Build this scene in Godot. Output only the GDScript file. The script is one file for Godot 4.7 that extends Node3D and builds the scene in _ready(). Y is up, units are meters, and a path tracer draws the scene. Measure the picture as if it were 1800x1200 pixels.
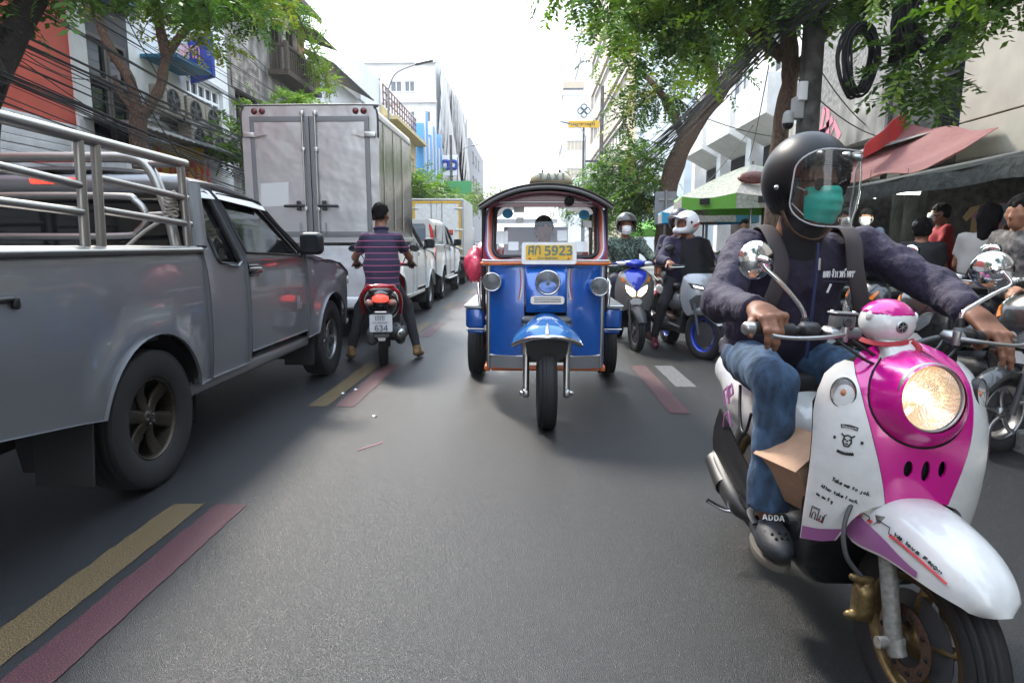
extends Node3D
# A busy Bangkok street between two rows of traffic. y up, metres, the road runs along -Z.

class MB:
	var v := PackedVector3Array()
	var n := PackedVector3Array()
	var ix := PackedInt32Array()
	func p(a: Vector3, nn := Vector3.ZERO) -> int:
		v.append(a); n.append(nn); return v.size() - 1
	func t(a: int, b: int, c: int) -> void:
		ix.append(a); ix.append(b); ix.append(c)
	func q(a: int, b: int, c: int, d: int) -> void:
		t(a, b, c); t(a, c, d)
	func quad(a: Vector3, b: Vector3, c: Vector3, d: Vector3) -> void:
		var k := p(a); p(b); p(c); p(d); q(k, k + 1, k + 2, k + 3)
	func fix(v0: int, i0: int) -> void:   # turn a closed shape outside out
		var c := Vector3.ZERO
		for i in range(v0, v.size()): c += v[i]
		c /= maxi(1, v.size() - v0)
		var vol := 0.0
		for i in range(i0, ix.size(), 3):
			vol += (v[ix[i]] - c).dot((v[ix[i + 2]] - c).cross(v[ix[i + 1]] - c))
		if vol < 0.0:
			for i in range(i0, ix.size(), 3):
				var k := ix[i]; ix[i] = ix[i + 1]; ix[i + 1] = k
	func mesh() -> ArrayMesh:
		var acc := PackedVector3Array(); acc.resize(v.size())
		for i in range(0, ix.size(), 3):
			var a := ix[i]; var b := ix[i + 1]; var c := ix[i + 2]
			var f := (v[c] - v[a]).cross(v[b] - v[a])
			acc[a] += f; acc[b] += f; acc[c] += f
		for i in v.size():
			if n[i] != Vector3.ZERO: acc[i] = n[i]
			else: acc[i] = acc[i].normalized() if acc[i].length_squared() > 1e-20 else Vector3.UP
		var arr := []; arr.resize(Mesh.ARRAY_MAX)
		arr[Mesh.ARRAY_VERTEX] = v; arr[Mesh.ARRAY_NORMAL] = acc; arr[Mesh.ARRAY_INDEX] = ix
		var me := ArrayMesh.new()
		me.add_surface_from_arrays(Mesh.PRIMITIVE_TRIANGLES, arr)
		return me
	# ---- shapes
	func box(c: Vector3, s: Vector3, bev := 0.0, b := Basis()) -> MB:
		var v0 := v.size(); var i0 := ix.size(); var h := s / 2
		if bev <= 0.0:
			for ax in 3:
				for sg: float in [-1.0, 1.0]:
					var u := (ax + 1) % 3; var w := (ax + 2) % 3
					var k := v.size()
					for e in [[-1, -1], [1, -1], [1, 1], [-1, 1]]:
						var q_ := Vector3.ZERO
						q_[ax] = sg * h[ax]; q_[u] = e[0] * h[u] * sg; q_[w] = e[1] * h[w]
						p(c + b * q_)
					q(k, k + 3, k + 2, k + 1)
			return self
		bev = minf(bev, minf(h.x, minf(h.y, h.z)) * 0.98)
		var id := {}
		for x in [-1, 1]:
			for y in [-1, 1]:
				for z in [-1, 1]:
					for ax in 3:
						var q_ := Vector3(x * h.x, y * h.y, z * h.z)
						for o in 3:
							if o != ax: q_[o] -= signf(q_[o]) * bev
						id[Vector4i(x, y, z, ax)] = p(c + b * q_)
		for ax in 3:
			var u := (ax + 1) % 3; var w := (ax + 2) % 3
			for sg in [-1, 1]:
				var r := []
				for e in [[-1, -1], [1, -1], [1, 1], [-1, 1]]:
					var k := Vector4i(0, 0, 0, ax); k[ax] = sg; k[u] = e[0]; k[w] = e[1]; r.append(id[k])
				_face(r, c)
		for ax in 3:   # edges along ax
			var u := (ax + 1) % 3; var w := (ax + 2) % 3
			for a in [-1, 1]:
				for d in [-1, 1]:
					var r := []
					for e in [[-1, u], [1, u], [1, w], [-1, w]]:
						var k := Vector4i(0, 0, 0, e[1]); k[ax] = e[0]; k[u] = a; k[w] = d; r.append(id[k])
					_face(r, c)
		for x in [-1, 1]:
			for y in [-1, 1]:
				for z in [-1, 1]:
					_face([id[Vector4i(x, y, z, 0)], id[Vector4i(x, y, z, 1)], id[Vector4i(x, y, z, 2)]], c)
		return self
	func _face(r: Array, c: Vector3) -> void:
		var f := (v[r[2]] - v[r[0]]).cross(v[r[1]] - v[r[0]])
		if f.dot(v[r[0]] + v[r[2]] - 2 * c) < 0: r.reverse()
		t(r[0], r[1], r[2])
		if r.size() > 3: t(r[0], r[2], r[3])
	func loft(rings: Array, ring_closed := true, cap0 := true, cap1 := true, ends_closed := false) -> MB:
		var v0 := v.size(); var i0 := ix.size(); var m: int = rings[0].size()
		for r in rings:
			for a in r: p(a)
		var kk := rings.size() if ends_closed else rings.size() - 1
		for i in kk:
			var i2 := (i + 1) % rings.size()
			for j in (m if ring_closed else m - 1):
				var j2 := (j + 1) % m
				q(v0 + i * m + j, v0 + i * m + j2, v0 + i2 * m + j2, v0 + i2 * m + j)
		if not ends_closed:
			for e in [[0, cap0], [rings.size() - 1, cap1]]:
				if e[1]:
					var c := Vector3.ZERO
					for a in rings[e[0]]: c += a
					var k := p(c / m)
					for a in rings[e[0]]: p(a)
					for j in m:
						var j2 := (j + 1) % m
						if e[0] == 0: t(k, k + 1 + j2, k + 1 + j)
						else: t(k, k + 1 + j, k + 1 + j2)
		fix(v0, i0)
		return self
	func tube(pts: Array, r, nn := 8, caps := true, closed := false, flat := 1.0) -> MB:
		var rings := []; var k := pts.size(); var side := Vector3.ZERO
		for i in k:
			var d: Vector3
			if closed: d = pts[(i + 1) % k] - pts[(i - 1 + k) % k]
			else: d = pts[mini(i + 1, k - 1)] - pts[maxi(i - 1, 0)]
			d = d.normalized()
			if side == Vector3.ZERO:
				side = d.cross(Vector3.UP if absf(d.y) < 0.9 else Vector3.RIGHT).normalized()
			else:
				side = (side - d * side.dot(d)).normalized()
			var up := d.cross(side)
			var rr: float = r[i] if r is Array else r
			var ring := PackedVector3Array()
			for j in nn:
				var a := TAU * j / nn
				ring.append(pts[i] + side * cos(a) * rr + up * sin(a) * rr * flat)
			rings.append(ring)
		return loft(rings, true, caps, caps, closed)
	func lathe(prof: Array, nn := 24, xf := Transform3D(), a0 := 0.0, a1 := TAU) -> MB:   # prof: Vector2(r, h) about local Y
		var rings := []; var full := absf(a1 - a0 - TAU) < 0.001
		for i in (nn if full else nn + 1):
			var a := a0 + (a1 - a0) * i / nn
			var ring := PackedVector3Array()
			for q_ in prof: ring.append(xf * Vector3(cos(a) * q_.x, q_.y, sin(a) * q_.x))
			rings.append(ring)
		return loft(rings, false, false, false, full)
	func prism(poly: PackedVector2Array, depth: float, xf := Transform3D()) -> MB:   # outline in local xy, from z=0 to z=depth
		var v0 := v.size(); var i0 := ix.size(); var tr := Geometry2D.triangulate_polygon(poly)
		var k := poly.size()
		for z in [0.0, depth]:
			var s := v.size()
			for a in poly: p(xf * Vector3(a.x, a.y, z))
			for i in range(0, tr.size(), 3):
				if z == 0.0: t(s + tr[i], s + tr[i + 1], s + tr[i + 2])
				else: t(s + tr[i], s + tr[i + 2], s + tr[i + 1])
		for i in k:
			var a := poly[i]; var b := poly[(i + 1) % k]
			var s := p(xf * Vector3(a.x, a.y, 0)); p(xf * Vector3(a.x, a.y, depth)); p(xf * Vector3(b.x, b.y, depth)); p(xf * Vector3(b.x, b.y, 0))
			if Geometry2D.is_polygon_clockwise(poly): q(s, s + 1, s + 2, s + 3)
			else: q(s, s + 3, s + 2, s + 1)
		# both caps agree with the sides only for one turning sense: check by volume
		var c := Vector3.ZERO
		for i in range(v0, v.size()): c += v[i]
		c /= v.size() - v0
		var mid := xf * Vector3(0, 0, depth / 2); var zd := (xf.basis.z * signf(depth)).normalized()
		for i in range(i0, ix.size(), 3):
			var f := (v[ix[i + 2]] - v[ix[i]]).cross(v[ix[i + 1]] - v[ix[i]])
			var fd := f.dot(zd)
			if absf(fd) > 0.5 * f.length():
				var outw := signf((v[ix[i]] - mid).dot(zd))
				if fd * outw < 0: var k2 := ix[i]; ix[i] = ix[i + 1]; ix[i + 1] = k2
		return self
	func sheet(f: Callable, nu: int, nv: int, thick := 0.0) -> MB:   # f(u, v) with u, v in 0..1
		var g := []
		for i in nu + 1:
			var r := PackedVector3Array()
			for j in nv + 1: r.append(f.call(float(i) / nu, float(j) / nv))
			g.append(r)
		if thick == 0.0:
			return loft(g, false, false, false)
		var rings := []
		for i in nu + 1:
			var r := PackedVector3Array(); var back := PackedVector3Array()
			for j in nv + 1:
				var du: Vector3 = g[mini(i + 1, nu)][j] - g[maxi(i - 1, 0)][j]
				var dv: Vector3 = g[i][mini(j + 1, nv)] - g[i][maxi(j - 1, 0)]
				r.append(g[i][j]); back.append(g[i][j] + du.cross(dv).normalized() * thick)
			r.append_array([r[r.size() - 1], back[nv]])
			back.reverse(); r.append_array(back); r.append_array([back[nv], r[0]])
			rings.append(r)
		return loft(rings, true, true, true)
	func panel(poly: PackedVector2Array, surf: Callable, cell: float, flange := 0.0, holes := []) -> MB:
		# an outline in a surface's own two coordinates, cut into cells and laid on the surface
		var lo := poly[0]; var hi := poly[0]
		for a in poly: lo = lo.min(a); hi = hi.max(a)
		var ids := {}; var e := 0.0008
		var nx := ceili((hi.x - lo.x) / cell); var ny := ceili((hi.y - lo.y) / cell)
		for i in nx:
			for j in ny:
				var o := lo + Vector2(i, j) * cell
				var pieces := Geometry2D.intersect_polygons(poly, PackedVector2Array([o, o + Vector2(cell, 0), o + Vector2(cell, cell), o + Vector2(0, cell)]))
				for h in holes:
					var nxt := []
					for pc in pieces: nxt.append_array(Geometry2D.clip_polygons(pc, h))
					pieces.assign(nxt)
				for pc: PackedVector2Array in pieces:
					var tr := Geometry2D.triangulate_polygon(pc)
					for a in range(0, tr.size(), 3):
						var k := []
						for b in 3:
							var w := pc[tr[a + b]]; var key := Vector2i(roundi(w.x * 20000), roundi(w.y * 20000))
							if not ids.has(key):
								ids[key] = p(surf.call(w), nrm(surf, w, e))
							k.append(ids[key])
						if (v[k[2]] - v[k[0]]).cross(v[k[1]] - v[k[0]]).dot(n[k[0]]) < 0: t(k[0], k[2], k[1])
						else: t(k[0], k[1], k[2])
		if flange != 0.0:
			for loop in ([poly] if flange > 0 else []) + holes:
				var pts := []
				for i in loop.size():
					var a: Vector2 = loop[i]; var b: Vector2 = loop[(i + 1) % loop.size()]
					var st := maxi(1, ceili(a.distance_to(b) / (cell * 1.5)))
					for s in st: pts.append(a.lerp(b, float(s) / st))
				for i in pts.size():
					var a: Vector2 = pts[i]; var b: Vector2 = pts[(i + 1) % pts.size()]
					var pa: Vector3 = surf.call(a); var pb: Vector3 = surf.call(b)
					quad(pa, pb, pb - nrm(surf, b, e) * absf(flange), pa - nrm(surf, a, e) * absf(flange))
		return self
	func nrm(surf: Callable, w: Vector2, e: float) -> Vector3:
		var a: Vector3 = surf.call(w + Vector2(e, 0)) - surf.call(w - Vector2(e, 0))
		var b: Vector3 = surf.call(w + Vector2(0, e)) - surf.call(w - Vector2(0, e))
		return a.cross(b).normalized()
	func ribbon(pts: Array, nn: Vector3, w: float, th := 0.0015) -> MB:   # a painted or cut line: flat strip along pts facing nn
		var rings := []
		for i in pts.size():
			var d: Vector3 = (pts[mini(i + 1, pts.size() - 1)] - pts[maxi(i - 1, 0)]).normalized()
			var s := d.cross(nn).normalized() * w / 2
			rings.append(PackedVector3Array([pts[i] - s, pts[i] - s + nn * th, pts[i] + s + nn * th, pts[i] + s]))
		return loft(rings)

class SDF:   # a field on a grid: tapered limbs joined by a smooth minimum, meshed as surface nets
	var o: Vector3; var h: float; var nx: int; var ny: int; var nz: int
	var f := PackedFloat32Array()
	var b0 := Vector3i(99999, 99999, 99999); var b1 := Vector3i.ZERO
	func _init(lo: Vector3, hi: Vector3, cell: float) -> void:
		o = lo; h = cell
		nx = ceili((hi.x - lo.x) / h) + 1; ny = ceili((hi.y - lo.y) / h) + 1; nz = ceili((hi.z - lo.z) / h) + 1
		f.resize(nx * ny * nz); f.fill(1.0)
	func _mark(lo: Vector3, hi: Vector3, op: int) -> void:
		if op == 0:
			b0 = b0.min(Vector3i(maxi(0, int(lo.x / h)), maxi(0, int(lo.y / h)), maxi(0, int(lo.z / h)))); b1 = b1.max(Vector3i(mini(nx - 1, int(hi.x / h) + 1), mini(ny - 1, int(hi.y / h) + 1), mini(nz - 1, int(hi.z / h) + 1)))
	func _put(i: int, d: float, k: float, op: int) -> void:
		var c := f[i]
		if op == 0:
			var g := maxf(k - absf(c - d), 0.0)
			f[i] = minf(c, d) - (g * g / (4 * k) if k > 0 else 0.0)
		elif op == 1: f[i] = maxf(c, -d)
		else: f[i] = maxf(c, d)
	func cap(a: Vector3, b: Vector3, ra: float, rb: float, k := 0.03, wide := Vector3.ZERO, ff := 1.0, flat := 0, op := 0) -> SDF:
		# flat: 1 cuts the far end square, 2 the near end, 3 both; wide/ff stretch the section along a direction
		var m := (maxf(ra, rb)) * maxf(ff, 1.0) + k + 2 * h
		var lo := a.min(b) - Vector3.ONE * m - o; var hi := a.max(b) + Vector3.ONE * m - o
		_mark(lo, hi, op)
		var ab := b - a; var l2 := maxf(ab.length_squared(), 1e-9); var dir := ab / sqrt(l2)
		for z in range(maxi(0, int(lo.z / h)), mini(nz - 1, int(hi.z / h) + 1) + 1):
			for y in range(maxi(0, int(lo.y / h)), mini(ny - 1, int(hi.y / h) + 1) + 1):
				var i := (z * ny + y) * nx
				for x in range(maxi(0, int(lo.x / h)), mini(nx - 1, int(hi.x / h) + 1) + 1):
					var p := o + Vector3(x, y, z) * h
					var t := clampf((p - a).dot(ab) / l2, 0, 1)
					var w := p - a - ab * t
					if ff != 1.0: w -= wide * (w.dot(wide) * (1 - 1 / ff))
					var d := w.length() - lerpf(ra, rb, t)
					if flat & 1: d = maxf(d, (p - b).dot(dir))
					if flat & 2: d = maxf(d, (a - p).dot(dir))
					if op == 0:
						var c := f[i + x]; var g := k - absf(c - d); f[i + x] = minf(c, d) - (g * g / (4 * k) if g > 0.0 else 0.0)
					else: _put(i + x, d, k, op)
		return self
	func ell(c: Vector3, r: Vector3, k := 0.03, b := Basis(), op := 0) -> SDF:
		var m := maxf(r.x, maxf(r.y, r.z)) + k + 2 * h
		var lo := c - Vector3.ONE * m - o; var hi := c + Vector3.ONE * m - o
		_mark(lo, hi, op)
		var inv := b.transposed(); var rm := minf(r.x, minf(r.y, r.z))
		for z in range(maxi(0, int(lo.z / h)), mini(nz - 1, int(hi.z / h) + 1) + 1):
			for y in range(maxi(0, int(lo.y / h)), mini(ny - 1, int(hi.y / h) + 1) + 1):
				var i := (z * ny + y) * nx
				for x in range(maxi(0, int(lo.x / h)), mini(nx - 1, int(hi.x / h) + 1) + 1):
					var w := inv * (o + Vector3(x, y, z) * h - c)
					var k0 := (w / r).length(); var k1 := (w / (r * r)).length()
					var d := k0 * (k0 - 1.0) / k1 if k1 > 1e-6 else -rm
					if op == 0:
						var cc := f[i + x]; var g := k - absf(cc - d); f[i + x] = minf(cc, d) - (g * g / (4 * k) if g > 0.0 else 0.0)
					else: _put(i + x, d, k, op)
		return self
	func boxs(c: Vector3, s: Vector3, rr := 0.0, k := 0.0, b := Basis(), op := 0) -> SDF:
		var m := s.length() / 2 + k + 2 * h
		var lo := c - Vector3.ONE * m - o; var hi := c + Vector3.ONE * m - o; var inv := b.transposed(); var hs := s / 2 - Vector3.ONE * rr
		_mark(lo, hi, op)
		for z in range(maxi(0, int(lo.z / h)), mini(nz - 1, int(hi.z / h) + 1) + 1):
			for y in range(maxi(0, int(lo.y / h)), mini(ny - 1, int(hi.y / h) + 1) + 1):
				var i := (z * ny + y) * nx
				for x in range(maxi(0, int(lo.x / h)), mini(nx - 1, int(hi.x / h) + 1) + 1):
					var w := (inv * (o + Vector3(x, y, z) * h - c)).abs() - hs
					_put(i + x, w.max(Vector3.ZERO).length() + minf(maxf(w.x, maxf(w.y, w.z)), 0.0) - rr, k, op)
		return self
	func rough(ns: FastNoiseLite, amp: float, sc: Vector3) -> SDF:   # folds and dents in the surface
		for z in range(b0.z, b1.z + 1):
			for y in range(b0.y, b1.y + 1):
				var base := (z * ny + y) * nx
				for x in range(b0.x, b1.x + 1):
					if absf(f[base + x]) < 3 * h + amp: f[base + x] += amp * ns.get_noise_3dv((o + Vector3(x, y, z) * h) * sc)
		return self
	func to(m: MB) -> MB:
		var id := {}; var sx := 1; var sy := nx; var sz := nx * ny
		var co := PackedInt32Array([0, sx, sy, sx + sy, sz, sx + sz, sy + sz, sx + sy + sz])
		var ed := [[0, 1], [2, 3], [4, 5], [6, 7], [0, 2], [1, 3], [4, 6], [5, 7], [0, 4], [1, 5], [2, 6], [3, 7]]
		var cells := PackedInt32Array()
		for z in range(b0.z, mini(b1.z, nz - 1)):
			for y in range(b0.y, mini(b1.y, ny - 1)):
				var base := (z * ny + y) * nx
				for x in range(b0.x, mini(b1.x, nx - 1)):
					var i := base + x
					if absf(f[i]) > 4.0 * h: continue
					var mask := 0
					for c in 8:
						if f[i + co[c]] < 0: mask |= 1 << c
					if mask == 0 or mask == 255: continue
					var s := Vector3.ZERO; var k := 0
					for e in ed:
						var ma: int = (mask >> e[0]) & 1
						if ma == (mask >> e[1]) & 1: continue
						var fa := f[i + co[e[0]]]; var fb := f[i + co[e[1]]]; var t := fa / (fa - fb)
						var pa := Vector3(e[0] & 1, (e[0] >> 1) & 1, e[0] >> 2); var pb := Vector3(e[1] & 1, (e[1] >> 1) & 1, e[1] >> 2)
						s += pa.lerp(pb, t); k += 1
					id[i] = m.p(o + (Vector3(x, y, z) + s / k) * h)
					cells.append(i)
		for i in cells:
			var inside := f[i] < 0
			for ax in 3:
				var st: int = [sx, sy, sz][ax]; var u: int = [sy, sz, sx][ax]; var w: int = [sz, sx, sy][ax]
				if (f[i + st] < 0) == inside: continue
				if not (id.has(i - u) and id.has(i - w) and id.has(i - u - w)): continue
				if inside: m.q(id[i], id[i - w], id[i - u - w], id[i - u])
				else: m.q(id[i], id[i - u], id[i - u - w], id[i - w])
		return m

# ------------------------------------------------------------------ materials
var tex := {}
var mats := {}
func noise_tex(key: String, freq: float, lo: float, hi: float, oct := 4, size := 512, type := FastNoiseLite.TYPE_SIMPLEX_SMOOTH, normal := 0.0, warp := 0.0, mid := 0.5) -> NoiseTexture2D:
	if tex.has(key): return tex[key]
	var f := FastNoiseLite.new(); f.seed = key.hash() % 10000; f.frequency = freq; f.fractal_octaves = oct; f.noise_type = type
	if warp > 0: f.domain_warp_enabled = true; f.domain_warp_amplitude = warp; f.domain_warp_frequency = freq
	var t := NoiseTexture2D.new(); t.noise = f; t.width = size; t.height = size; t.seamless = not key.begins_with("aggregate")
	if normal > 0: t.as_normal_map = true; t.bump_strength = normal
	else:
		var g := Gradient.new(); g.offsets = PackedFloat32Array([0, mid, 1]); g.colors = PackedColorArray([Color(lo, lo, lo), Color((lo + hi) / 2, (lo + hi) / 2, (lo + hi) / 2), Color(hi, hi, hi)])
		t.color_ramp = g
	tex[key] = t
	return t
func lin(r: float, g: float, b: float) -> Color: return Color(r, g, b).linear_to_srgb()
func mt(key: String, r := 0.5, g := 0.5, b := 0.5, rough := 0.6, metal := 0.0, o := {}) -> StandardMaterial3D:
	if mats.has(key): return mats[key]
	var m := StandardMaterial3D.new(); m.resource_name = key
	m.albedo_color = lin(r, g, b); m.roughness = rough; m.metallic = metal; m.cull_mode = BaseMaterial3D.CULL_DISABLED
	m.metallic_specular = o.get("spec", 0.5)
	if o.has("alpha"): m.transparency = BaseMaterial3D.TRANSPARENCY_ALPHA; m.albedo_color.a = o.alpha
	if o.has("coat"): m.clearcoat_enabled = true; m.clearcoat = o.coat; m.clearcoat_roughness = o.get("coat_rough", 0.06)
	if o.has("glow"): m.emission_enabled = true; m.emission = lin(o.glow[0], o.glow[1], o.glow[2]); m.emission_energy_multiplier = o.glow[3]
	if o.has("tex"): m.albedo_texture = tex[o.tex]
	if o.has("bump"): m.normal_enabled = true; m.normal_texture = tex[o.bump]; m.normal_scale = o.get("bump_scale", 1.0)
	if o.has("rtex"): m.roughness_texture = tex[o.rtex]; m.roughness_texture_channel = BaseMaterial3D.TEXTURE_CHANNEL_RED
	if o.has("back"): m.backlight_enabled = true; m.backlight = lin(o.back[0], o.back[1], o.back[2])
	if o.has("rim"): m.rim_enabled = true; m.rim = o.rim; m.rim_tint = 0.5
	if o.has("vc"): m.vertex_color_use_as_albedo = true
	if o.has("tex") or o.has("bump") or o.has("rtex"):
		m.uv1_triplanar = true; m.uv1_world_triplanar = o.get("world", false)
		var s: float = o.get("scale", 1.0); m.uv1_scale = Vector3.ONE * s
		if o.has("scale3"): m.uv1_scale = o.scale3
	mats[key] = m
	return m

# ------------------------------------------------------------------ things and parts
var used := {}
func numbered(called: String) -> String:
	used[called] = used.get(called, -1) + 1
	return called if used[called] == 0 else "%s_%03d" % [called, used[called]]
func thing(called: String, label: String, category: String, at := Vector3.ZERO, turn := 0.0, group := "") -> Node3D:
	var o := Node3D.new(); o.name = numbered(called); add_child(o); o.position = at; o.rotation.y = turn
	o.set_meta("label", label); o.set_meta("category", category)
	if group: o.set_meta("group", group)
	return o
func part(parent: Node, called: String, m: MB, material: Material, at := Vector3.ZERO, b := Basis()) -> MeshInstance3D:
	var o := MeshInstance3D.new(); o.name = called; o.mesh = m.mesh(); o.material_override = material
	parent.add_child(o, true); o.transform = Transform3D(b, at)
	return o
func inst(parent: Node, called: String, me: Mesh, material: Material, xf := Transform3D()) -> MeshInstance3D:
	var o := MeshInstance3D.new(); o.name = called; o.mesh = me; o.material_override = material
	parent.add_child(o, true); o.transform = xf
	return o
func single(called: String, m: MB, material: Material, label: String, category: String, at := Vector3.ZERO, group := "") -> MeshInstance3D:
	var o := part(self, numbered(called), m, material, at)
	o.set_meta("label", label); o.set_meta("category", category)
	if group: o.set_meta("group", group)
	return o
func setting(called: String, m: MB, material: Material) -> MeshInstance3D:
	var o := part(self, numbered(called), m, material); o.set_meta("kind", "structure"); return o
func stuff(o: Node) -> Node:
	o.set_meta("kind", "stuff"); return o
func copy_of(o: Node3D, at: Vector3, turn: float, label: String, called := "") -> Node3D:
	var c: Node3D = o.duplicate(); c.name = numbered(called if called else String(o.name).rstrip("_0123456789")); add_child(c)
	c.position = at; c.rotation.y = turn; c.set_meta("label", label)
	return c
func words(parent: Node, called: String, s: String, size: float, material: Material, xf: Transform3D, depth := 0.002, font := "Droid Sans", bold := true) -> MeshInstance3D:
	var tm := TextMesh.new(); var f := SystemFont.new(); f.font_names = PackedStringArray([font]); f.font_weight = 700 if bold else 400
	tm.font = f; tm.text = s; tm.font_size = 64; tm.pixel_size = size / 64.0; tm.depth = depth; tm.curve_step = 2.0
	return inst(parent, called, tm, material, xf)

# Thai letters as pen strokes on a 1 x 1.4 cell (loops drawn as small circles)
const THAI := {
	"ก": [[.1, 0, .1, .6, .25, .72, .1, .85, .3, 1, .7, 1, .85, .8, .85, 0]],
	"บ": [[.3, .8, .15, .8, .1, .9, .2, 1, .3, .9, .3, 0, .85, 0, .85, 1]],
	"า": [[.2, .7, .3, .95, .55, 1, .7, .8, .7, 0]],
	"ย": [[.35, 1, .15, 1, .1, .85, .25, .75, .35, .6, .15, .45, .15, 0, .85, 0, .85, 1]],
	"ส": [[.35, .45, .2, .5, .1, .3, .1, 0], [.3, .35, .55, .5, .8, .3, .8, 0], [.1, .5, .2, .95, .6, 1, .8, .8, .8, .3], [.7, .9, .95, 1.15]],
	"จ": [[.3, .55, .15, .5, .2, .35, .35, .45, .6, 0], [.15, .8, .4, 1, .7, .9, .8, .6, .6, 0]],
	"ว": [[.5, .15, .6, 0, .75, .1, .75, .8, .5, 1, .2, .85]],
	"เ": [[.4, .1, .5, 0, .6, .1, .5, .2, .4, .1, .4, 1]],
	"แ": [[.2, .1, .3, 0, .35, .1, .2, .1, .2, 1], [.65, .1, .75, 0, .8, .1, .65, .1, .65, 1]],
	"ล": [[.35, .45, .2, .5, .1, .3, .1, 0], [.3, .35, .55, .5, .8, .3, .8, 0], [.1, .5, .2, .95, .6, 1, .8, .8, .8, .3]],
	"ร": [[.7, .15, .6, 0, .5, .1, .55, .2, .7, .15, .7, .6, .2, .7, .3, .95, .75, 1]],
	"พ": [[.1, .85, .2, 1, .25, .85, .1, .85, .3, 0, .5, .6, .7, 0, .9, 1]],
	"น": [[.1, .9, .2, 1, .3, .9, .25, .85, .25, 0], [.25, .1, .55, .25, .8, .05, .65, .15, .8, .1, .8, 1]],
	"ข": [[.15, .85, .25, 1, .35, .85, .2, .7, .35, .6, .3, 0, .85, 0, .85, 1]],
	"อ": [[.2, .55, .35, .5, .35, .65, .2, .6, .15, .3, .2, 0, .8, 0, .85, .8, .6, 1, .2, .9]],
	"ต": [[.45, .35, .35, .25, .3, .4, .4, .5, .15, .6, .15, 0], [.15, .5, .2, .95, .4, .85, .5, .95, .7, 1, .85, .8, .85, 0]],
	"ม": [[.1, .9, .2, 1, .3, .9, .25, .85, .25, .1, .15, 0, .3, .05, .8, .2, .85, 1]],
	"ท": [[.1, .9, .2, 1, .3, .9, .25, .85, .25, 0, .65, 1, .85, .9, .85, 0]],
	"ค": [[.45, .35, .3, .3, .35, .5, .5, .4, .15, .1, .15, .8, .4, 1, .8, .9, .85, 0]],
	"ง": [[.6, .85, .7, 1, .8, .9, .75, .8, .6, .1, .45, 0, .2, .5]],
	"ห": [[.1, .9, .2, 1, .3, .9, .25, .85, .25, 0], [.25, .4, .7, .65, .85, .9, .7, 1, .6, .85, .8, .5, .8, 0]],
	"ั": [[-.5, 1.15, -.4, 1.3, -.3, 1.2, -.1, 1.4]], "ี": [[-.8, 1.15, -.5, 1.35, -.1, 1.15, -.1, 1.45]],
	"่": [[-.3, 1.5, -.3, 1.7]], "้": [[-.5, 1.45, -.35, 1.6, -.1, 1.7]], "ิ": [[-.8, 1.15, -.5, 1.35, -.1, 1.15, -.8, 1.15]],
	"โ": [[.5, 0, .4, .1, .4, 1.1, .2, 1.25, .7, 1.35]], "ุ": [[-.3, -.1, -.2, -.15, -.2, -.4]], " ": [],
}
func thai(m: MB, s: String, size: float, pen: float, put: Callable, nn: Callable) -> void:   # put(Vector2) -> Vector3, nn(Vector2) -> normal
	var x := 0.0
	for c in s:
		for st in THAI.get(c, []):
			var pts := []; var nv := Vector3.ZERO
			for i in range(0, st.size(), 2):
				var w := Vector2(x + st[i] * size * 0.72, st[i + 1] * size)
				pts.append(put.call(w)); nv += nn.call(w)
			m.ribbon(pts, nv.normalized(), pen)
		if not c in ["ั", "ี", "่", "้", "ิ", "ุ"]: x += size * (0.45 if c == " " else 0.8)
func thai_flat(parent: Node, s: String, size: float, pen: float, material: Material, xf: Transform3D) -> void:
	var m := MB.new()
	thai(m, s, size, pen, func(w: Vector2): return xf * Vector3(w.x, w.y, 0), func(_w: Vector2): return xf.basis.z)
	part(parent, "lettering", m, material)
func spline(ctrl: Array, per := 6) -> Array:   # Catmull-Rom through the points
	var out := []
	for i in ctrl.size() - 1:
		var a = ctrl[maxi(i - 1, 0)]; var b = ctrl[i]; var c = ctrl[i + 1]; var d = ctrl[mini(i + 2, ctrl.size() - 1)]
		for s in per: out.append(b.cubic_interpolate(c, a, d, float(s) / per))
	out.append(ctrl[-1])
	return out
func curve(keys: Array, x: float) -> float:   # smooth through [x, y] pairs
	if x <= keys[0][0]: return keys[0][1]
	for i in keys.size() - 1:
		if x <= keys[i + 1][0]:
			var a = keys[maxi(i - 1, 0)]; var b = keys[i]; var c = keys[i + 1]; var d = keys[mini(i + 2, keys.size() - 1)]
			return cubic_interpolate_in_time(b[1], c[1], a[1], d[1], (x - b[0]) / (c[0] - b[0]), 1.0, -1.0, 2.0)
	return keys[-1][1]
func cat(a: Vector3, b: Vector3, sag: float, k := 10) -> Array:   # a hanging line
	var out := []
	for i in k + 1:
		var t := float(i) / k
		out.append(a.lerp(b, t) - Vector3(0, sag * 4 * t * (1 - t), 0))
	return out
func V(x: float, y: float, z: float) -> Vector3: return Vector3(x, y, z)
func P2(a: Array) -> PackedVector2Array:
	var r := PackedVector2Array()
	for i in range(0, a.size(), 2): r.append(Vector2(a[i], a[i + 1]))
	return r
func rrect(x0: float, y0: float, x1: float, y1: float, r: float, k := 4) -> PackedVector2Array:
	var o := PackedVector2Array()
	for c in [[x1 - r, y1 - r, 0], [x0 + r, y1 - r, 1], [x0 + r, y0 + r, 2], [x1 - r, y0 + r, 3]]:
		for i in k + 1:
			var a: float = PI / 2 * (c[2] + float(i) / k)
			o.append(Vector2(c[0] + cos(a) * r, c[1] + sin(a) * r))
	return o
func axis_x(at: Vector3, sgn := 1.0) -> Transform3D:   # a lathe's axis laid along X
	return Transform3D(Basis(Vector3(0, 0, 1), -PI / 2 * sgn), at)
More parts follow.
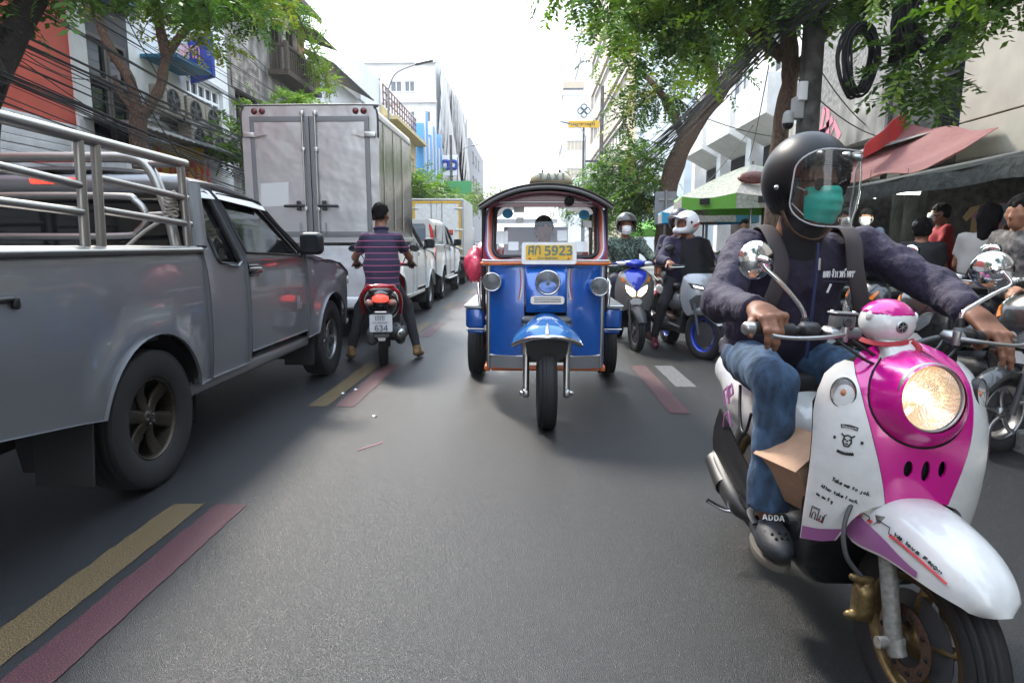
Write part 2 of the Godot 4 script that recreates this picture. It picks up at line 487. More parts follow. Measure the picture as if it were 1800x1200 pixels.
func axis_z(at: Vector3, sgn := 1.0) -> Transform3D:
	return Transform3D(Basis(Vector3(1, 0, 0), PI / 2 * sgn), at)

# ------------------------------------------------------------------ shared surfaces
func make_textures() -> void:
	noise_tex("fine", 0.06, 0.72, 1.0, 4, 512)
	noise_tex("soft", 0.012, 0.88, 1.0, 5, 512)
	noise_tex("grime", 0.02, 0.5, 1.0, 6, 512, FastNoiseLite.TYPE_SIMPLEX_SMOOTH, 0.0, 30.0, 0.3)
	noise_tex("stain", 0.008, 0.35, 1.0, 6, 512, FastNoiseLite.TYPE_SIMPLEX_SMOOTH, 0.0, 40.0, 0.45)
	noise_tex("aggregate", 0.13, 0.05, 1.0, 3, 1024)
	tex.aggregate.color_ramp.offsets = PackedFloat32Array([.25, .47, .62, .78]); tex.aggregate.color_ramp.colors = PackedColorArray([Color(.34, .34, .34), Color(.5, .5, .5), Color(.74, .74, .73), Color(1, 1, .98)])
	noise_tex("aggregate_n", 0.2, 0, 1, 3, 1024, FastNoiseLite.TYPE_SIMPLEX_SMOOTH, 7.0)
	noise_tex("patches", 0.02, 0.62, 1.0, 6, 1024, FastNoiseLite.TYPE_SIMPLEX_SMOOTH, 0.0, 25.0)
	noise_tex("weave_n", 0.3, 0, 1, 2, 512, FastNoiseLite.TYPE_SIMPLEX, 2.0)
	noise_tex("dent_n", 0.006, 0, 1, 3, 512, FastNoiseLite.TYPE_SIMPLEX_SMOOTH, 3.0)
	noise_tex("crumple_n", 0.018, 0, 1, 4, 512, FastNoiseLite.TYPE_SIMPLEX_SMOOTH, 8.0)
	noise_tex("rough_n", 0.06, 0, 1, 4, 512, FastNoiseLite.TYPE_SIMPLEX_SMOOTH, 5.0)
	noise_tex("bark", 0.03, 0.4, 1.0, 5, 512, FastNoiseLite.TYPE_SIMPLEX_SMOOTH, 0.0, 20.0)
	noise_tex("smear", 0.015, 0.35, 0.8, 5, 512)
	noise_tex("scuff", 0.03, 0.88, 1.0, 5, 512, FastNoiseLite.TYPE_SIMPLEX_SMOOTH, 0.0, 20.0, 0.2)
	noise_tex("blotch", 0.02, 0.1, 1.0, 2, 512, FastNoiseLite.TYPE_CELLULAR, 0.0, 40.0)
	mt("asphalt", .044, .047, .055, .37, 0, {tex = "aggregate", bump = "aggregate_n", bump_scale = 0.45, world = true, scale = 1.1, spec = .5})
	mats.asphalt.detail_enabled = true; mats.asphalt.detail_albedo = tex.patches; mats.asphalt.detail_blend_mode = BaseMaterial3D.BLEND_MODE_MUL
	mats.asphalt.uv2_triplanar = true; mats.asphalt.uv2_world_triplanar = true; mats.asphalt.uv2_scale = Vector3(.035, .035, .014); mats.asphalt.uv2_offset = Vector3(.4, .4, .4)
	mt("yellow_paint", .30, .20, .075, .5, 0, {tex = "aggregate", bump = "aggregate_n", bump_scale = .6, world = true, scale = 1.1})
	mt("red_paint", .20, .050, .066, .5, 0, {tex = "aggregate", bump = "aggregate_n", bump_scale = .6, world = true, scale = 1.1})
	mt("pale_paint", .16, .16, .165, .6, 0, {tex = "grime", world = true, scale = 2.0})
	mt("concrete", .33, .32, .30, .85, 0, {tex = "grime", bump = "rough_n", bump_scale = .4, world = true, scale = .7})
	mt("old_concrete", .30, .29, .27, .9, 0, {tex = "stain", bump = "rough_n", bump_scale = .5, world = true, scale3 = Vector3(.35, .2, .35)})
	mt("weathered", .50, .47, .43, .9, 0, {tex = "stain", bump = "rough_n", bump_scale = .5, world = true, scale3 = Vector3(.35, .2, .35)})
	mt("kerb", .30, .29, .27, .85, 0, {tex = "grime", world = true, scale = 1.5})
	mt("white_wall", .80, .80, .79, .8, 0, {tex = "soft", bump = "rough_n", bump_scale = .2, world = true, scale3 = Vector3(.3, .15, .3)})
	mt("far_white", .74, .75, .76, .8, 0, {tex = "soft", world = true, scale3 = Vector3(.12, .06, .12)})
	mt("red_wall", .62, .105, .065, .6, 0, {tex = "soft", world = true, scale = .3})
	mt("cream_wall", .60, .53, .42, .8, 0, {tex = "soft", world = true, scale = .2})
	mt("beige_panel", .40, .36, .30, .75, 0, {tex = "soft", world = true, scale = .25})
	mt("yellow_wall", .62, .50, .26, .8, 0, {tex = "soft", world = true, scale = .2})
	mt("grey_wall", .33, .34, .36, .8, 0, {tex = "soft", world = true, scale = .2})
	mt("dark_glass", .012, .015, .018, .06, 0, {spec = .6})
	mt("window_glass", .03, .038, .045, .08, 0, {spec = .6})
	mt("pale_glass", .12, .14, .16, .1)
	mt("black_frame", .02, .02, .022, .5)
	mt("steel", .34, .33, .31, .36, 1.0)
	mt("chrome", .75, .75, .76, .12, 1.0)
	mt("dull_steel", .36, .36, .36, .4, 1.0)
	mt("alu", .5, .5, .49, .36, 1.0)
	mt("tyre", .016, .016, .017, .75, 0, {tex = "fine", bump = "rough_n", bump_scale = .15, scale = 5.0})
	mt("black_plastic", .018, .018, .019, .45, 0, {tex = "fine", scale = 6.0})
	mt("gloss_black", .010, .010, .011, .16, 0, {coat = .6})
	mt("grey_plastic", .07, .07, .075, .5, 0, {tex = "fine", scale = 6.0})
	mt("hole_shade", .004, .004, .004, .9)  # near-black colour standing in for the shade inside holes and grooves
	mt("rubber_seat", .014, .014, .015, .6, 0, {bump = "rough_n", bump_scale = .3, scale = 8.0})
	mt("bronze_rim", .075, .062, .045, .45, .7, {tex = "grime", scale = 4.0})
	mt("alloy", .42, .42, .42, .33, .9, {tex = "grime", scale = 4.0})
	mt("lens_clear", .85, .88, .9, .05, 0, {alpha = .16})
	mt("lens_red", .45, .012, .012, .12, 0, {coat = .5})
	mt("lens_red_lit", .5, .02, .015, .15, 0, {glow = [1.0, .05, .03, 1.2]})
	mt("lens_orange", .6, .16, .02, .15)
	mt("lens_orange_lit", .7, .2, .03, .15, 0, {glow = [1.0, .33, .06, 1.6]})
	mt("lamp_on", .9, .85, .75, .2, 0, {glow = [1.0, .80, .52, 2.6]})
	mt("lamp_white", .9, .9, .9, .2, 0, {glow = [1.0, .97, .92, 2.0]})
	mt("tube_light", .9, .9, .9, .3, 0, {glow = [.92, 1.0, .95, 5.0]})
	mt("white_gloss", .74, .74, .72, .2, 0, {coat = .7, tex = "soft", scale = 1.2})
	mt("wood_old", .17, .135, .10, .85, 0, {tex = "bark", bump = "rough_n", bump_scale = .5, scale3 = Vector3(2, .6, 2)})
	mt("skin", .36, .17, .10, .5, 0, {tex = "soft", bump = "rough_n", bump_scale = .12, scale = 9.0, spec = .4})
	mt("skin_dark", .24, .11, .065, .5, 0, {tex = "soft", bump = "rough_n", bump_scale = .12, scale = 9.0, spec = .4})
	mt("skin_pale", .44, .25, .17, .5, 0, {tex = "soft", scale = 9.0, spec = .4})
	mt("hair", .007, .006, .006, .8, 0, {spec = .2, bump = "weave_n", bump_scale = 1.0, scale3 = Vector3(9, 3, 9)})
	mt("cable", .012, .012, .013, .6)
	mt("eye", .7, .68, .65, .2)
	mt("white_plain", .78, .78, .77, .55)
	mt("black_print", .012, .012, .012, .6)
	mt("grey_print", .10, .10, .11, .6)
	mt("white_print", .75, .75, .75, .6)
	mt("yellow_plate", .72, .42, .02, .4)
	mt("plate_white", .62, .62, .62, .35, 0, {tex = "fine", scale = 6.0})
	mt("red_print", .45, .03, .04, .5)
	mt("dark_cloth", .02, .02, .023, .85, 0, {bump = "crumple_n", bump_scale = .5, scale = 3.0, rim = .2})

# ------------------------------------------------------------------ ground
func ground() -> void:
	setting("ground", MB.new().box(V(0, -.35, -250), V(700, .4, 900)), mats.concrete)
	setting("road", MB.new().box(V(-1.175, -.1, -200), V(8.45, .2, 420)), mats.asphalt)
	for s in [[-5.4, -7.6, "pavement"], [3.05, 6.9, "pavement"]]:
		var kx: float = s[0]
		var w: float = s[1] - s[0]
		setting("pavement", MB.new().box(V(kx + w / 2 + signf(w) * .09, -.035, -190), V(absf(w) - .18, .30, 396)), mats.concrete)
		var kb := Node3D.new(); kb.name = numbered("kerb"); kb.set_meta("kind", "structure"); add_child(kb)
		var me := MB.new().box(V(0, 0, 0), V(.18, .34, .985), .02).mesh()
		for i in 34: inst(kb, "kerb_stone", me, mats.kerb, Transform3D(Basis(), V(kx + signf(w) * .09, -.035 + .004 * (i % 3), -1.0 - i)))
		stuff(part(kb, "far_kerb", MB.new().box(V(kx + signf(w) * .09, -.035, -200), V(.18, .34, 330)), mats.kerb))
	# lane markings: a yellow and a red dash side by side, worn, sheets of thermoplastic
	var rng := RandomNumberGenerator.new(); rng.seed = 4
	for i in 9:
		var z0 := -2.97 - 1.95 * 2.0 * (i - 0.0) + (0.0 if i else 0.0)
		z0 = [-2.97, -6.75, -10.5, -14.4, -18.3, -22.2, -26.1, -30.0, -33.9][i]
		var z1: float = [-1.0, -4.91, -8.8, -12.6, -16.5, -20.4, -24.3, -28.2, -32.1][i]
		for c in [[-1.70, .158, "yellow_paint", "yellow_lane_marking"], [-1.485, .158, "red_paint", "red_lane_marking"]]:
			setting(c[3], worn_strip(c[0], c[1], z0, z1, rng, .004), mats[c[2]])
	setting("red_lane_marking", worn_strip(1.15, .16, -6.73, -4.78, rng, .004), mats.red_paint)
	setting("red_lane_marking", worn_strip(1.15, .16, -10.6, -8.8, rng, .004), mats.red_paint)
	setting("white_lane_marking", worn_strip(1.42, .19, -6.73, -5.70, rng, .004), mats.pale_paint)
	# litter on the asphalt
	for k in [[-1.93, -4.15, .012, "pink straw"], ]:
		var m := MB.new().tube([V(-1.13, .005, -3.74), V(-1.19, .0055, -3.66), V(-1.25, .005, -3.57)].map(func(a): return a + V(.17, 0, -.25)), .003, 6)
		single("drinking_straw", m, mt("straw_pink", .6, .28, .33, .4), "pale pink drinking straw lying on the asphalt", "straw")
	for k in [[-1.62, -5.35, "on the yellow dash by the red one"], [-1.17, -4.62, "lying alone below the red dash"], [-1.55, -5.5, "on the far half of the lane dashes"]]:
		var m := MB.new()
		m.sheet(func(u: float, w: float): return V((u - .5) * .03 + .004 * sin(9 * w), .006 + .006 * sin(5 * u + 3 * w), (w - .5) * .022), 4, 4, .001)
		single("paper_scrap", m, mats.white_plain, "tiny white scrap of paper " + k[2], "litter", V(k[0], .002, k[1]), "white scraps on the road")
func worn_strip(x: float, w: float, z0: float, z1: float, rng: RandomNumberGenerator, y: float) -> MB:
	var l := []; var r := []; var n := maxi(4, int((z1 - z0) / .06))
	for i in n + 1:
		var z := lerpf(z0, z1, float(i) / n)
		l.append(Vector2(x - w / 2 + rng.randf_range(-.006, .006), z)); r.append(Vector2(x + w / 2 + rng.randf_range(-.003, .003), z))
	r.reverse()
	var m := MB.new()
	var rings := []
	for i in n + 1: rings.append(PackedVector3Array([V(l[i].x, y, l[i].y), V(r[n - i].x, y, r[n - i].y)]))
	m.loft(rings, false, false, false)
	return m

# ------------------------------------------------------------------ wheels
func wheel(parent: Node, at: Vector3, r: float, w: float, rim_r: float, rim: String, spokes: int, rim_mat: Material, tread := 0, called := "wheel") -> Node3D:
	# axis along X; the outer face looks to +X
	var o := Node3D.new(); o.name = called; parent.add_child(o, true); o.position = at
	var h := w / 2; var m := MB.new(); var nn := 56
	var prof := [Vector2(rim_r - .004, -h * .72), Vector2(rim_r + .004, -h * .86), Vector2(lerpf(rim_r, r, .45), -h), Vector2(lerpf(rim_r, r, .8), -h * .97), Vector2(r - .018, -h * .86)]
	var g := 0.006 if r > .3 else .004
	for i in 5:
		var a := -h * .78 + h * 1.56 * i / 4.0; var crown := .010 * (1 - pow(a / h, 2))
		if w < .16: crown = .03 * (1 - pow(a / h, 2))
		prof.append(Vector2(r - .010 + crown, a - h * .12)); prof.append(Vector2(r - .010 + crown, a + h * .12))
		if i < 4: prof.append(Vector2(r - .010 + crown - g, a + h * .15)); prof.append(Vector2(r - .010 + crown - g, a + h * .24))
	for i in range(4, -1, -1): prof.append(Vector2(prof[i].x, -prof[i].y))
	m.lathe(prof, nn, axis_x(Vector3.ZERO))
	if tread:
		for i in tread:
			var a := TAU * i / tread
			for s in [-1, 1]:
				m.box(V(s * h * .84, sin(a) * (r - .014), cos(a) * (r - .014)), V(h * .22, .016, TAU * r / tread * .55), .004, Basis(Vector3(1, 0, 0), -a))
	part(o, "tyre", m, mats.tyre)
	m = MB.new()
	var d := h * .55
	m.lathe([Vector2(rim_r, -h * .75), Vector2(rim_r, h * .78), Vector2(rim_r - .012, h * .8), Vector2(rim_r - .02, h * .6), Vector2(rim_r - .024, -h * .6), Vector2(rim_r, -h * .75)], 40, axis_x(Vector3.ZERO))
	m.lathe([Vector2(.001, d + .01), Vector2(rim_r * .17, d + .008), Vector2(rim_r * .24, d - .01), Vector2(rim_r * .26, d - .05), Vector2(.001, d - .06)], 20, axis_x(Vector3.ZERO))
	for i in spokes:
		var a := TAU * i / spokes + .3
		var rings := []
		for k in 5:
			var t := k / 4.0; var rad := lerpf(rim_r * .18, rim_r - .006, t); var wd := rim_r * (.17 if rim == "fat" else .09) * (1.0 + .35 * t * (1 if rim == "fat" else 0)); var x := d - .012 - .02 * sin(t * PI) + (0.012 * t)
			var c := V(x, sin(a) * rad, cos(a) * rad); var tn := V(0, cos(a), -sin(a)) * wd
			rings.append(PackedVector3Array([c - tn, c - tn * .6 + V(.012, 0, 0), c + tn * .6 + V(.012, 0, 0), c + tn, c - V(.03, 0, 0)]))
		m.loft(rings)
	part(o, "rim", m, rim_mat)
	m = MB.new()
	m.lathe([Vector2(.001, -h * .3), Vector2(rim_r * .72, -h * .3), Vector2(rim_r * .74, -h * .45), Vector2(.001, -h * .5)], 28, axis_x(Vector3.ZERO))
	part(o, "brake_disc", m, mats.grey_plastic)
	m = MB.new()
	for i in 5:
		var a := TAU * i / 5.0
		m.lathe([Vector2(.001, .012), Vector2(.008, .012), Vector2(.009, 0)], 6, axis_x(V(d + .002, sin(a) * rim_r * .13, cos(a) * rim_r * .13)))
	part(o, "wheel_nuts", m, mats.grey_plastic)
	return o

# ------------------------------------------------------------------ pickups. Local: forward -Z, right +X, origin on the ground under the rear axle's middle
func pk_side(w: Vector2, d: Dictionary) -> float:   # half width at (z, y)
	var y := w.y; var z := w.x
	var x: float = d.hw
	x += .018 * sin(clampf((y - .45) / .8, 0, 1) * PI)
	if y > d.belt: x -= (y - d.belt) * (.30 if not d.get("boxy", false) else .22) + pow(maxf(0, y - d.belt - .35), 2) * 1.2
	if y < .55: x -= pow((.55 - y) / .25, 2) * .03
	for wz in [0.0, -d.wb]:
		var r := Vector2(z - wz, y - .38).length()
		var t := 1.0 - smoothstep(d.arch + .03, d.arch + .16, r)
		x += .030 * t * smoothstep(1.3, .95, y)
	# shoulder line
	x -= .012 * smoothstep(.02, 0.0, absf(y - (d.belt - .06)) - .004) * (1.0 if d.get("crease", true) else 0.0)
	var nose: float = d.wb + .55
	if -z > nose: x -= pow((-z - nose) / .35, 2) * .16
	if z > d.rear - .12: x -= pow((z - d.rear + .12) / .12, 2) * .02
	return x
func arc2(cz: float, cy: float, r: float, a0: float, a1: float, k := 12) -> Array:
	var o := []
	for i in k + 1:
		var a := lerpf(a0, a1, float(i) / k)
		o.append(cz + cos(a) * r); o.append(cy + sin(a) * r)
	return o
func pickup(d: Dictionary, label: String, at: Vector3) -> Node3D:
	var root := thing("pickup_truck", label, "pickup truck", at)
	var paint: Material = d.paint
	var sf := func(w: Vector2): return V(pk_side(w, d), w.y, w.x)
	var lf := func(w: Vector2): return V(-pk_side(w, d), w.y, w.x)
	var wb: float = d.wb; var ar: float = d.arch; var sill: float = d.sill; var rail: float = d.rail; var rear: float = d.rear
	var cabr: float = d.cab_rear   # z of the cab's back
	var ds: float = d.door_rear; var de: float = d.door_front; var belt: float = d.belt; var roof: float = d.roof
	var gap := .006
	var b0 := -asin((.38 - sill) / ar) if true else 0.0
	# outlines as (z, y), rear is +z
	var bed := P2([rear, sill + .12, rear, rail, cabr + gap, rail, cabr + gap, sill])
	bed.append_array(P2(arc2(0, .38, ar, PI - b0, b0 if false else -(-b0), 18)))
	var bedp := P2([cabr + gap, sill, cabr + gap, rail, rear, rail, rear, sill + .12] + arc2(0, .38, ar, b0 + .05, PI - b0, 20))
	var quart := P2([ds + gap, sill, ds + gap, belt + .02, ds - .03, belt + .02, ds + .05 + (.0), roof - .05, cabr - .08, roof - .06, cabr - gap, rail + .04, cabr - gap, sill])
	quart = P2([cabr - gap, sill, ds + gap, sill, ds + gap, belt, ds + .17, roof - .04, cabr - .10, roof - .05, cabr - gap, rail])
	var door := P2([ds - gap, sill + .07, de + gap, sill + .07, de + gap, belt - .02, de + .08, belt + .02, de + .62, roof - .10, ds + .15, roof - .045, ds - gap, belt])
	var fend := P2([de - gap, sill] + arc2(-wb, .38, ar, b0 + .05, PI - b0, 20) + [-wb - .82, sill + .02, -wb - .80, belt - .28, -wb - .35, belt - .10, de - gap, belt - .02])
	if d.has("rear_door"):
		pass
	var hole_d: PackedVector2Array = d.win_door; var hole_q: PackedVector2Array = d.win_quarter
	for s in [[sf, 1.0], [lf, -1.0]]:
		var f: Callable = s[0]; var cell := .09 if d.get("near", false) else .14
		part(root, "bed_side", MB.new().panel(bedp, f, cell, .02), paint)
		var qp := part(root, "cab_quarter", MB.new().panel(quart, f, cell, .02, [hole_q]), paint)
		var dp := part(root, "door", MB.new().panel(door, f, cell, .02, [hole_d]), paint)
		part(root, "front_wing", MB.new().panel(fend, f, cell, .02), paint)
		var gi := func(w: Vector2): return f.call(w) - V(s[1] * .018, 0, 0)
		part(dp, "window_pane", MB.new().panel(hole_d, gi, .2), d.glass)
		part(qp, "window_pane", MB.new().panel(hole_q, gi, .2), d.glass)
		# weather strip round each opening
		for hh in [[hole_d, dp], [hole_q, qp]]:
			var pts := []
			for a in hh[0]: pts.append(f.call(a) - V(s[1] * .004, 0, 0))
			part(hh[1], "window_seal", MB.new().tube(pts, .011, 6, false, true), mats.black_plastic)
		# handle
		var hz := ds - .12; var hy := belt - .10; var hx: float = pk_side(Vector2(hz, hy), d) * s[1]
		part(dp, "door_handle", MB.new().box(V(hx + s[1] * .022, hy, hz), V(.026, .045, .20), .012).box(V(hx + s[1] * .006, hy, hz), V(.02, .085, .15), .009), d.trim)
		# mirror
		var mx: float = s[1] * (pk_side(Vector2(de, belt), d) + .115)
		var mir := MB.new(); var sd := SDF.new(V(mx - .16, belt - .06, de - .02), V(mx + .16, belt + .24, de + .22), .014)
		sd.boxs(V(mx, belt + .09, de + .11), V(.20, .19, .115), .05, .02).cap(V(mx - s[1] * .09, belt + .01, de + .1), V(mx - s[1] * .15, belt - .02, de + .06), .026, .03, .03).to(mir)
		var mo := part(root, "door_mirror", mir, d.mirror)
		part(mo, "mirror_glass", MB.new().prism(rrect(-.08, -.07, .08, .07, .03), .004, Transform3D(Basis(), V(mx, belt + .09, de + .168))), mats.dark_glass)
		# side lamp and badge
		part(root, "side_repeater", MB.new().lathe([Vector2(.001, .012), Vector2(.02, .008), Vector2(.026, 0)], 12, axis_x(V(s[1] * pk_side(Vector2(de - .18, belt - .17), d), belt - .17, de - .18), s[1])), mats.lens_clear if d.get("near", false) else mats.lens_orange)
		# wheels
		for wz in [0.0, -wb]:
			var wo := wheel(root, V(s[1] * (d.hw - .085), d.get("wr", .375), wz), d.get("wr", .375), .22, d.get("wr", .375) * .6, "fat", 6, d.rim_rear if wz == 0.0 else d.rim_front)
			if s[1] < 0: wo.rotation.y = PI
			# arch lining
			var li := MB.new(); var rg := []
			for i in 15:
				var a := lerpf(-.35, PI + .35, i / 14.0)
				rg.append(PackedVector3Array([V(s[1] * (d.hw - .01), .38 + sin(a) * (ar + .015), wz + cos(a) * (ar + .015)), V(s[1] * (d.hw - .38), .38 + sin(a) * (ar + .015), wz + cos(a) * (ar + .015))]))
			li.loft(rg, false, false, false)
			part(root, "arch_liner", li, mats.black_plastic)
		for wz in [0.0, -wb]:   # mud flaps
			part(root, "mud_flap", MB.new().box(V(s[1] * (d.hw - .14), .33, wz + ar + .03), V(.28, .30, .012), .004, Basis(Vector3(1, 0, 0), -.10)), mats.black_plastic)
		part(root, "sill", MB.new().box(V(s[1] * (d.hw - .07), sill - .035, (cabr + de) / 2 + .1), V(.12, .09, cabr - de + .35), .02), paint)
	# roof
	var rf := func(u: float, w: float):
		var z := lerpf(cabr - .10, de + .60, w)
		var hx := pk_side(Vector2(z, roof - .05), d) + .004
		var a := (u - .5) * 2
		return V(hx * a, roof - .05 + .085 * (1 - pow(absf(a), 3.0)) + .02 * sin(w * PI) - .055 * w * w, z)
	part(root, "roof", MB.new().sheet(rf, 14, 12, .02), paint)
	# windscreen and bonnet
	part(root, "windscreen", MB.new().sheet(func(u: float, w: float):
		var a := (u - .5) * 2; var y := lerpf(roof - .07, belt + .02, w); var z := lerpf(de + .60, de - .12, w) - .10 * (1 - a * a)
		return V(a * (pk_side(Vector2(z, y), d) - .03), y + .02 * (1 - a * a), z), 8, 5, .006), d.glass)
	part(root, "bonnet", MB.new().sheet(func(u: float, w: float):
		var a := (u - .5) * 2; var z := lerpf(de - .05, -wb - .80, w)
		return V(a * (pk_side(Vector2(z, belt - .25), d) - .01), lerpf(belt + .0, belt - .30, pow(w, 1.6)) + .06 * (1 - pow(absf(a), 3)) - .02, z), 10, 10, .02), paint)
	part(root, "front_bumper", MB.new().box(V(0, .62, -wb - .80), V(d.hw * 1.75, .36, .22), .07), paint)
	for s in [-1, 1]:
		part(root, "headlamp", MB.new().box(V(s * (d.hw - .17), belt - .30, -wb - .70), V(.30, .2, .3), .06), mats.lens_clear)
	# cab back wall with window
	part(root, "cab_back", MB.new().box(V(0, (rail - .25 + belt + .0) / 2, cabr - .05), V(d.hw * 1.86, belt - rail + .35, .05), .01), paint)
	var hb := pk_side(Vector2(cabr, belt + .2), d)
	part(root, "rear_header", MB.new().box(V(0, roof - .055, cabr - .10), V(hb * 1.9, .12, .09), .035), paint)
	for s in [-1, 1]:
		part(root, "rear_pillar", MB.new().tube([V(s * (hb + .02), rail + .02, cabr - .045), V(s * (hb - .035), roof - .06, cabr - .11)], .055, 8), paint)
	part(root, "rear_window", MB.new().box(V(0, (belt + roof) / 2 - .03, cabr - .085), V(hb * 1.86, roof - belt + .02, .008), 0), d.glass)
	if d.get("stop_lamp", false):
		part(root, "high_stop_lamp", MB.new().box(V(0.0, roof - .035, cabr - .052), V(.34, .035, .02), .008), mats.lens_red_lit)
	# bed: floor, inner walls, rails, tailgate
	var bm := MB.new()
	bm.box(V(0, .78, (rear + cabr) / 2), V(d.hw * 1.8, .05, rear - cabr - .04))
	bm.box(V(d.hw - .09, (rail + .78) / 2, (rear + cabr) / 2), V(.02, rail - .78, rear - cabr - .04)).box(V(-d.hw + .09, (rail + .78) / 2, (rear + cabr) / 2), V(.02, rail - .78, rear - cabr - .04))
	bm.box(V(0, (rail + .78) / 2, cabr + .03), V(d.hw * 1.8, rail - .78, .02))
	part(root, "bed_liner", bm, paint)
	for s in [-1, 1]:
		part(root, "bed_rail", MB.new().box(V(s * (d.hw - .035), rail + .004, (rear + cabr) / 2), V(.115, .035, rear - cabr - .01), .012), d.railmat)
	var tg := part(root, "tailgate", MB.new().sheet(func(u: float, w: float):
		var a := (u - .5) * 2; var y := lerpf(sill + .14, rail + .012, w)
		return V(a * (d.hw - .012), y, rear + .012 + .018 * sin(w * PI) - .02 * pow(absf(a), 8) + (.012 if w > .86 else 0.0)), 20, 14, .05), paint)
	part(root, "rear_bumper", MB.new().box(V(0, sill + .045, rear + .04), V(d.hw * 1.9, .17, .13), .03), d.get("bumper", mats.black_plastic))
	part(root, "chassis", MB.new().box(V(0, .42, -wb / 2), V(.9, .2, wb + 1.2), .02).box(V(0, .36, 0), V(1.4, .12, .12), .03).box(V(0, .36, -wb), V(1.4, .1, .12), .03).box(V(0, .52, (de + cabr) / 2), V(d.hw * 1.7, .08, cabr - de + .2)), mats.black_plastic)
	part(root, "cab_interior", MB.new().box(V(0, .95, cabr - .45), V(1.3, .75, .2), .05).box(V(.38, 1.0, de + .75), V(.45, .8, .18), .06).box(V(-.38, 1.0, de + .75), V(.45, .8, .18), .06).box(V(0, 1.0, de + .08), V(1.35, .3, .3), .05), mats.black_plastic)
	for s in [-1, 1]:
		var lamp := part(root, "tail_lamp", MB.new().box(V(s * (d.hw - .045), rail - .19, rear - .005), V(.11, .33, .10), .03), mats.lens_red)
		part(lamp, "brake_light", MB.new().box(V(s * (d.hw - .045), rail - .10, rear + .042), V(.085, .10, .014), .006), d.get("brake", mats.lens_red))
	return root

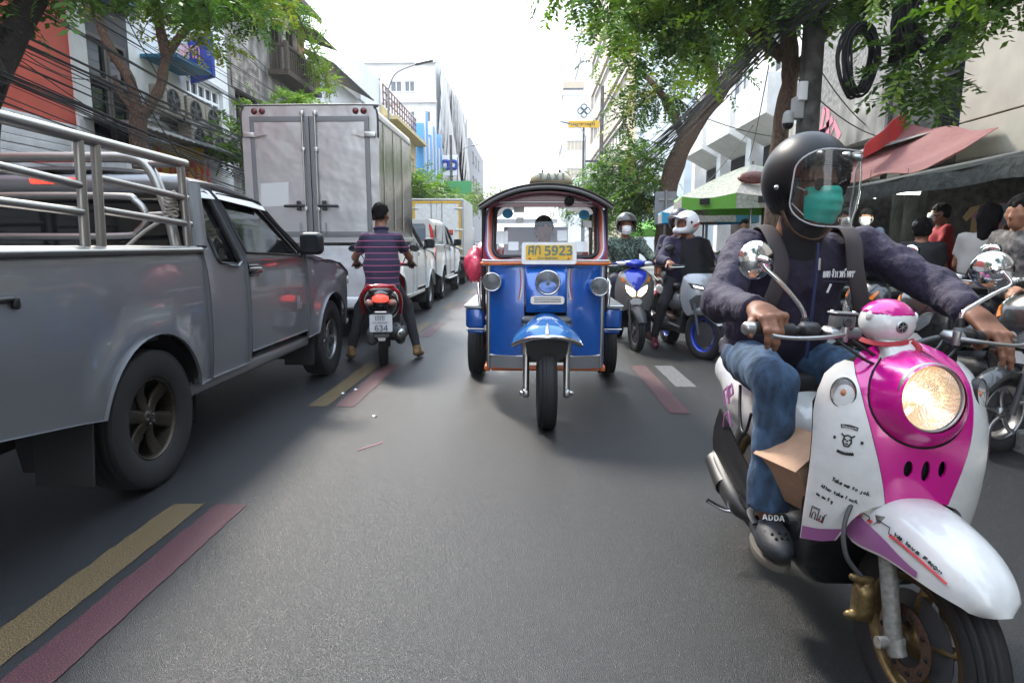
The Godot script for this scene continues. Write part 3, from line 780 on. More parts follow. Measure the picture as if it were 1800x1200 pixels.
func silver_pickup() -> void:
	mt("silver_paint", .20, .205, .215, .38, .5, {coat = .6, coat_rough = .04})
	mt("tint_glass", .006, .006, .007, .05, 0, {alpha = .97, spec = .5})
	var d := {hw = .885, wb = 3.0, arch = .44, sill = .46, rail = 1.245, rear = 1.18, cab_rear = -.62, door_rear = -1.18, door_front = -2.36, belt = 1.20, roof = 1.70, near = true, wr = .37,
		paint = mats.silver_paint, glass = mats.tint_glass, trim = mats.gloss_black, mirror = mats.black_plastic, rim_rear = mats.bronze_rim, rim_front = mats.alloy, railmat = mats.steel, stop_lamp = true,
		win_door = P2([-1.23, 1.225, -2.22, 1.19, -2.26, 1.225, -1.74, 1.575, -1.66, 1.605, -1.08, 1.615]),
		win_quarter = P2([-.83, 1.165, -1.09, 1.15, -1.115, 1.17, -.955, 1.60, -.925, 1.615, -.76, 1.605, -.735, 1.58, -.79, 1.195])}
	var root := pickup(d, "silver grey pickup truck with steel tube rack over its bed and muddy bronze rear wheel", V(-2.88, 0, -3.22))
	# window visors over the door and quarter windows
	var sx := func(z: float, y: float): return pk_side(Vector2(z, y), d)
	for q in [[-.73, -1.00, 1.625, 1.63], [-1.05, -1.78, 1.635, 1.595]]:
		part(root, "rain_visor", MB.new().sheet(func(u: float, w: float):
			var z := lerpf(q[0], q[1], u); var y := lerpf(q[2], q[3], u) - .055 * w
			return V(sx.call(z, y) + .012 + .02 * w, y, z), 8, 3, .003), mats.gloss_black)
	# steel tube rack on the bed
	var rk := part(root, "bed_rack", MB.new().tube([V(.86, 1.262, 1.1), V(.86, 1.262, -.6)], .014, 8), mats.steel)
	for s in [1.0, -1.0]:
		var x: float = s * .86
		var bar := func(y0: float, y1: float, z0: float, z1: float, r: float): part(rk, "rack_rail", MB.new().tube([V(x, y0, z0), V(x, y1, z1)], r, 12), mats.steel)
		bar.call(1.765, 1.745, 1.15, -.55, .027); bar.call(1.60, 1.545, 1.15, .36, .019); bar.call(1.585, 1.55, .22, -.54, .019)
		bar.call(1.455, 1.425, 1.15, .36, .019); bar.call(1.44, 1.40, .22, -.56, .019)
		for z in [.345, .235, 1.1]:
			part(rk, "rack_post", MB.new().tube([V(x, 1.26, z + .012), V(x, 1.75, z - .01)], .022, 10).box(V(x, 1.265, z + .012), V(.06, .012, .07), .003), mats.steel)
		part(rk, "rack_post", MB.new().tube([V(x, 1.26, -.52), V(x, 1.74, -.50)], .022, 10).box(V(x, 1.265, -.52), V(.06, .012, .07), .003), mats.steel)
	# headache frame behind the cab: bent hoop, inner loop, ties
	part(rk, "head_frame", MB.new().tube(spline([V(.80, 1.26, -.50), V(.74, 1.5, -.53), V(.66, 1.70, -.55), V(.56, 1.775, -.55), V(.3, 1.785, -.55), V(-.3, 1.785, -.55), V(-.56, 1.775, -.55), V(-.66, 1.70, -.55), V(-.74, 1.5, -.53), V(-.80, 1.26, -.50)], 5), .03, 12), mats.steel)
	part(rk, "head_frame_cap", MB.new().tube([V(.56, 1.745, -.56), V(.86, 1.745, -.53)], .02, 10), mats.steel)
	part(rk, "window_guard", MB.new().tube(spline([V(-.45, 1.33, -.5), V(.45, 1.33, -.5), V(.58, 1.36, -.5), V(.64, 1.44, -.5), V(.58, 1.53, -.5), V(.45, 1.56, -.5), V(-.45, 1.56, -.5), V(-.58, 1.53, -.5), V(-.64, 1.44, -.5), V(-.58, 1.36, -.5), V(-.45, 1.33, -.5)], 5), .02, 10), mats.steel)
	part(rk, "guard_tie", MB.new().tube([V(.64, 1.45, -.5), V(.80, 1.46, -.5)], .016, 8), mats.steel)
	part(rk, "guard_tie", MB.new().tube([V(-.64, 1.45, -.5), V(-.80, 1.46, -.5)], .016, 8), mats.steel)
	var rp := []
	for i in 40: rp.append(V(.80 + .035 * cos(i * 1.1), 1.44 + .0035 * i + .01 * sin(i * 2.3), -.47 + .035 * sin(i * 1.1)))
	single("rope", MB.new().tube(rp, .009, 6).tube(spline([V(.80, 1.44, -.44), V(.70, 1.36, -.38), V(.62, 1.27, -.32), V(.58, 1.20, -.25)], 5), .012, 6), mt("rope", .32, .29, .25, .9, 0, {bump = "rough_n", scale = 20.0}), "grey rope knotted round the corner of the steel bed rack", "rope", root.position)
	# bed tie hook and faded sticker, badge
	part(root, "tie_hook", MB.new().box(V(.90, 1.075, .90), V(.03, .03, .12), .01).box(V(.905, 1.06, .84), V(.035, .05, .03), .01), mats.black_plastic)
	var st := MB.new(); var dd := d
	var k := 0
	for row in [[.80, .20, "นจ"], [.74, .22, "บรก"]]:
		thai(st, row[2], .05, .007, func(w: Vector2): return V(pk_side(Vector2(-2.1 - w.x - k * .02, row[0] + w.y), dd) + .002, row[0] + w.y, -2.1 - w.x), func(_w: Vector2): return V(1, 0, 0))
		k += 1
	part(root, "faded_sticker", st, mt("sticker_grey", .42, .42, .42, .5))
	part(root, "engine_badge", MB.new().prism(rrect(-.035, -.012, .035, .012, .005), .004, Transform3D(Basis(Vector3.UP, PI / 2), V(pk_side(Vector2(-2.30, 1.02), d), 1.02, -2.30))), mats.dull_steel)

func white_pickups() -> void:
	mt("white_paint", .66, .67, .67, .28, 0, {coat = .8, tex = "soft", scale = .8})
	mt("pearl_paint", .60, .60, .58, .28, .1, {coat = .8, tex = "soft", scale = .8})
	var d := {hw = .875, wb = 3.05, arch = .43, sill = .46, rail = 1.25, rear = 1.15, cab_rear = -1.20, door_rear = -1.55, door_front = -2.48, belt = 1.22, roof = 1.72,
		paint = mats.white_paint, glass = mats.dark_glass, trim = mats.chrome, mirror = mats.white_paint, rim_rear = mats.alloy, rim_front = mats.alloy, railmat = mats.white_paint, brake = mats.lens_red_lit, bumper = mats.white_paint, crease = false,
		win_door = P2([-1.58, 1.25, -2.32, 1.24, -2.36, 1.27, -1.88, 1.60, -1.80, 1.625, -1.44, 1.635]), win_quarter = P2([-1.30, 1.26, -1.46, 1.25, -1.37, 1.60, -1.31, 1.61])}
	var root := pickup(d, "white pickup truck carrying a tall dented aluminium box with two rear doors", V(-2.90, 0, -9.72))
	for mo in root.find_children("door_mirror*", "", false, false): mo.material_override = mats.black_plastic
	# tailgate badges and handle
	words(root, "tailgate_badge", "HILUX", .085, mats.black_print, Transform3D(Basis(), V(.28, 1.06, 1.185)))
	words(root, "tailgate_badge", "REVO", .10, mats.black_print, Transform3D(Basis(), V(.28, .83, 1.185)))
	part(root, "tailgate_handle", MB.new().box(V(-.0, 1.14, 1.19), V(.25, .07, .03), .012), mats.black_plastic)
	part(root, "bumper_step", MB.new().box(V(-.05, .52, 1.26), V(.2, .035, .012), .004), mats.black_plastic)
	# the box: local corners
	mt("box_alu", .52, .525, .53, .36, .85, {bump = "dent_n", bump_scale = 1.0, scale = .7})
	mt("box_side", .40, .385, .33, .25, 1.0, {bump = "crumple_n", bump_scale = .22, scale3 = Vector3(1.3, .25, 1.3)})
	mt("box_frame", .19, .195, .20, .45, .6)
	var x0 := -.885; var x1 := .885; var y0 := 1.33; var y1 := 3.06; var z0 := 1.14; var z1 := -1.22
	var bx := part(root, "cargo_box", MB.new().loft([rr3(x0, y0, x1, y1, .09, z0 - .03), rr3(x0, y0, x1, y1, .09, z1)]), mats.box_side)
	# rear frame hoop, doors, rods
	var outer := rrect(x0 - .012, y0 - .02, x1 + .012, y1 + .012, .10, 6); var inner := rrect(x0 + .10, y0 + .06, x1 - .10, y1 - .125, .01, 1)
	part(bx, "rear_frame", MB.new().panel(outer, func(w: Vector2): return V(w.x, w.y, z0 + .012), .3, .06, [inner]), mats.box_alu)
	part(bx, "roof_edge", MB.new().tube(spline(([V(x0 - .01, y1 - .4, z0)] + [V(x0 - .01, y1 - .1, z0), V(x0 + .03, y1 - .02, z0), V(x0 + .11, y1 + .012, z0), V(x1 - .11, y1 + .012, z0), V(x1 - .03, y1 - .02, z0), V(x1 + .01, y1 - .1, z0), V(x1 + .01, y1 - .4, z0)]), 5), .016, 8), mt("box_dark_edge", .05, .05, .05, .5, .4))
	for s in [-1.0, 1.0]:
		var cx: float = s * .395
		var dr := part(bx, "rear_door", MB.new().box(V(cx, (y0 + y1) / 2 - .03, z0 + .006), V(.76, y1 - y0 - .2, .03), .006), mats.box_alu)
		var fr := MB.new()
		for e in [[cx - .36, .06], [cx + .36, .06]]: fr.box(V(e[0], (y0 + y1) / 2 - .03, z0 + .024), V(e[1], y1 - y0 - .2, .012), .003)
		for e in [y0 + .09, y1 - .16]: fr.box(V(cx, e, z0 + .0255), V(.78, .07, .010), .003)
		part(dr, "door_frame", fr, mats.box_frame)
		part(dr, "lock_rod", MB.new().tube([V(s * .085, y0 + .03, z0 + .055), V(s * .085, y1 - .06, z0 + .055)], .014, 8), mats.alu)
		for e in [y0 + .04, y0 + .42, y1 - .55, y1 - .09]:
			part(dr, "rod_keeper", MB.new().box(V(s * .085, e, z0 + .05), V(.055, .06, .04), .008), mats.alu)
		part(dr, "lock_handle", MB.new().tube([V(s * .09, y0 + .46, z0 + .08), V(s * .36, y0 + .455, z0 + .085)], .018, 8).box(V(s * .17, y0 + .46, z0 + .07), V(.05, .13, .04), .008), mats.black_plastic)
		part(dr, "latch_hook", MB.new().tube([V(s * .17, y0 + .24, z0 + .05), V(s * .17, y0 + .12, z0 + .06), V(s * .15, y0 + .09, z0 + .06)], .009, 6), mats.dull_steel)
		for e in [y1 - .36]:
			part(dr, "hinge", MB.new().box(V(s * .80, e, z0 + .035), V(.15, .07, .03), .01).prism(P2([0, -.035, .17, 0, 0, .035]), .02, Transform3D(Basis(Vector3.UP, PI if s > 0 else 0.0), V(s * .73, e, z0 + (.05 if s > 0 else .03)))), mats.alu)
		for e in [.615, .72]:
			part(bx, "marker_lamp", MB.new().lathe([Vector2(.001, .02), Vector2(.035, .014), Vector2(.042, 0)], 14, axis_z(V(s * e, y1 - .06, z0 + .015))), mt("lens_dull", .10, .012, .01, .25))
	part(bx, "sticker_remnant", MB.new().prism(P2([0, 0, .38, .01, .39, .32, .02, .30]), .0015, Transform3D(Basis(), V(-.70, 1.78, z0 + .022))), mt("sticker_remnant", .56, .56, .54, .5))
	part(bx, "gutter_rail", MB.new().box(V(x1 + .004, y1 - .13, (z0 + z1) / 2), V(.02, .05, z0 - z1 - .08), .006).box(V(x1 + .004, y0 + .03, (z0 + z1) / 2), V(.02, .07, z0 - z1 - .08), .006), mats.alu)
	for i in 3:
		part(bx, "side_rib", MB.new().box(V(x1 + .002, (y0 + y1) / 2, z0 - .35 - i * .62), V(.012, y1 - y0 - .3, .035), .004), mats.box_side)
	# second: pearl white double cab with canopy
	var d2 := {hw = .90, wb = 3.22, arch = .44, sill = .52, rail = 1.27, rear = 1.0, cab_rear = -.55, door_rear = -1.42, door_front = -2.40, belt = 1.26, roof = 1.82,
		paint = mats.pearl_paint, glass = mats.dark_glass, trim = mats.chrome, mirror = mats.black_plastic, rim_rear = mats.alloy, rim_front = mats.alloy, railmat = mats.pearl_paint, brake = mats.lens_orange_lit, bumper = mats.dull_steel, boxy = true,
		win_door = P2([-1.46, 1.29, -2.26, 1.28, -2.30, 1.31, -1.86, 1.69, -1.75, 1.715, -1.34, 1.725]), win_quarter = P2([-.72, 1.29, -1.36, 1.29, -1.25, 1.72, -.75, 1.715])}
	var r2 := pickup(d2, "pearl white pickup truck with a canopy over its bed and amber signal lit", V(-3.02, 0, -15.3))
	var cn := part(r2, "canopy", MB.new().loft([rr3(-.84, 1.28, .84, 1.84, .12, .98), rr3(-.85, 1.28, .85, 1.87, .12, .4), rr3(-.85, 1.28, .85, 1.87, .12, -.60)]), mats.pearl_paint)
	part(cn, "canopy_window", MB.new().sheet(func(u: float, w: float): return V(.862 - .01 * w, 1.36 + .36 * w, .62 - 1.05 * u), 2, 2, .006), mats.dark_glass)
	part(cn, "canopy_rear_window", MB.new().prism(rrect(-.68, 1.36, .68, 1.74, .05), .01, Transform3D(Basis(), V(0, 0, .985))), mt("rear_sky_glass", .10, .13, .16, .07, 0, {spec = .7}))
	for s in [-1, 1]:
		part(cn, "canopy_lamp", MB.new().tube(spline([V(s * .835, 1.34, .98), V(s * .80, 1.6, .965), V(s * .75, 1.80, .93)], 4), .042, 8), mats.lens_red)
	part(r2, "side_step", MB.new().box(V(.93, .45, -1.55), V(.14, .05, 1.7), .02), mats.alu)
func rr3(x0: float, y0: float, x1: float, y1: float, r: float, z: float) -> PackedVector3Array:   # a hoop rounded at its top corners
	var o := PackedVector3Array()
	for c in [[x1 - r, y1 - r, 0], [x0 + r, y1 - r, 1]]:
		for i in 6:
			var a: float = PI / 2 * (c[2] + i / 5.0); o.append(V(c[0] + cos(a) * r, c[1] + sin(a) * r, z))
	o.append(V(x0, y0, z)); o.append(V(x1, y0, z))
	return o
func far_traffic() -> void:
	mt("truck_white", .62, .63, .64, .35, 0, {tex = "soft", scale = .8})
	mt("truck_yellow", .62, .36, .03, .4)
	var t := thing("box_truck", "white box truck with yellow framed rear doors and a red sticker", "truck", V(-3.0, 0, -20.6))
	# rear face at local z 0; forward -Z
	part(t, "cargo_box", MB.new().box(V(0, 1.80, -1.6), V(1.72, 1.86, 3.2), .03), mats.truck_white)
	var fr := MB.new()
	fr.box(V(0, 2.69, .02), V(1.70, .07, .03), .006).box(V(0, .92, .02), V(1.70, .07, .03), .006)
	for s in [-1, 1]: fr.box(V(s * .815, 1.805, .02), V(.07, 1.70, .03), .006)
	part(t, "door_frame", fr, mats.dull_steel)
	var yf := MB.new()
	yf.box(V(0, 2.615, .022), V(1.54, .07, .02), .004).box(V(0, .995, .022), V(1.54, .07, .02), .004)
	for s in [-1, 1]: yf.box(V(s * .735, 1.805, .022), V(.07, 1.55, .02), .004)
	part(t, "yellow_frame", yf, mats.truck_yellow)
	for s in [-1.0, 1.0]:
		var dr := part(t, "rear_door", MB.new().box(V(s * .352, 1.805, .012), V(.688, 1.54, .02), .004), mats.white_gloss)
		for y in [1.15, 1.75, 2.42]: part(dr, "hinge", MB.new().box(V(s * .70, y, .04), V(.26, .05, .02), .006), mats.alu)
		part(dr, "lock_rod", MB.new().tube([V(s * .17, .95, .04), V(s * .17, 2.66, .04)], .014, 6), mats.alu)
	part(t, "red_sticker", MB.new().box(V(.40, 1.67, .026), V(.24, .17, .006)), mt("truck_sticker", .50, .05, .03, .5))
	part(t, "sticker_text", MB.new().box(V(.40, 1.62, .031), V(.19, .04, .003)), mats.black_print)
	part(t, "chassis", MB.new().box(V(0, .66, -1.6), V(1.2, .24, 3.3), .02).box(V(0, .70, -.02), V(1.66, .14, .12), .02), mats.grey_plastic)
	for s in [-1, 1]:
		part(t, "tail_lamp", MB.new().box(V(s * .62, .70, .05), V(.26, .08, .03), .01), mats.lens_red)
		part(t, "mud_flap", MB.new().box(V(s * .68, .42, -.30), V(.34, .44, .015), .004), mats.black_plastic)
		for z in [-.75, -3.6]: wheel(t, V(s * .70, .34, z), .34, .24, .2, "fat", 5, mats.grey_plastic)
	part(t, "cab", MB.new().loft([rr3(-.82, .5, .82, 2.0, .15, -3.35), rr3(-.82, .5, .82, 2.0, .15, -4.3), rr3(-.8, .5, .8, 1.3, .15, -4.8)]), mats.truck_white)
	# a white car and a blue tuk-tuk further up the queue
	var c := thing("white_car", "white saloon car queueing behind the box truck, mostly hidden", "car", V(-2.05, 0, -27.5))
	part(c, "body", MB.new().loft([rr3(-.80, .3, .80, .95, .15, 0), rr3(-.85, .25, .85, 1.0, .15, -.6), rr3(-.85, .25, .85, .98, .15, -3.4), rr3(-.8, .3, .8, .8, .15, -4.2)]), mats.white_paint)
	part(c, "cabin", MB.new().loft([rr3(-.72, .95, .72, 1.0, .02, -.2), rr3(-.65, .95, .65, 1.44, .18, -.9), rr3(-.65, .95, .65, 1.44, .18, -2.1), rr3(-.75, .95, .75, 1.0, .02, -3.0)]), mats.dark_glass)
	part(c, "roof", MB.new().loft([rr3(-.62, 1.42, .62, 1.455, .02, -.9), rr3(-.62, 1.42, .62, 1.46, .02, -2.1)]), mats.white_paint)
	for s in [-1, 1]:
		for z in [-.8, -3.3]: wheel(c, V(s * .74, .31, z), .31, .2, .2, "fat", 5, mats.alloy)
		part(c, "tail_lamp", MB.new().box(V(s * .66, .82, .02), V(.26, .13, .06), .02), mats.lens_red)

# ------------------------------------------------------------------ tuk-tuk. Local: forward +Z, origin on the ground under the front axle
func tuk_front(w: Vector2) -> Vector3:
	var z := -.47 - .10 * pow(absf(w.x) / .47, 5)
	if w.y > 1.13: z -= (w.y - 1.13) * .42
	else: z += .03 * sin(clampf((w.y - .3) / .85, 0, 1) * PI)
	return V(w.x, w.y, z)
func lamp_round(parent: Node, at: Vector3, r: float, lit: Material, called := "headlamp", bowl := true, dir := Basis()) -> Node3D:
	var xf := Transform3D(dir * Basis(Vector3(1, 0, 0), PI / 2), at)
	var o := part(parent, called, MB.new().lathe([Vector2(.001, -.11), Vector2(r * .5, -.10), Vector2(r * .95, -.035), Vector2(r * 1.06, -.02)], 28, xf) if bowl else MB.new().lathe([Vector2(r * .9, -.03), Vector2(r * 1.05, -.02)], 28, xf), mats.chrome)
	part(o, "lamp_ring", MB.new().lathe([Vector2(r * 1.08, -.03), Vector2(r * 1.14, -.008), Vector2(r * 1.08, .012), Vector2(r * .98, .012), Vector2(r * .96, 0)], 32, xf), mats.chrome)
	part(o, "reflector", MB.new().lathe([Vector2(.001, -.055), Vector2(r * .35, -.05), Vector2(r * .7, -.032), Vector2(r * .97, -.004)], 28, xf), mt("reflector", .7, .7, .7, .18, 1.0))
	part(o, "bulb", MB.new().lathe([Vector2(.001, .0), Vector2(r * .14, -.006), Vector2(r * .17, -.03), Vector2(r * .12, -.05)], 14, xf), lit)
	var ln := MB.new()
	ln.lathe([Vector2(.001, .022), Vector2(r * .4, .019), Vector2(r * .75, .011), Vector2(r * .98, .002)], 32, xf)
	part(o, "lens", ln, mt("fluted_glass", .8, .82, .84, .05, 0, {alpha = .07, bump = "weave_n", bump_scale = .6, scale = 6.0}))
	return o
func tuktuk() -> void:
	mt("tuk_blue", .008, .115, .50, .22, .15, {coat = 1.0, tex = "soft", scale = 2.0})
	mt("tuk_blue_light", .02, .16, .45, .22, .15, {coat = 1.0})
	mt("tuk_maroon", .22, .02, .06, .3, 0, {coat = .6})
	mt("tuk_orange", .62, .14, .03, .35, 0, {coat = .4})
	mt("tuk_red", .5, .03, .03, .35, 0, {coat = .4})
	mt("tuk_purple", .12, .06, .36, .35, 0, {coat = .4})
	mt("tuk_white_line", .7, .68, .66, .4)
	mt("tuk_canvas", .035, .028, .024, .75, 0, {tex = "grime", bump = "crumple_n", bump_scale = .2, scale = 2.0})
	mt("screen_glass", .3, .33, .33, .03, 0, {alpha = .05, spec = .6})
	mt("tuk_cream", .66, .58, .38, .4, 0, {tex = "fine", scale = 4.0})
	mt("sticker_blue", .02, .27, .50, .45)
	var t := thing("tuk_tuk", "blue three wheeled taxi with chrome lamps, yellow plate and TAXI roof sign", "tuk-tuk", V(.115, 0, -4.47))
	var sf := tuk_front
	# front shell: two side panels, nose between them
	for s in [-1.0, 1.0]:
		var a: float = .165 * s; var b: float = .445 * s
		var pl := P2([a, .42, b, .42, b, 1.135, a * 1.0, 1.135]) if s > 0 else P2([b, .42, a, .42, a, 1.135, b, 1.135])
		var fp := part(t, "front_panel", MB.new().panel(pl, sf, .06, .03), mats.tuk_blue)
		part(fp, "panel_top_line", MB.new().ribbon([sf.call(Vector2(a, 1.118)), sf.call(Vector2(lerpf(a, b, .5), 1.12)), sf.call(Vector2(b * .93, 1.118))], V(0, 0, 1), .02, .003), mats.tuk_blue_light)
		part(fp, "panel_side_line", MB.new().ribbon(spline([sf.call(Vector2(a + s * .02, 1.10)), sf.call(Vector2(a + s * .012, .98)), sf.call(Vector2(a + s * .03, .86))], 4), V(0, 0, 1), .012, .003), mats.tuk_white_line)
		part(fp, "panel_side_line", MB.new().ribbon(spline([sf.call(Vector2(a + s * .032, 1.10)), sf.call(Vector2(a + s * .026, .98)), sf.call(Vector2(a + s * .042, .86))], 4), V(0, 0, 1), .008, .003), mats.tuk_red)
		var lp := P2([s * .165, .315, b, .315, b, .41, s * .165, .41]) if s > 0 else P2([b, .315, s * .165, .315, s * .165, .41, b, .41])
		part(t, "lower_panel", MB.new().panel(lp, sf, .08, .03), mt("tuk_grey", .30, .30, .31, .4, .5))
		part(t, "panel_trim", MB.new().tube([sf.call(Vector2(s * .17, .415)) + V(0, 0, .006), sf.call(Vector2(b * .98, .415)) + V(0, 0, .006)], .008, 6), mats.tuk_white_line)
		part(t, "corner_trim", MB.new().tube([sf.call(Vector2(b, .31)), sf.call(Vector2(b, .7)), sf.call(Vector2(b, 1.13))], .018, 8), mats.alu)
		# body flank
		part(t, "side_panel", MB.new().sheet(func(u: float, w: float): return V(s * lerpf(.45, .52, u), lerpf(.31, lerpf(1.12, .62, smoothstep(0.0, .5, u)), w), lerpf(-.57, -1.25, u)), 8, 6, .02), mats.tuk_blue)
		# small headlamps on brackets
		lamp_round(t, V(s * .41, 1.0 if s < 0 else .965, -.40), .066, mats.pale_glass, "side_headlamp")
		# pillars carrying the roof
		part(t, "roof_pillar", MB.new().tube([V(s * .515, .72, -.93), V(s * .505, 1.60, -.93)], .02, 10), mats.black_plastic)
		part(t, "rear_pillar", MB.new().tube([V(s * .52, .72, -2.3), V(s * .51, 1.62, -2.3)], .02, 10), mats.black_plastic)
		part(t, "arm_rail", MB.new().tube(spline([V(s * .55, .76, -1.0), V(s * .57, .95, -1.1), V(s * .57, .97, -1.5), V(s * .56, .97, -2.25)], 5), .014, 8), mats.chrome)
		# rear mudguard box
		part(t, "rear_mudguard", MB.new().box(V(s * .60, .645, -1.65), V(.17, .20, 1.15), .03).box(V(s * .60, .52, -1.28), V(.15, .05, .30), .015), mats.tuk_blue)
		part(t, "mudguard_trim", MB.new().box(V(s * .60, .752, -1.64), V(.19, .02, 1.17), .006).box(V(s * .60, .55, -1.066), V(.17, .012, .012), .004).box(V(s * .60, .74, -1.066), V(.17, .02, .012), .004), mats.alu)
		var w := wheel(t, V(s * .645, .27, -1.87), .27, .165, .15, "thin", 5, mats.dull_steel)
		if s < 0: w.rotation.y = PI
		# fork leg
		part(t, "fork_leg", MB.new().tube([V(s * .145, .74, -.10), V(s * .145, .50, -.03)], .034, 12).tube([V(s * .145, .52, -.035), V(s * .145, .24, .02)], .024, 12).box(V(s * .145, .235, .03), V(.05, .06, .06), .012), mats.alu)
		part(t, "axle_nut", MB.new().lathe([Vector2(.001, .02), Vector2(.016, .02), Vector2(.018, 0)], 6, axis_x(V(s * .17, .235, .03), s)), mats.chrome)
	# nose: rounded block with the main lamp and a chrome grille
	var nz := MB.new()
	nz.loft([nose_ring(1.13, .165, -.46, .03), nose_ring(1.10, .165, -.40, .05), nose_ring(.98, .155, -.30, .06), nose_ring(.86, .15, -.30, .06), nose_ring(.78, .15, -.33, .06)])
	part(t, "nose", nz, mats.tuk_blue)
	lamp_round(t, V(.012, 1.005, -.225), .084, mats.pale_glass, "headlamp")
	var gr := part(t, "chrome_grille", MB.new().prism(rrect(-.115, .845, .135, .905, .02), .03, Transform3D(Basis(), V(-.0, 0, -.262))), mats.chrome)
	for i in 3: part(gr, "grille_slot", MB.new().box(V(.01, .862 + .014 * i, -.230), V(.20, .006, .008), .002), mats.black_plastic)
	# front mudguard
	var mg := func(u: float, w: float):
		var x := (u - .5) * 2
		var y := curve([[0.0, .675], [.25, .725], [.5, .76], [.75, .775], [1.0, .775]], w) - lerpf(.075, .15, w) * pow(absf(x), 2.3)
		return V(x * lerpf(.235, .20, w), y, curve([[0.0, .26], [.25, .215], [.5, .12], [.75, -.02], [1.0, -.2]], w) - lerpf(.14, .05, w) * pow(absf(x), 2.2))
	var gd := part(t, "front_mudguard", MB.new().sheet(mg, 16, 14, .008), mats.tuk_blue_light)
	var rim := []
	for i in 17: rim.append(mg.call(i / 16.0, 0.0) + V(0, -.004, .006))
	part(gd, "mudguard_rim", MB.new().tube(rim, .017, 8), mats.chrome)
	part(gd, "mudguard_crest", MB.new().tube([mg.call(.5, .02) + V(0, .006, .004), mg.call(.5, .3) + V(0, .004, 0), mg.call(.5, .6)], [.02, .012, .004], 8), mats.alu)
	for s in [-1, 1]:
		var ln := []
		for i in 7: ln.append(mg.call(.5 + s * (.045 + .36 * pow(i / 6.0, 2)), .85 - .76 * i / 6.0) + V(0, .005, .003))
		part(gd, "mudguard_line", MB.new().ribbon(ln, V(0, .6, .8), .007, .003), mats.tuk_white_line)
	var fl := P2([-.15, 0, .15, 0, .135, -.09, .10, -.135])
	for i in 7: fl.append(Vector2(.08 - i * .027, -.14 - .012 * (i % 2)))
	fl.append_array(P2([-.10, -.135, -.135, -.09]))
	part(t, "rubber_flap", MB.new().prism(fl, .012, Transform3D(Basis(Vector3(1, 0, 0), .12), V(0, .64, .185))), mats.black_plastic)
	part(t, "fork_yoke", MB.new().box(V(0, .74, -.10), V(.36, .06, .09), .02).box(V(0, .62, -.16), V(.2, .3, .08), .02), mats.grey_plastic)
	var fw := wheel(t, V(0, .285, .03), .285, .135, .16, "thin", 6, mats.dull_steel)
	fw.rotation.y = .02
	# windscreen surround
	var so := P2([-.49, 1.135, .49, 1.135, .495, 1.22, .46, 1.55, .44, 1.63, .30, 1.66, -.30, 1.66, -.44, 1.63, -.46, 1.55, -.495, 1.22])
	var hole := rrect(-.395, 1.195, .395, 1.585, .06, 5)
	var sur := part(t, "windscreen_frame", MB.new().panel(so, sf, .06, .03, [hole]), mats.tuk_maroon)
	for e in [[.012, .020, "black_frame"], [.03, .018, "tuk_red"], [.048, .014, "tuk_orange"], [.062, .012, "tuk_white_line"], [.074, .012, "tuk_purple"]]:
		var g: float = e[0]; var op := rrect(-.395 - g, 1.195 - g * .8, .395 + g, 1.585 + g * .6, .06 + g, 6); var pts := []
		for a in op: pts.append(sf.call(a) + V(0, 0, .003))
		pts.append(pts[0])
		if g < .02: part(sur, "rubber_seal", MB.new().tube(pts.slice(0, -1), .017, 8, false, true), mats.black_plastic)
		else: part(sur, "painted_band", MB.new().ribbon(pts, V(0, .35, .93), e[1], .002), mats[e[2]])
	part(sur, "belt_moulding", MB.new().tube(spline([V(-.5, 1.135, -.60), V(-.44, 1.135, -.47), V(0, 1.14, -.44), V(.44, 1.135, -.47), V(.5, 1.135, -.60)], 5), .014, 8), mats.tuk_orange)
	part(sur, "belt_stripe", MB.new().tube(spline([V(-.49, 1.16, -.57), V(-.43, 1.158, -.465), V(0, 1.16, -.447), V(.43, 1.158, -.465), V(.49, 1.16, -.57)], 5), .009, 6), mats.tuk_white_line)
	part(t, "windscreen", MB.new().panel(rrect(-.393, 1.197, .393, 1.583, .06, 5), func(w: Vector2): return sf.call(w) - V(0, 0, .012), .12, 0.0), mats.screen_glass)
	# stickers and papers behind the glass
	var tilt := Basis(Vector3(1, 0, 0), -.39)
	for c in [[-.298, 1.523], [.305, 1.513]]:
		var at: Vector3 = sf.call(Vector2(c[0], c[1])) - V(0, 0, .02)
		var sk := part(t, "round_sticker", MB.new().lathe([Vector2(.001, .002), Vector2(.042, .002), Vector2(.042, 0)], 24, Transform3D(tilt * Basis(Vector3(1, 0, 0), PI / 2), at)), mats.sticker_blue)
		part(sk, "sticker_emblem", MB.new().ribbon([at + tilt * V(-.014, -.012, .004), at + tilt * V(0, .02, .004), at + tilt * V(.014, -.012, .004), at + tilt * V(-.014, -.012, .004)], V(0, .38, .92), .005), mats.pale_glass)
	for c in [[-.34, 1.335, .09, .11], [-.21, 1.555, .085, .05], [.335, 1.44, .055, .055], [.28, 1.265, .10, .085], [.13, 1.35, .075, .09], [-.25, 1.27, .08, .07], [-.20, 1.47, .06, .05]]:
		var at: Vector3 = sf.call(Vector2(c[0], c[1])) - V(0, 0, .022)
		part(t, "paper_note", MB.new().box(at, V(c[2], c[3], .002), 0, tilt), mats.white_plain)
	# number plate
	var pt := Basis(Vector3(1, 0, 0), -.12)
	var po := V(.022, 1.215, -.36)
	var plt := part(t, "number_plate", MB.new().prism(rrect(-.205, -.082, .205, .082, .018), .02, Transform3D(pt, po)), mats.white_gloss)
	part(plt, "plate_face", MB.new().prism(rrect(-.175, -.055, .175, .056, .012), .003, Transform3D(pt, po + pt * V(0, .005, .0205))), mats.yellow_plate)
	mt("plate_green", .10, .18, .14, .5)
	words(plt, "plate_digits", "5923", .098, mats.plate_green, Transform3D(pt, po + pt * V(.07, .018, .025)), .003)
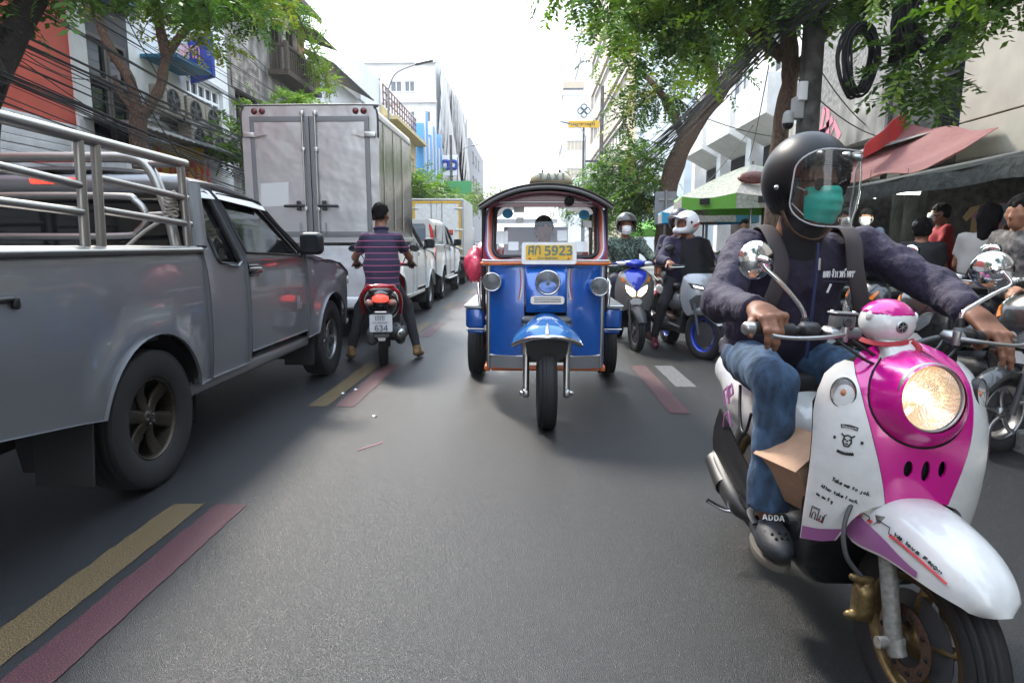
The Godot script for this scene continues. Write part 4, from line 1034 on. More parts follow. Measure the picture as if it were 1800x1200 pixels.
	thai_flat(plt, "สก", .062, .011, mats.plate_green, Transform3D(pt, po + pt * V(-.155, -.012, .0245)))
	thai_flat(plt, "กรงเทพมหานคร", .016, .003, mats.plate_green, Transform3D(pt, po + pt * V(-.085, -.045, .0245)))
	for s in [-1, 1]: part(plt, "plate_screw", MB.new().lathe([Vector2(.001, .004), Vector2(.008, .003), Vector2(.009, 0)], 10, Transform3D(pt * Basis(Vector3(1, 0, 0), PI / 2), po + pt * V(s * .145, -.038, .024))), mats.tuk_orange)
	# roof: dark canvas barrel with a front peak
	var rf := func(u: float, w: float):
		var x := (u - .5) * 2; var z := lerpf(-.42, -2.55, w)
		return V(x * (.505 + .02 * smoothstep(0, .1, w)), 1.725 - .155 * pow(absf(x), 2.2) + .02 * smoothstep(0, .25, w) - .01 * (1 - smoothstep(0, .04, w)), z - .06 * pow(absf(x), 3) * (1 - w))
	var roof := part(t, "roof", MB.new().sheet(rf, 26, 18, .022), mats.tuk_canvas)
	var ep := []
	for i in 27: ep.append(rf.call(i / 26.0, 0.0) + V(0, -.01, .004))
	part(roof, "roof_edge", MB.new().tube(ep, .014, 8), mt("roof_edge", .10, .095, .09, .5))
	part(t, "roof_lining", MB.new().sheet(func(u: float, w: float): return rf.call(u * .9 + .05, w * .96 + .02) - V(0, .05, 0), 16, 6, .01), mats.tuk_maroon)
	var hd := P2([-.46, 0, .46, 0, .44, .05])
	for i in 9: hd.append(Vector2(.40 - i * .1, .118 - .10 * pow(absf(.40 - i * .1) / .45, 2)))
	hd.append(Vector2(-.44, .05))
	part(t, "roof_fascia", MB.new().prism(hd, .02, Transform3D(Basis(), V(0, 1.575, -.67))), mats.tuk_maroon)
	part(t, "fascia_rail", MB.new().tube([V(-.40, 1.61, -.64), V(.40, 1.61, -.64)], .008, 6), mats.chrome)
	var hs := V(.185, 1.615, -.585)
	part(t, "speaker", MB.new().lathe([Vector2(.001, .01), Vector2(.012, .012), Vector2(.014, 0), Vector2(.028, .002), Vector2(.03, .014), Vector2(.036, .014), Vector2(.038, -.03), Vector2(.001, -.03)], 22, axis_z(hs)), mats.black_plastic)
	# taxi sign
	var sg := part(t, "taxi_sign", MB.new().loft([sign_ring(-.175, .0, .03), sign_ring(-.16, .045, .04), sign_ring(-.11, .075, .05), sign_ring(.11, .075, .05), sign_ring(.16, .045, .04), sign_ring(.175, .0, .03)]), mats.tuk_cream)
	words(sg, "sign_text", "T A X I", .07, mt("sign_letters", .12, .2, .26, .5), Transform3D(Basis(), V(.05, 1.815, -.748)), .006)
	for s in [-1, 1]: part(sg, "sign_bracket", MB.new().box(V(.045 + s * .075, 1.752, -.80), V(.035, .05, .03), .005).tube([V(.045 + s * .07, 1.84, -.80), V(.045 + s * .07, 1.875, -.80)], .009, 6), mats.black_plastic)
	# frame, floor, seats, back
	part(t, "underframe", MB.new().box(V(0, .30, -.57), V(.86, .04, .05), .008).box(V(-.46, .30, -1.4), V(.05, .05, 1.7), .01).box(V(.46, .30, -1.4), V(.05, .05, 1.7), .01).box(V(0, .27, -1.87), V(1.2, .06, .06), .015), mats.tuk_orange)
	part(t, "floor", MB.new().box(V(0, .36, -1.5), V(.94, .04, 1.8)), mats.black_plastic)
	part(t, "plastic_partition", MB.new().sheet(func(u: float, w: float): return V(-.36 + .58 * u, 1.02 + .42 * w, -1.42 + .02 * sin(u * 9)), 10, 4, .003), mt("partition", .62, .65, .70, .5, 0, {back = [.4, .4, .45]}))
	part(t, "driver_seat", MB.new().box(V(0, .62, -1.12), V(.5, .14, .36), .05).box(V(0, .88, -1.32), V(.46, .4, .09), .04), mats.rubber_seat)
	part(t, "bench", MB.new().box(V(0, .66, -2.0), V(.98, .16, .5), .06).box(V(0, .98, -2.3), V(.98, .55, .12), .05), mt("bench_red", .3, .03, .03, .45))
	part(t, "handlebar", MB.new().tube(spline([V(-.32, 1.10, -.88), V(-.2, 1.14, -.78), V(0, 1.12, -.7), V(.2, 1.14, -.78), V(.32, 1.10, -.88)], 4), .014, 8).tube([V(0, 1.12, -.7), V(0, .75, -.45)], .025, 8), mats.grey_plastic)
	part(t, "dashboard", MB.new().box(V(0, 1.12, -.60), V(.82, .10, .16), .03), mats.black_plastic)
	# bright pink bundle lashed to the side rail
	var sd := SDF.new(V(-.95, .75, -1.9), V(-.35, 1.45, -.9), .02)
	sd.ell(V(-.60, 1.13, -1.45), V(.10, .14, .24), .05).ell(V(-.62, 1.06, -1.28), V(.08, .11, .12), .05).ell(V(-.58, 1.20, -1.58), V(.08, .10, .14), .05)
	var fn := FastNoiseLite.new(); fn.frequency = 4.0; fn.fractal_octaves = 3; fn.seed = 3
	sd.rough(fn, .05, V(1.4, .8, 1.4))
	single("pink_plastic_bundle", sd.to(MB.new()), mt("pink_plastic", .62, .05, .10, .35, 0, {bump = "crumple_n", bump_scale = .8, scale = 3.0}), "pink red plastic sheeting bundled on the tuk-tuk's side rail", "plastic bundle", t.position)
func nose_ring(y: float, hw: float, z: float, r: float) -> PackedVector3Array:
	var o := PackedVector3Array()
	for i in 13:
		var a := PI * i / 12.0; var c := cos(a); var s := sin(a)
		o.append(V(signf(c) * pow(absf(c), .45) * hw, y, z + pow(s, .6) * r))
	o.append(V(-hw, y, -.52)); o.append(V(hw, y, -.52))
	return o
func sign_ring(x: float, h: float, d: float) -> Array:
	var r := []
	for a in [[-.01, -1], [h * .7, -.8], [h, -.35], [h, .35], [h * .7, .8], [-.01, 1]]: r.append(V(x + .045, 1.775 + a[0], -.80 + a[1] * d))
	return r

# ------------------------------------------------------------------ people. Local: facing +Z, their left is +X. J holds joints in the thing's own space
func fold_noise(sd := 5) -> FastNoiseLite:
	var f := FastNoiseLite.new(); f.seed = sd; f.frequency = 7.0; f.fractal_octaves = 3; f.fractal_type = FastNoiseLite.FRACTAL_RIDGED; return f
func hand(m: MB, wrist: Vector3, fwd: Vector3, back: Vector3, thumb: float, curls: Array, s := 1.0, cell := .0045, thumb_dir := Vector3.ZERO) -> void:
	# fwd: wrist to knuckles; back: out of the back of the hand; thumb: +1/-1 on which side (fwd x back) it leaves
	fwd = fwd.normalized(); back = (back - fwd * back.dot(fwd)).normalized()
	var side := fwd.cross(back) * thumb
	var lo := wrist - V(.16, .16, .16) * s; var sd := SDF.new(lo, wrist + V(.16, .16, .16) * s, cell)
	var kn := []
	for i in 4:
		var off: float = [.032, .011, -.011, -.031][i]; var reach: float = [.088, .092, .087, .077][i]
		kn.append(wrist + (fwd * reach + side * off + back * (.004 - absf(off - .004) * .12)) * s)
	for i in 4:
		sd.cap(wrist + side * [.022, .008, -.008, -.022][i] * s, kn[i], .0155 * s, .0125 * s, .016 * s, back, .82)
	for i in 4:
		var d := fwd; var b := back; var p: Vector3 = kn[i]; var c: Array = curls[i]
		var ln: Array = [[.041, .025, .020], [.046, .029, .021], [.043, .027, .021], [.034, .020, .018]][i]
		var r: Array = [[.0112, .0098, .0088, .0075], [.0115, .010, .009, .0078], [.011, .0095, .0085, .0074], [.0098, .0085, .0075, .0066]][i]
		for j in 3:
			var ax := d.cross(-b).normalized(); d = d.rotated(ax, deg_to_rad(c[j])); b = b.rotated(ax, deg_to_rad(c[j]))
			var q: Vector3 = p + d * ln[j] * s
			sd.cap(p, q, r[j] * s, r[j + 1] * s, .006 * s)
			sd.ell(p, V(1, 1, 1) * r[j] * 1.06 * s, .004)
			p = q
	var t0 := wrist + (fwd * .022 + side * .026 - back * .006) * s
	var td := thumb_dir if thumb_dir != Vector3.ZERO else (fwd * .75 + side * .55 - back * .35)
	td = td.normalized()
	var t1 := t0 + td * .042 * s; var td2 := (td + fwd * .35 - back * .25).normalized(); var t2 := t1 + td2 * .030 * s
	sd.cap(t0, t1, .0165 * s, .0125 * s, .014 * s).cap(t1, t2, .012 * s, .0105 * s, .006).cap(t2, t2 + (td2 + fwd * .2).normalized() * .022 * s, .0105 * s, .008 * s, .006)
	sd.cap(wrist - fwd * .05 * s, wrist + fwd * .01 * s, .026 * s, .026 * s, .02, side, 1.15)
	sd.to(m)
func head_mesh(m: MB, c: Vector3, b: Basis, s := 1.0, cell := .007) -> void:   # c: between the ears; b.z: where it faces
	var sd := SDF.new(c - V(.14, .17, .16) * s, c + V(.14, .16, .16) * s, cell)
	var e := func(p: Vector3, r: Vector3, k: float, op := 0): sd.ell(c + b * (p * s), r * s, k, b, op)
	e.call(V(0, .035, -.012), V(.076, .092, .097), .02)
	e.call(V(0, -.035, .022), V(.060, .075, .068), .03)
	e.call(V(0, -.085, .05), V(.032, .028, .032), .03)
	e.call(V(0, .022, .075), V(.05, .016, .016), .02)
	e.call(V(.033, .003, .092), V(.018, .012, .012), .012, 1); e.call(V(-.033, .003, .092), V(.018, .012, .012), .012, 1)
	sd.cap(c + b * (V(0, .008, .086) * s), c + b * (V(0, -.032, .105) * s), .008 * s, .014 * s, .012)
	e.call(V(0, -.062, .086), V(.024, .008, .010), .008); e.call(V(0, -.073, .083), V(.02, .007, .010), .006)
	for q in [-1, 1]:
		e.call(V(q * .078, -.005, -.008), V(.009, .031, .019), .008); e.call(V(q * .045, -.02, .06), V(.022, .02, .02), .03)
	sd.cap(c + b * (V(0, -.06, -.02) * s), c + b * (V(0, -.15, -.035) * s), .052 * s, .056 * s, .03)
	sd.to(m)
func hair_mesh(c: Vector3, b: Basis, s := 1.0, style := "short", cell := .009) -> MB:
	var sd := SDF.new(c - V(.17, .42, .18) * s, c + V(.17, .18, .17) * s, cell)
	sd.ell(c + b * (V(0, .042, -.018) * s), V(.088, .100, .106) * s, .02, b)
	if style == "long": sd.cap(c + b * (V(0, .0, -.07) * s), c + b * (V(0, -.27, -.10) * s), .085 * s, .05 * s, .04)
	else: sd.ell(c + b * (V(0, -.02, -.06) * s), V(.072, .07, .05) * s, .03, b)
	sd.boxs(c + b * (V(0, -.07, .10) * s), V(.22, .22, .12) * s, .02, 0, b, 1)
	if style != "long":
		sd.boxs(c + b * (V(0, -.115, 0) * s), V(.3, .13, .3) * s, .02, 0, b, 1)
		for q in [-1, 1]: sd.ell(c + b * (V(q * .085, -.015, .012) * s), V(.03, .045, .04) * s, 0, b, 1)
	var f := FastNoiseLite.new(); f.frequency = 22; f.fractal_octaves = 3
	sd.rough(f, .02, V(1, .5, 1))
	return sd.to(MB.new())
func person(label: String, at: Vector3, turn: float, J: Dictionary, o: Dictionary) -> Node3D:
	var t := thing("person", label, "person", at, turn, o.get("group", ""))
	var s: float = o.get("s", 1.0); var cell: float = o.get("cell", .018); var fat: float = o.get("fat", 1.0)
	var lo := V(9, 9, 9); var hi := -lo
	for k in J:
		if J[k] is Vector3: lo = lo.min(J[k]); hi = hi.max(J[k])
	lo -= V(.28, .22, .28); hi += V(.28, .22, .28)
	var rt: Vector3 = (J.sL - J.sR).normalized(); var hb: Basis = J.get("hb", Basis())
	var chest: Vector3 = J.chest; var hip: Vector3 = J.hip
	# skin: one figure, head and hands with finer grids of their own
	var m := MB.new(); var sk := SDF.new(lo, hi, maxf(cell, .016))
	sk.cap(hip, chest, .11 * s, .12 * s, .05, rt, 1.25).cap(chest, J.neck, .10 * s, .056 * s, .05).cap(J.neck, J.head, .052 * s, .05 * s, .03)
	for q in ["L", "R"]:
		sk.cap(J["s" + q], J["e" + q], .047 * s, .039 * s, .03).cap(J["e" + q], J["w" + q], .038 * s, .026 * s, .02).cap(chest + (J["s" + q] - chest) * .5, J["s" + q], .06 * s, .05 * s, .04)
		if J.has("h" + q): sk.cap(J["h" + q], J["k" + q], .074 * s, .05 * s, .03).cap(J["k" + q], J["a" + q], .05 * s, .034 * s, .02)
	sk.to(m)
	head_mesh(m, J.head, hb, s, o.get("head_cell", .009))
	for q in ["L", "R"]:
		var hd = J.get("hand" + q)
		var fw: Vector3 = (J["w" + q] - J["e" + q]).normalized(); var th := -1.0 if q == "L" else 1.0
		var cu := [[55, 60, 35], [55, 65, 35], [58, 65, 35], [60, 65, 35]]
		if hd == null:
			hand(m, J["w" + q], fw, V(0, 1, .2), th, cu if o.get("grip", false) else [[18, 20, 12], [20, 22, 14], [22, 24, 15], [25, 26, 15]], s, o.get("hand_cell", .007))
		else: hand(m, J["w" + q], hd[0], hd[1], th, hd[2] if hd.size() > 2 else cu, s, o.get("hand_cell", .007), hd[3] if hd.size() > 3 else Vector3.ZERO)
	var body := part(t, "body", m, o.get("skin", mats.skin))
	if o.get("eyes", false):
		for q in [-1, 1]: part(body, "eye", MB.new().lathe([Vector2(.001, .011), Vector2(.008, .008), Vector2(.012, 0)], 10, Transform3D(hb * Basis(Vector3(1, 0, 0), PI / 2), J.head + hb * (V(q * .032, .003, .082) * s))), mats.black_print)
	# upper garment
	var sl: float = o.get("sleeve", 1.0)   # 1 long, 0.5 short
	var tp := SDF.new(lo, hi, cell); var th_: float = o.get("thick", .012)
	var up: Vector3 = (chest - hip).normalized()
	tp.cap(hip - up * o.get("hem", .06), hip.lerp(chest, .5), (.135 * fat + th_) * s, (.13 * fat + th_) * s, .05, rt, 1.28, 2).cap(hip.lerp(chest, .45), chest, (.13 * fat + th_) * s, (.125 + th_) * s, .06, rt, 1.32)
	tp.cap(chest, J.neck, (.10 + th_) * s, (.060 + th_ * .6) * s, .05, rt, 1.1, 1)
	for q in ["L", "R"]:
		var sh: Vector3 = J["s" + q]; var el: Vector3 = J["e" + q]; var wr: Vector3 = J["w" + q]
		tp.cap(chest.lerp(sh, .3) + up * .02, sh, (.082 + th_) * s, (.052 + th_) * s, .05)
		if sl > .7:
			tp.cap(sh, el, (.058 + th_) * s, (.050 + th_) * s, .035).cap(el, el.lerp(wr, .93), (.049 + th_) * s, (.036 + th_) * s, .025, Vector3.ZERO, 1.0, 1)
		else: tp.cap(sh, sh.lerp(el, sl * 1.5), (.050 + th_) * s, (.055 + th_) * s, .04, Vector3.ZERO, 1.0, 1)
	tp.rough(fold_noise(o.get("seed", 5)), o.get("folds", .010), o.get("fold_scale", V(.9, .55, .9)))
	part(t, o.get("top_name", "shirt"), tp.to(MB.new()), o.top)
	if o.has("bottom"):
		var bt := SDF.new(lo, hi, cell)
		bt.ell(hip + V(0, -.01, 0), V(.165, .12, .135) * s, .04)
		for q in ["L", "R"]:
			bt.cap(J["h" + q], J["k" + q], .092 * s, .070 * s, .04).cap(J["k" + q], J["k" + q].lerp(J["a" + q], .97), .069 * s, o.get("cuff", .055) * s, .03, Vector3.ZERO, 1.0, 1)
		bt.rough(fold_noise(o.get("seed", 5) + 3), o.get("folds", .010), V(.9, .6, .9))
		part(t, "trousers", bt.to(MB.new()), o.bottom)
	if o.has("shoe"):
		for q in ["L", "R"]:
			var a: Vector3 = J["a" + q]; var toe: Vector3 = J["t" + q]; var heel: Vector3 = a + (a - toe).slide(V(0, 1, 0)).normalized() * .05
			heel.y = minf(toe.y + maxf(0.0, (a.y - toe.y) * .45), a.y)
			var sd := SDF.new(a.min(toe).min(heel) - V(.13, .13, .13), a.max(toe).max(heel) + V(.13, .13, .13), .011)
			sd.cap(heel, toe, .038 * s, .036 * s, .02, V(0, 1, 0), .9).cap(a + V(0, -.01, 0), heel.lerp(toe, .45), .042 * s, .036 * s, .035).cap(a, a + V(0, .02, 0), .043 * s, .044 * s, .02)
			sd.cap(heel.lerp(toe, .55), toe, .045 * s, .040 * s, .03, V(0, 1, 0), .75)
			part(t, "shoe", sd.to(MB.new()), o.shoe)
	match o.get("hair", ""):
		"short", "long": part(t, "hair", hair_mesh(J.head, hb, s, o.hair, o.get("hair_cell", .012)), mats.hair)
	if o.has("mask"): face_mask(t, J.head, hb, s, o.mask, o.get("mask_cell", .008))
	if o.has("cap"):
		var cp := MB.new()
		cp.sheet(func(u: float, w: float): var a := u * TAU; var e := w * PI / 2; return J.head + hb * (V(cos(a) * sin(e) * .095, .045 + cos(e) * .085, sin(a) * sin(e) * .108 - .01) * s), 20, 8)
		part(t, "cap", cp, o.cap)
	return t
func face_mask(t: Node, c: Vector3, b: Basis, s: float, material: Material, _cell := .006) -> void:
	var sf := func(u: float, w: float):
		var a := (u - .5) * 2; var y := lerpf(.012, -.105, w)
		var bul := .024 * sin(w * PI) + (.014 * (1 - smoothstep(0, .5, w)) * maxf(0, 1 - absf(a) * 4.5))
		var pleat := .0022 * sin(w * PI * 7)
		var hw := .070 - .014 * pow(w, 2)
		return c + b * (V(hw * sin(a * 1.25), y - .012 * a * a * (1 - 2 * w), .030 + .076 * cos(a * 1.25) + (bul + pleat) * (1 - a * a)) * s)
	var o := part(t, "face_mask", MB.new().sheet(sf, 16, 22, .002), material)
	for q in [0.0, 1.0]:
		for w in [.08, .9]:
			part(o, "ear_loop", MB.new().tube(spline([sf.call(q, w), c + b * (V((q - .5) * .172, lerpf(.01, -.05, w), .02) * s), c + b * (V((q - .5) * .178, -.005, -.02) * s)], 4), .0022, 5), mats.white_plain)
func helmet_open(t: Node, c: Vector3, b: Basis, s: float, material: Material, cell := .009) -> MeshInstance3D:   # three quarter shell
	var sd := SDF.new(c - V(.2, .22, .22) * s, c + V(.2, .22, .22) * s, cell)
	sd.ell(c + b * (V(0, .02, -.012) * s), V(.138, .150, .160) * s, 0, b)
	sd.ell(c + b * (V(0, .005, -.005) * s), V(.112, .125, .130) * s, 0, b, 1)
	sd.boxs(c + b * (V(0, -.175, .0) * s), V(.5, .16, .5) * s, .01, 0, b, 1)
	sd.boxs(c + b * (V(0, -.065, .165) * s), V(.24, .235, .26) * s, .05, 0, b, 1)
	var o := part(t, "helmet", sd.to(MB.new()), material)
	var rim := []
	for i in 21:
		var a := lerpf(-1.0, 1.0, i / 20.0); var yy := lerpf(.056, -.092, smoothstep(.55, 1.0, absf(a)))
		var x := .118 * sin(clampf(a * 1.5, -1, 1) * PI / 2) * (1.02)
		var z := .118 * sqrt(maxf(0, 1 - pow(x / .137, 2) - pow((yy - .02) / .152, 2) * .9)) * 1.35 - .01
		rim.append(c + b * (V(x, yy, clampf(z, .028, .145)) * s))
	part(o, "helmet_trim", MB.new().tube(rim, .006 * s, 6), mats.black_plastic)
	return o

# ------------------------------------------------------------------ the pink and white scooter. Local: forward +Z, origin on the ground under the front axle
func ap(w: Vector2) -> Vector3:   # its front shield: w = (x across, height)
	var y := w.y
	var zc := curve([[.42, -.11], [.50, -.085], [.58, -.068], [.70, -.055], [.80, -.062], [.90, -.095], [.96, -.145], [1.0, -.20], [1.03, -.25]], y)
	var a := clampf(w.x / .33, -1, 1) * 1.42
	var hw := curve([[.42, .236], [.55, .243], [.72, .243], [.85, .238], [.93, .222], [.98, .19], [1.03, .15]], y)
	return V(hw * sin(a) / sin(1.42), y - .02 * (1 - cos(a)), zc - .155 * (1 - cos(a)))
func apx(x: float, y: float) -> Vector2:   # from a real x to the shield's own coordinate
	return Vector2(asin(clampf(x / .243 * sin(1.42), -1, 1)) / 1.42 * .33, y)
func apoly(a: Array) -> PackedVector2Array:
	var r := PackedVector2Array()
	for i in range(0, a.size(), 2): r.append(apx(a[i], a[i + 1]))
	return r
func on_shield(m: MB, lines: Array, c: Vector2, sc: float, rot: float, pen: float, lift := .0015) -> void:   # pen strokes laid on the shield; c in its own coordinates
	for ln in lines:
		var pts := []; var nn := Vector3.ZERO
		for i in range(0, ln.size(), 2):
			var w := c + Vector2(ln[i], ln[i + 1]).rotated(rot) * sc
			var q := ap(w); var nv := MB.new().nrm(ap, w, .002); pts.append(q + nv * lift); nn += nv
		m.ribbon(pts, nn.normalized(), pen, .0006)
func scrawl(words_: String) -> Array:   # hand lettering: one or two strokes a letter on a 1 x 1 cell
	var G := {"T": [[0, 1, .8, 1.05], [.4, 1, .4, 0]], "a": [[.7, .55, .3, .65, .05, .3, .3, 0, .6, .2, .7, .6, .7, 0]], "k": [[.1, 1.1, .1, 0], [.6, .6, .1, .3, .65, 0]], "e": [[.1, .3, .65, .35, .5, .65, .2, .6, .05, .2, .3, 0, .65, .1]], "m": [[.05, 0, .05, .6, .3, .55, .35, 0], [.35, .5, .6, .6, .7, 0]], "t": [[.3, .95, .3, .1, .5, 0], [.05, .65, .6, .65]], "o": [[.35, .62, .05, .3, .35, 0, .65, .3, .35, .62]], "h": [[.1, 1.1, .1, 0], [.1, .4, .4, .6, .6, .4, .6, 0]], "i": [[.3, .6, .3, 0], [.3, .85, .3, .9]], "s": [[.6, .6, .2, .6, .15, .35, .55, .25, .5, 0, .1, .05]], "b": [[.1, 1.1, .1, 0, .5, 0, .6, .3, .4, .55, .1, .4]], "c": [[.6, .55, .2, .6, .05, .25, .3, 0, .6, .1]], "A": [[0, 0, .4, 1, .75, 0], [.15, .4, .6, .4]], "f": [[.6, 1, .35, 1, .3, 0], [.1, .6, .55, .6]], "r": [[.15, .6, .15, 0], [.15, .4, .5, .6]], "n": [[.1, .6, .1, 0], [.1, .4, .4, .6, .55, .4, .55, 0]], "W": [[0, 1, .2, 0, .45, .7, .65, 0, .9, 1]], "l": [[.2, 1.1, .2, 0]], "v": [[.05, .6, .3, 0, .6, .6]], "F": [[.1, 0, .1, 1, .7, 1], [.1, .5, .55, .5]], "I": [[.3, 1, .3, 0]], "N": [[.1, 0, .1, 1, .65, 0, .65, 1]], "O": [[.4, 1, 0, .5, .4, 0, .8, .5, .4, 1]], "!": [[.3, 1, .25, .3], [.25, .1, .25, 0]], ".": [[.2, .05, .3, .05]], "j": [[.4, .6, .4, -.3, .1, -.3]], "g": [[.6, .5, .3, .6, .1, .3, .4, .1, .6, .5, .6, -.3, .2, -.35]]}
	var out := []; var x := 0.0
	for ch in words_:
		for st in G.get(ch, []):
			var l := []
			for i in range(0, st.size(), 2): l.append(x + st[i]); l.append(st[i + 1])
			out.append(l)
		x += .55 if ch == " " else (.35 if ch in "il!.I" else .82)
	return out
func fender_at(u: float, w: float) -> Vector3:   # u across 0..1, w from the tip 0 to the back 1
	var a := (u - .5) * PI
	var y := curve([[0.0, .448], [.12, .505], [.35, .565], [.6, .60], [.8, .605], [1.0, .60]], w)
	var z := curve([[0.0, .235], [.12, .212], [.35, .125], [.6, .0], [.8, -.12], [1.0, -.22]], w)
	var hw := curve([[0.0, .028], [.08, .060], [.3, .090], [.6, .106], [1.0, .112]], w)
	var drop := curve([[0.0, .012], [.12, .055], [.35, .105], [.6, .135], [.85, .155], [1.0, .10]], w)
	var sx := signf(sin(a)) * pow(absf(sin(a)), .8)
	return V(hw * sx, y - drop * (1 - pow(maxf(cos(a), 0), .75)), z - .03 * (1 - cos(a)) * (1 - w))
func main_scooter() -> void:
	mt("scoot_white", .70, .70, .68, .26, 0, {coat = .8, tex = "scuff", scale = 1.3})
	mt("scoot_pink", .60, .006, .25, .22, .12, {coat = 1.0, coat_rough = .04})
	mt("scoot_purple", .30, .10, .26, .3, 0, {coat = .5})
	mt("scoot_black", .016, .017, .019, .38, 0, {tex = "grime", scale = 3.0, spec = .4})
	mt("fork_grey", .34, .33, .30, .5, .3, {tex = "grime", scale = 5.0})
	mt("gold_rim", .30, .21, .09, .42, .8, {tex = "grime", scale = 4.0})
	mt("cast_grey", .16, .16, .165, .5, .6)
	mt("red_cloth", .35, .03, .04, .8)
	mt("kraft", .50, .31, .20, .85, 0, {tex = "soft", scale = 4.0})
	var t := thing("motor_scooter", "pink and white scooter in the foreground with round headlight on and handwriting on its shield", "scooter", V(1.046, 0, -1.59))
	var st := Basis(Vector3.UP, deg_to_rad(7.0))   # steered a little to its left
	# front wheel, fork, mudguard
	var fw := wheel(t, V(0, .24, 0), .24, .085, .178, "thin", 5, mats.gold_rim, 0, "front_wheel"); fw.basis = st
	part(fw, "vented_disc", MB.new().lathe([Vector2(.065, .0), Vector2(.098, .0), Vector2(.098, .005), Vector2(.065, .005), Vector2(.065, .0)], 36, axis_x(V(-.052, 0, 0))), mt("rust_disc", .25, .15, .11, .4, .9, {tex = "grime", scale = 8.0}))
	for i in 10:
		var a := TAU * i / 10
		part(fw, "disc_hole", MB.new().lathe([Vector2(.001, .004), Vector2(.007, .004), Vector2(.007, -.004), Vector2(.001, -.004)], 8, axis_x(V(-.051, sin(a) * .082, cos(a) * .082))), mats.hole_shade)
	for s in [-1.0, 1.0]:
		var fo := MB.new().tube([st * V(s * .082, .56, -.075), st * V(s * .082, .40, -.035), st * V(s * .08, .245, .0)], [.021, .022, .021], 12).tube([st * V(s * .08, .25, .0), st * V(s * .075, .21, .015)], .024, 10)
		fo.tube([st * V(s * .055, .24, 0), st * V(s * .125, .24, 0)], .016, 8)
		part(t, "fork_leg", fo, mats.fork_grey)
	var cl := SDF.new(V(-.22, .18, -.15), V(-.02, .44, .12), .009)
	cl.boxs(st * V(-.115, .31, -.085), V(.05, .095, .055), .015, .01).cap(st * V(-.10, .37, -.08), st * V(-.15, .38, -.085), .012, .012, .01).cap(st * V(-.10, .26, -.08), st * V(-.155, .27, -.085), .015, .013, .01)
	part(t, "brake_caliper", cl.to(MB.new()), mats.gold_rim)
	part(t, "brake_hose", MB.new().tube(spline([st * V(-.13, .385, -.08), st * V(-.17, .44, -.09), st * V(-.17, .52, -.11), st * V(-.12, .60, -.14)], 5), .0065, 8), mats.grey_plastic)
	var fg := func(u: float, w: float): return st * fender_at(u, w)
	var fd := part(t, "front_mudguard", MB.new().sheet(fg, 22, 26, .004), mats.scoot_white)
	for s in [0, 1]:
		part(fd, "purple_band", MB.new().sheet(func(u: float, w: float):
			var ww := lerpf(.40, .985, w); var ed := lerpf(.03, .16, smoothstep(0, 1, w)) * u + .004
			var q: Vector3 = fg.call(ed if s == 0 else 1 - ed, ww)
			return q + st * V((-1 if s == 0 else 1) * .007, .002, 0), 5, 14), mats.scoot_purple)
	var fm := MB.new()
	var fput := func(p: Vector2): return fg.call(.085 + p.y * .9, .54 - p.x * 1.6) + st * V(-.008, .006, .002)
	for ln in scrawl("We love FINO!!"):
		var pts := []
		for i in range(0, ln.size(), 2): pts.append(fput.call(Vector2(ln[i] * .021 - .03, ln[i + 1] * .026 + .052 - ln[i] * .0006)))
		fm.ribbon(pts, st * V(-.8, .58, .1), .0042, .0006)
	for ln in [[-.22, .06, -.215, .10, -.18, .095, -.18, .055], [-.17, .05, -.165, .085, -.135, .08, -.13, .045], [-.11, .045, -.10, .09, -.055, .085, -.05, .04, -.04, .04]]:
		var pts := []
		for i in range(0, ln.size(), 2): pts.append(fput.call(Vector2(ln[i], ln[i + 1])))
		fm.ribbon(pts, st * V(-.8, .58, .1), .0028, .0006)
	part(fd, "handwriting", fm, mats.black_print)
	var fr := MB.new()
	for c in [[-.19, .062], [-.14, .055], [-.045, .035]]:
		fr.ribbon([fput.call(Vector2(c[0], c[1])), fput.call(Vector2(c[0] + .02, c[1] - .002))], st * V(-.8, .58, .1), .009, .0006)
	fr.ribbon([fput.call(Vector2(-.03, .036)), fput.call(Vector2(.06, .024)), fput.call(Vector2(.19, .012))], st * V(-.8, .58, .1), .006, .0006)
	stuff(part(fd, "red_marks", fr, mats.red_print))
	# front shield: pink centre and two white wings
	var lx := [.083, .587, .092, .63, .105, .68, .128, .767, .146, .85, .16, .92, .168, .962]
	var pk := []
	for i in range(0, lx.size(), 2): pk.append_array([lx[i], lx[i + 1]])
	pk.append_array([.15, .985, .10, 1.003, .04, 1.015, -.04, 1.015, -.10, 1.003, -.15, .985])
	for i in range(lx.size() - 2, -1, -2): pk.append_array([-lx[i], lx[i + 1]])
	pk.append_array([-.04, .594, 0, .596, .04, .594])
	var slots := []
	for sx in [-.043, .002, .046]:
		var el := PackedVector2Array()
		for i in 10:
			var a := TAU * i / 10; el.append(apx(sx + cos(a) * .0115, .693 + sin(a) * .026 * (1.15 if sx == .002 else .9) - (.006 if sx == .002 else 0.0)))
		slots.append(el)
	var lh := PackedVector2Array()
	for i in 16: lh.append(apx(-.018 + cos(TAU * i / 16) * .078, .891 + sin(TAU * i / 16) * .08))
	var pink := part(t, "front_panel", MB.new().panel(apoly(pk), ap, .028, .006, slots + [lh]), mats.scoot_pink)
	for el in slots: part(pink, "air_slot", MB.new().panel(el, func(w: Vector2): return ap(w) - V(0, 0, .02), .03), mats.hole_shade)
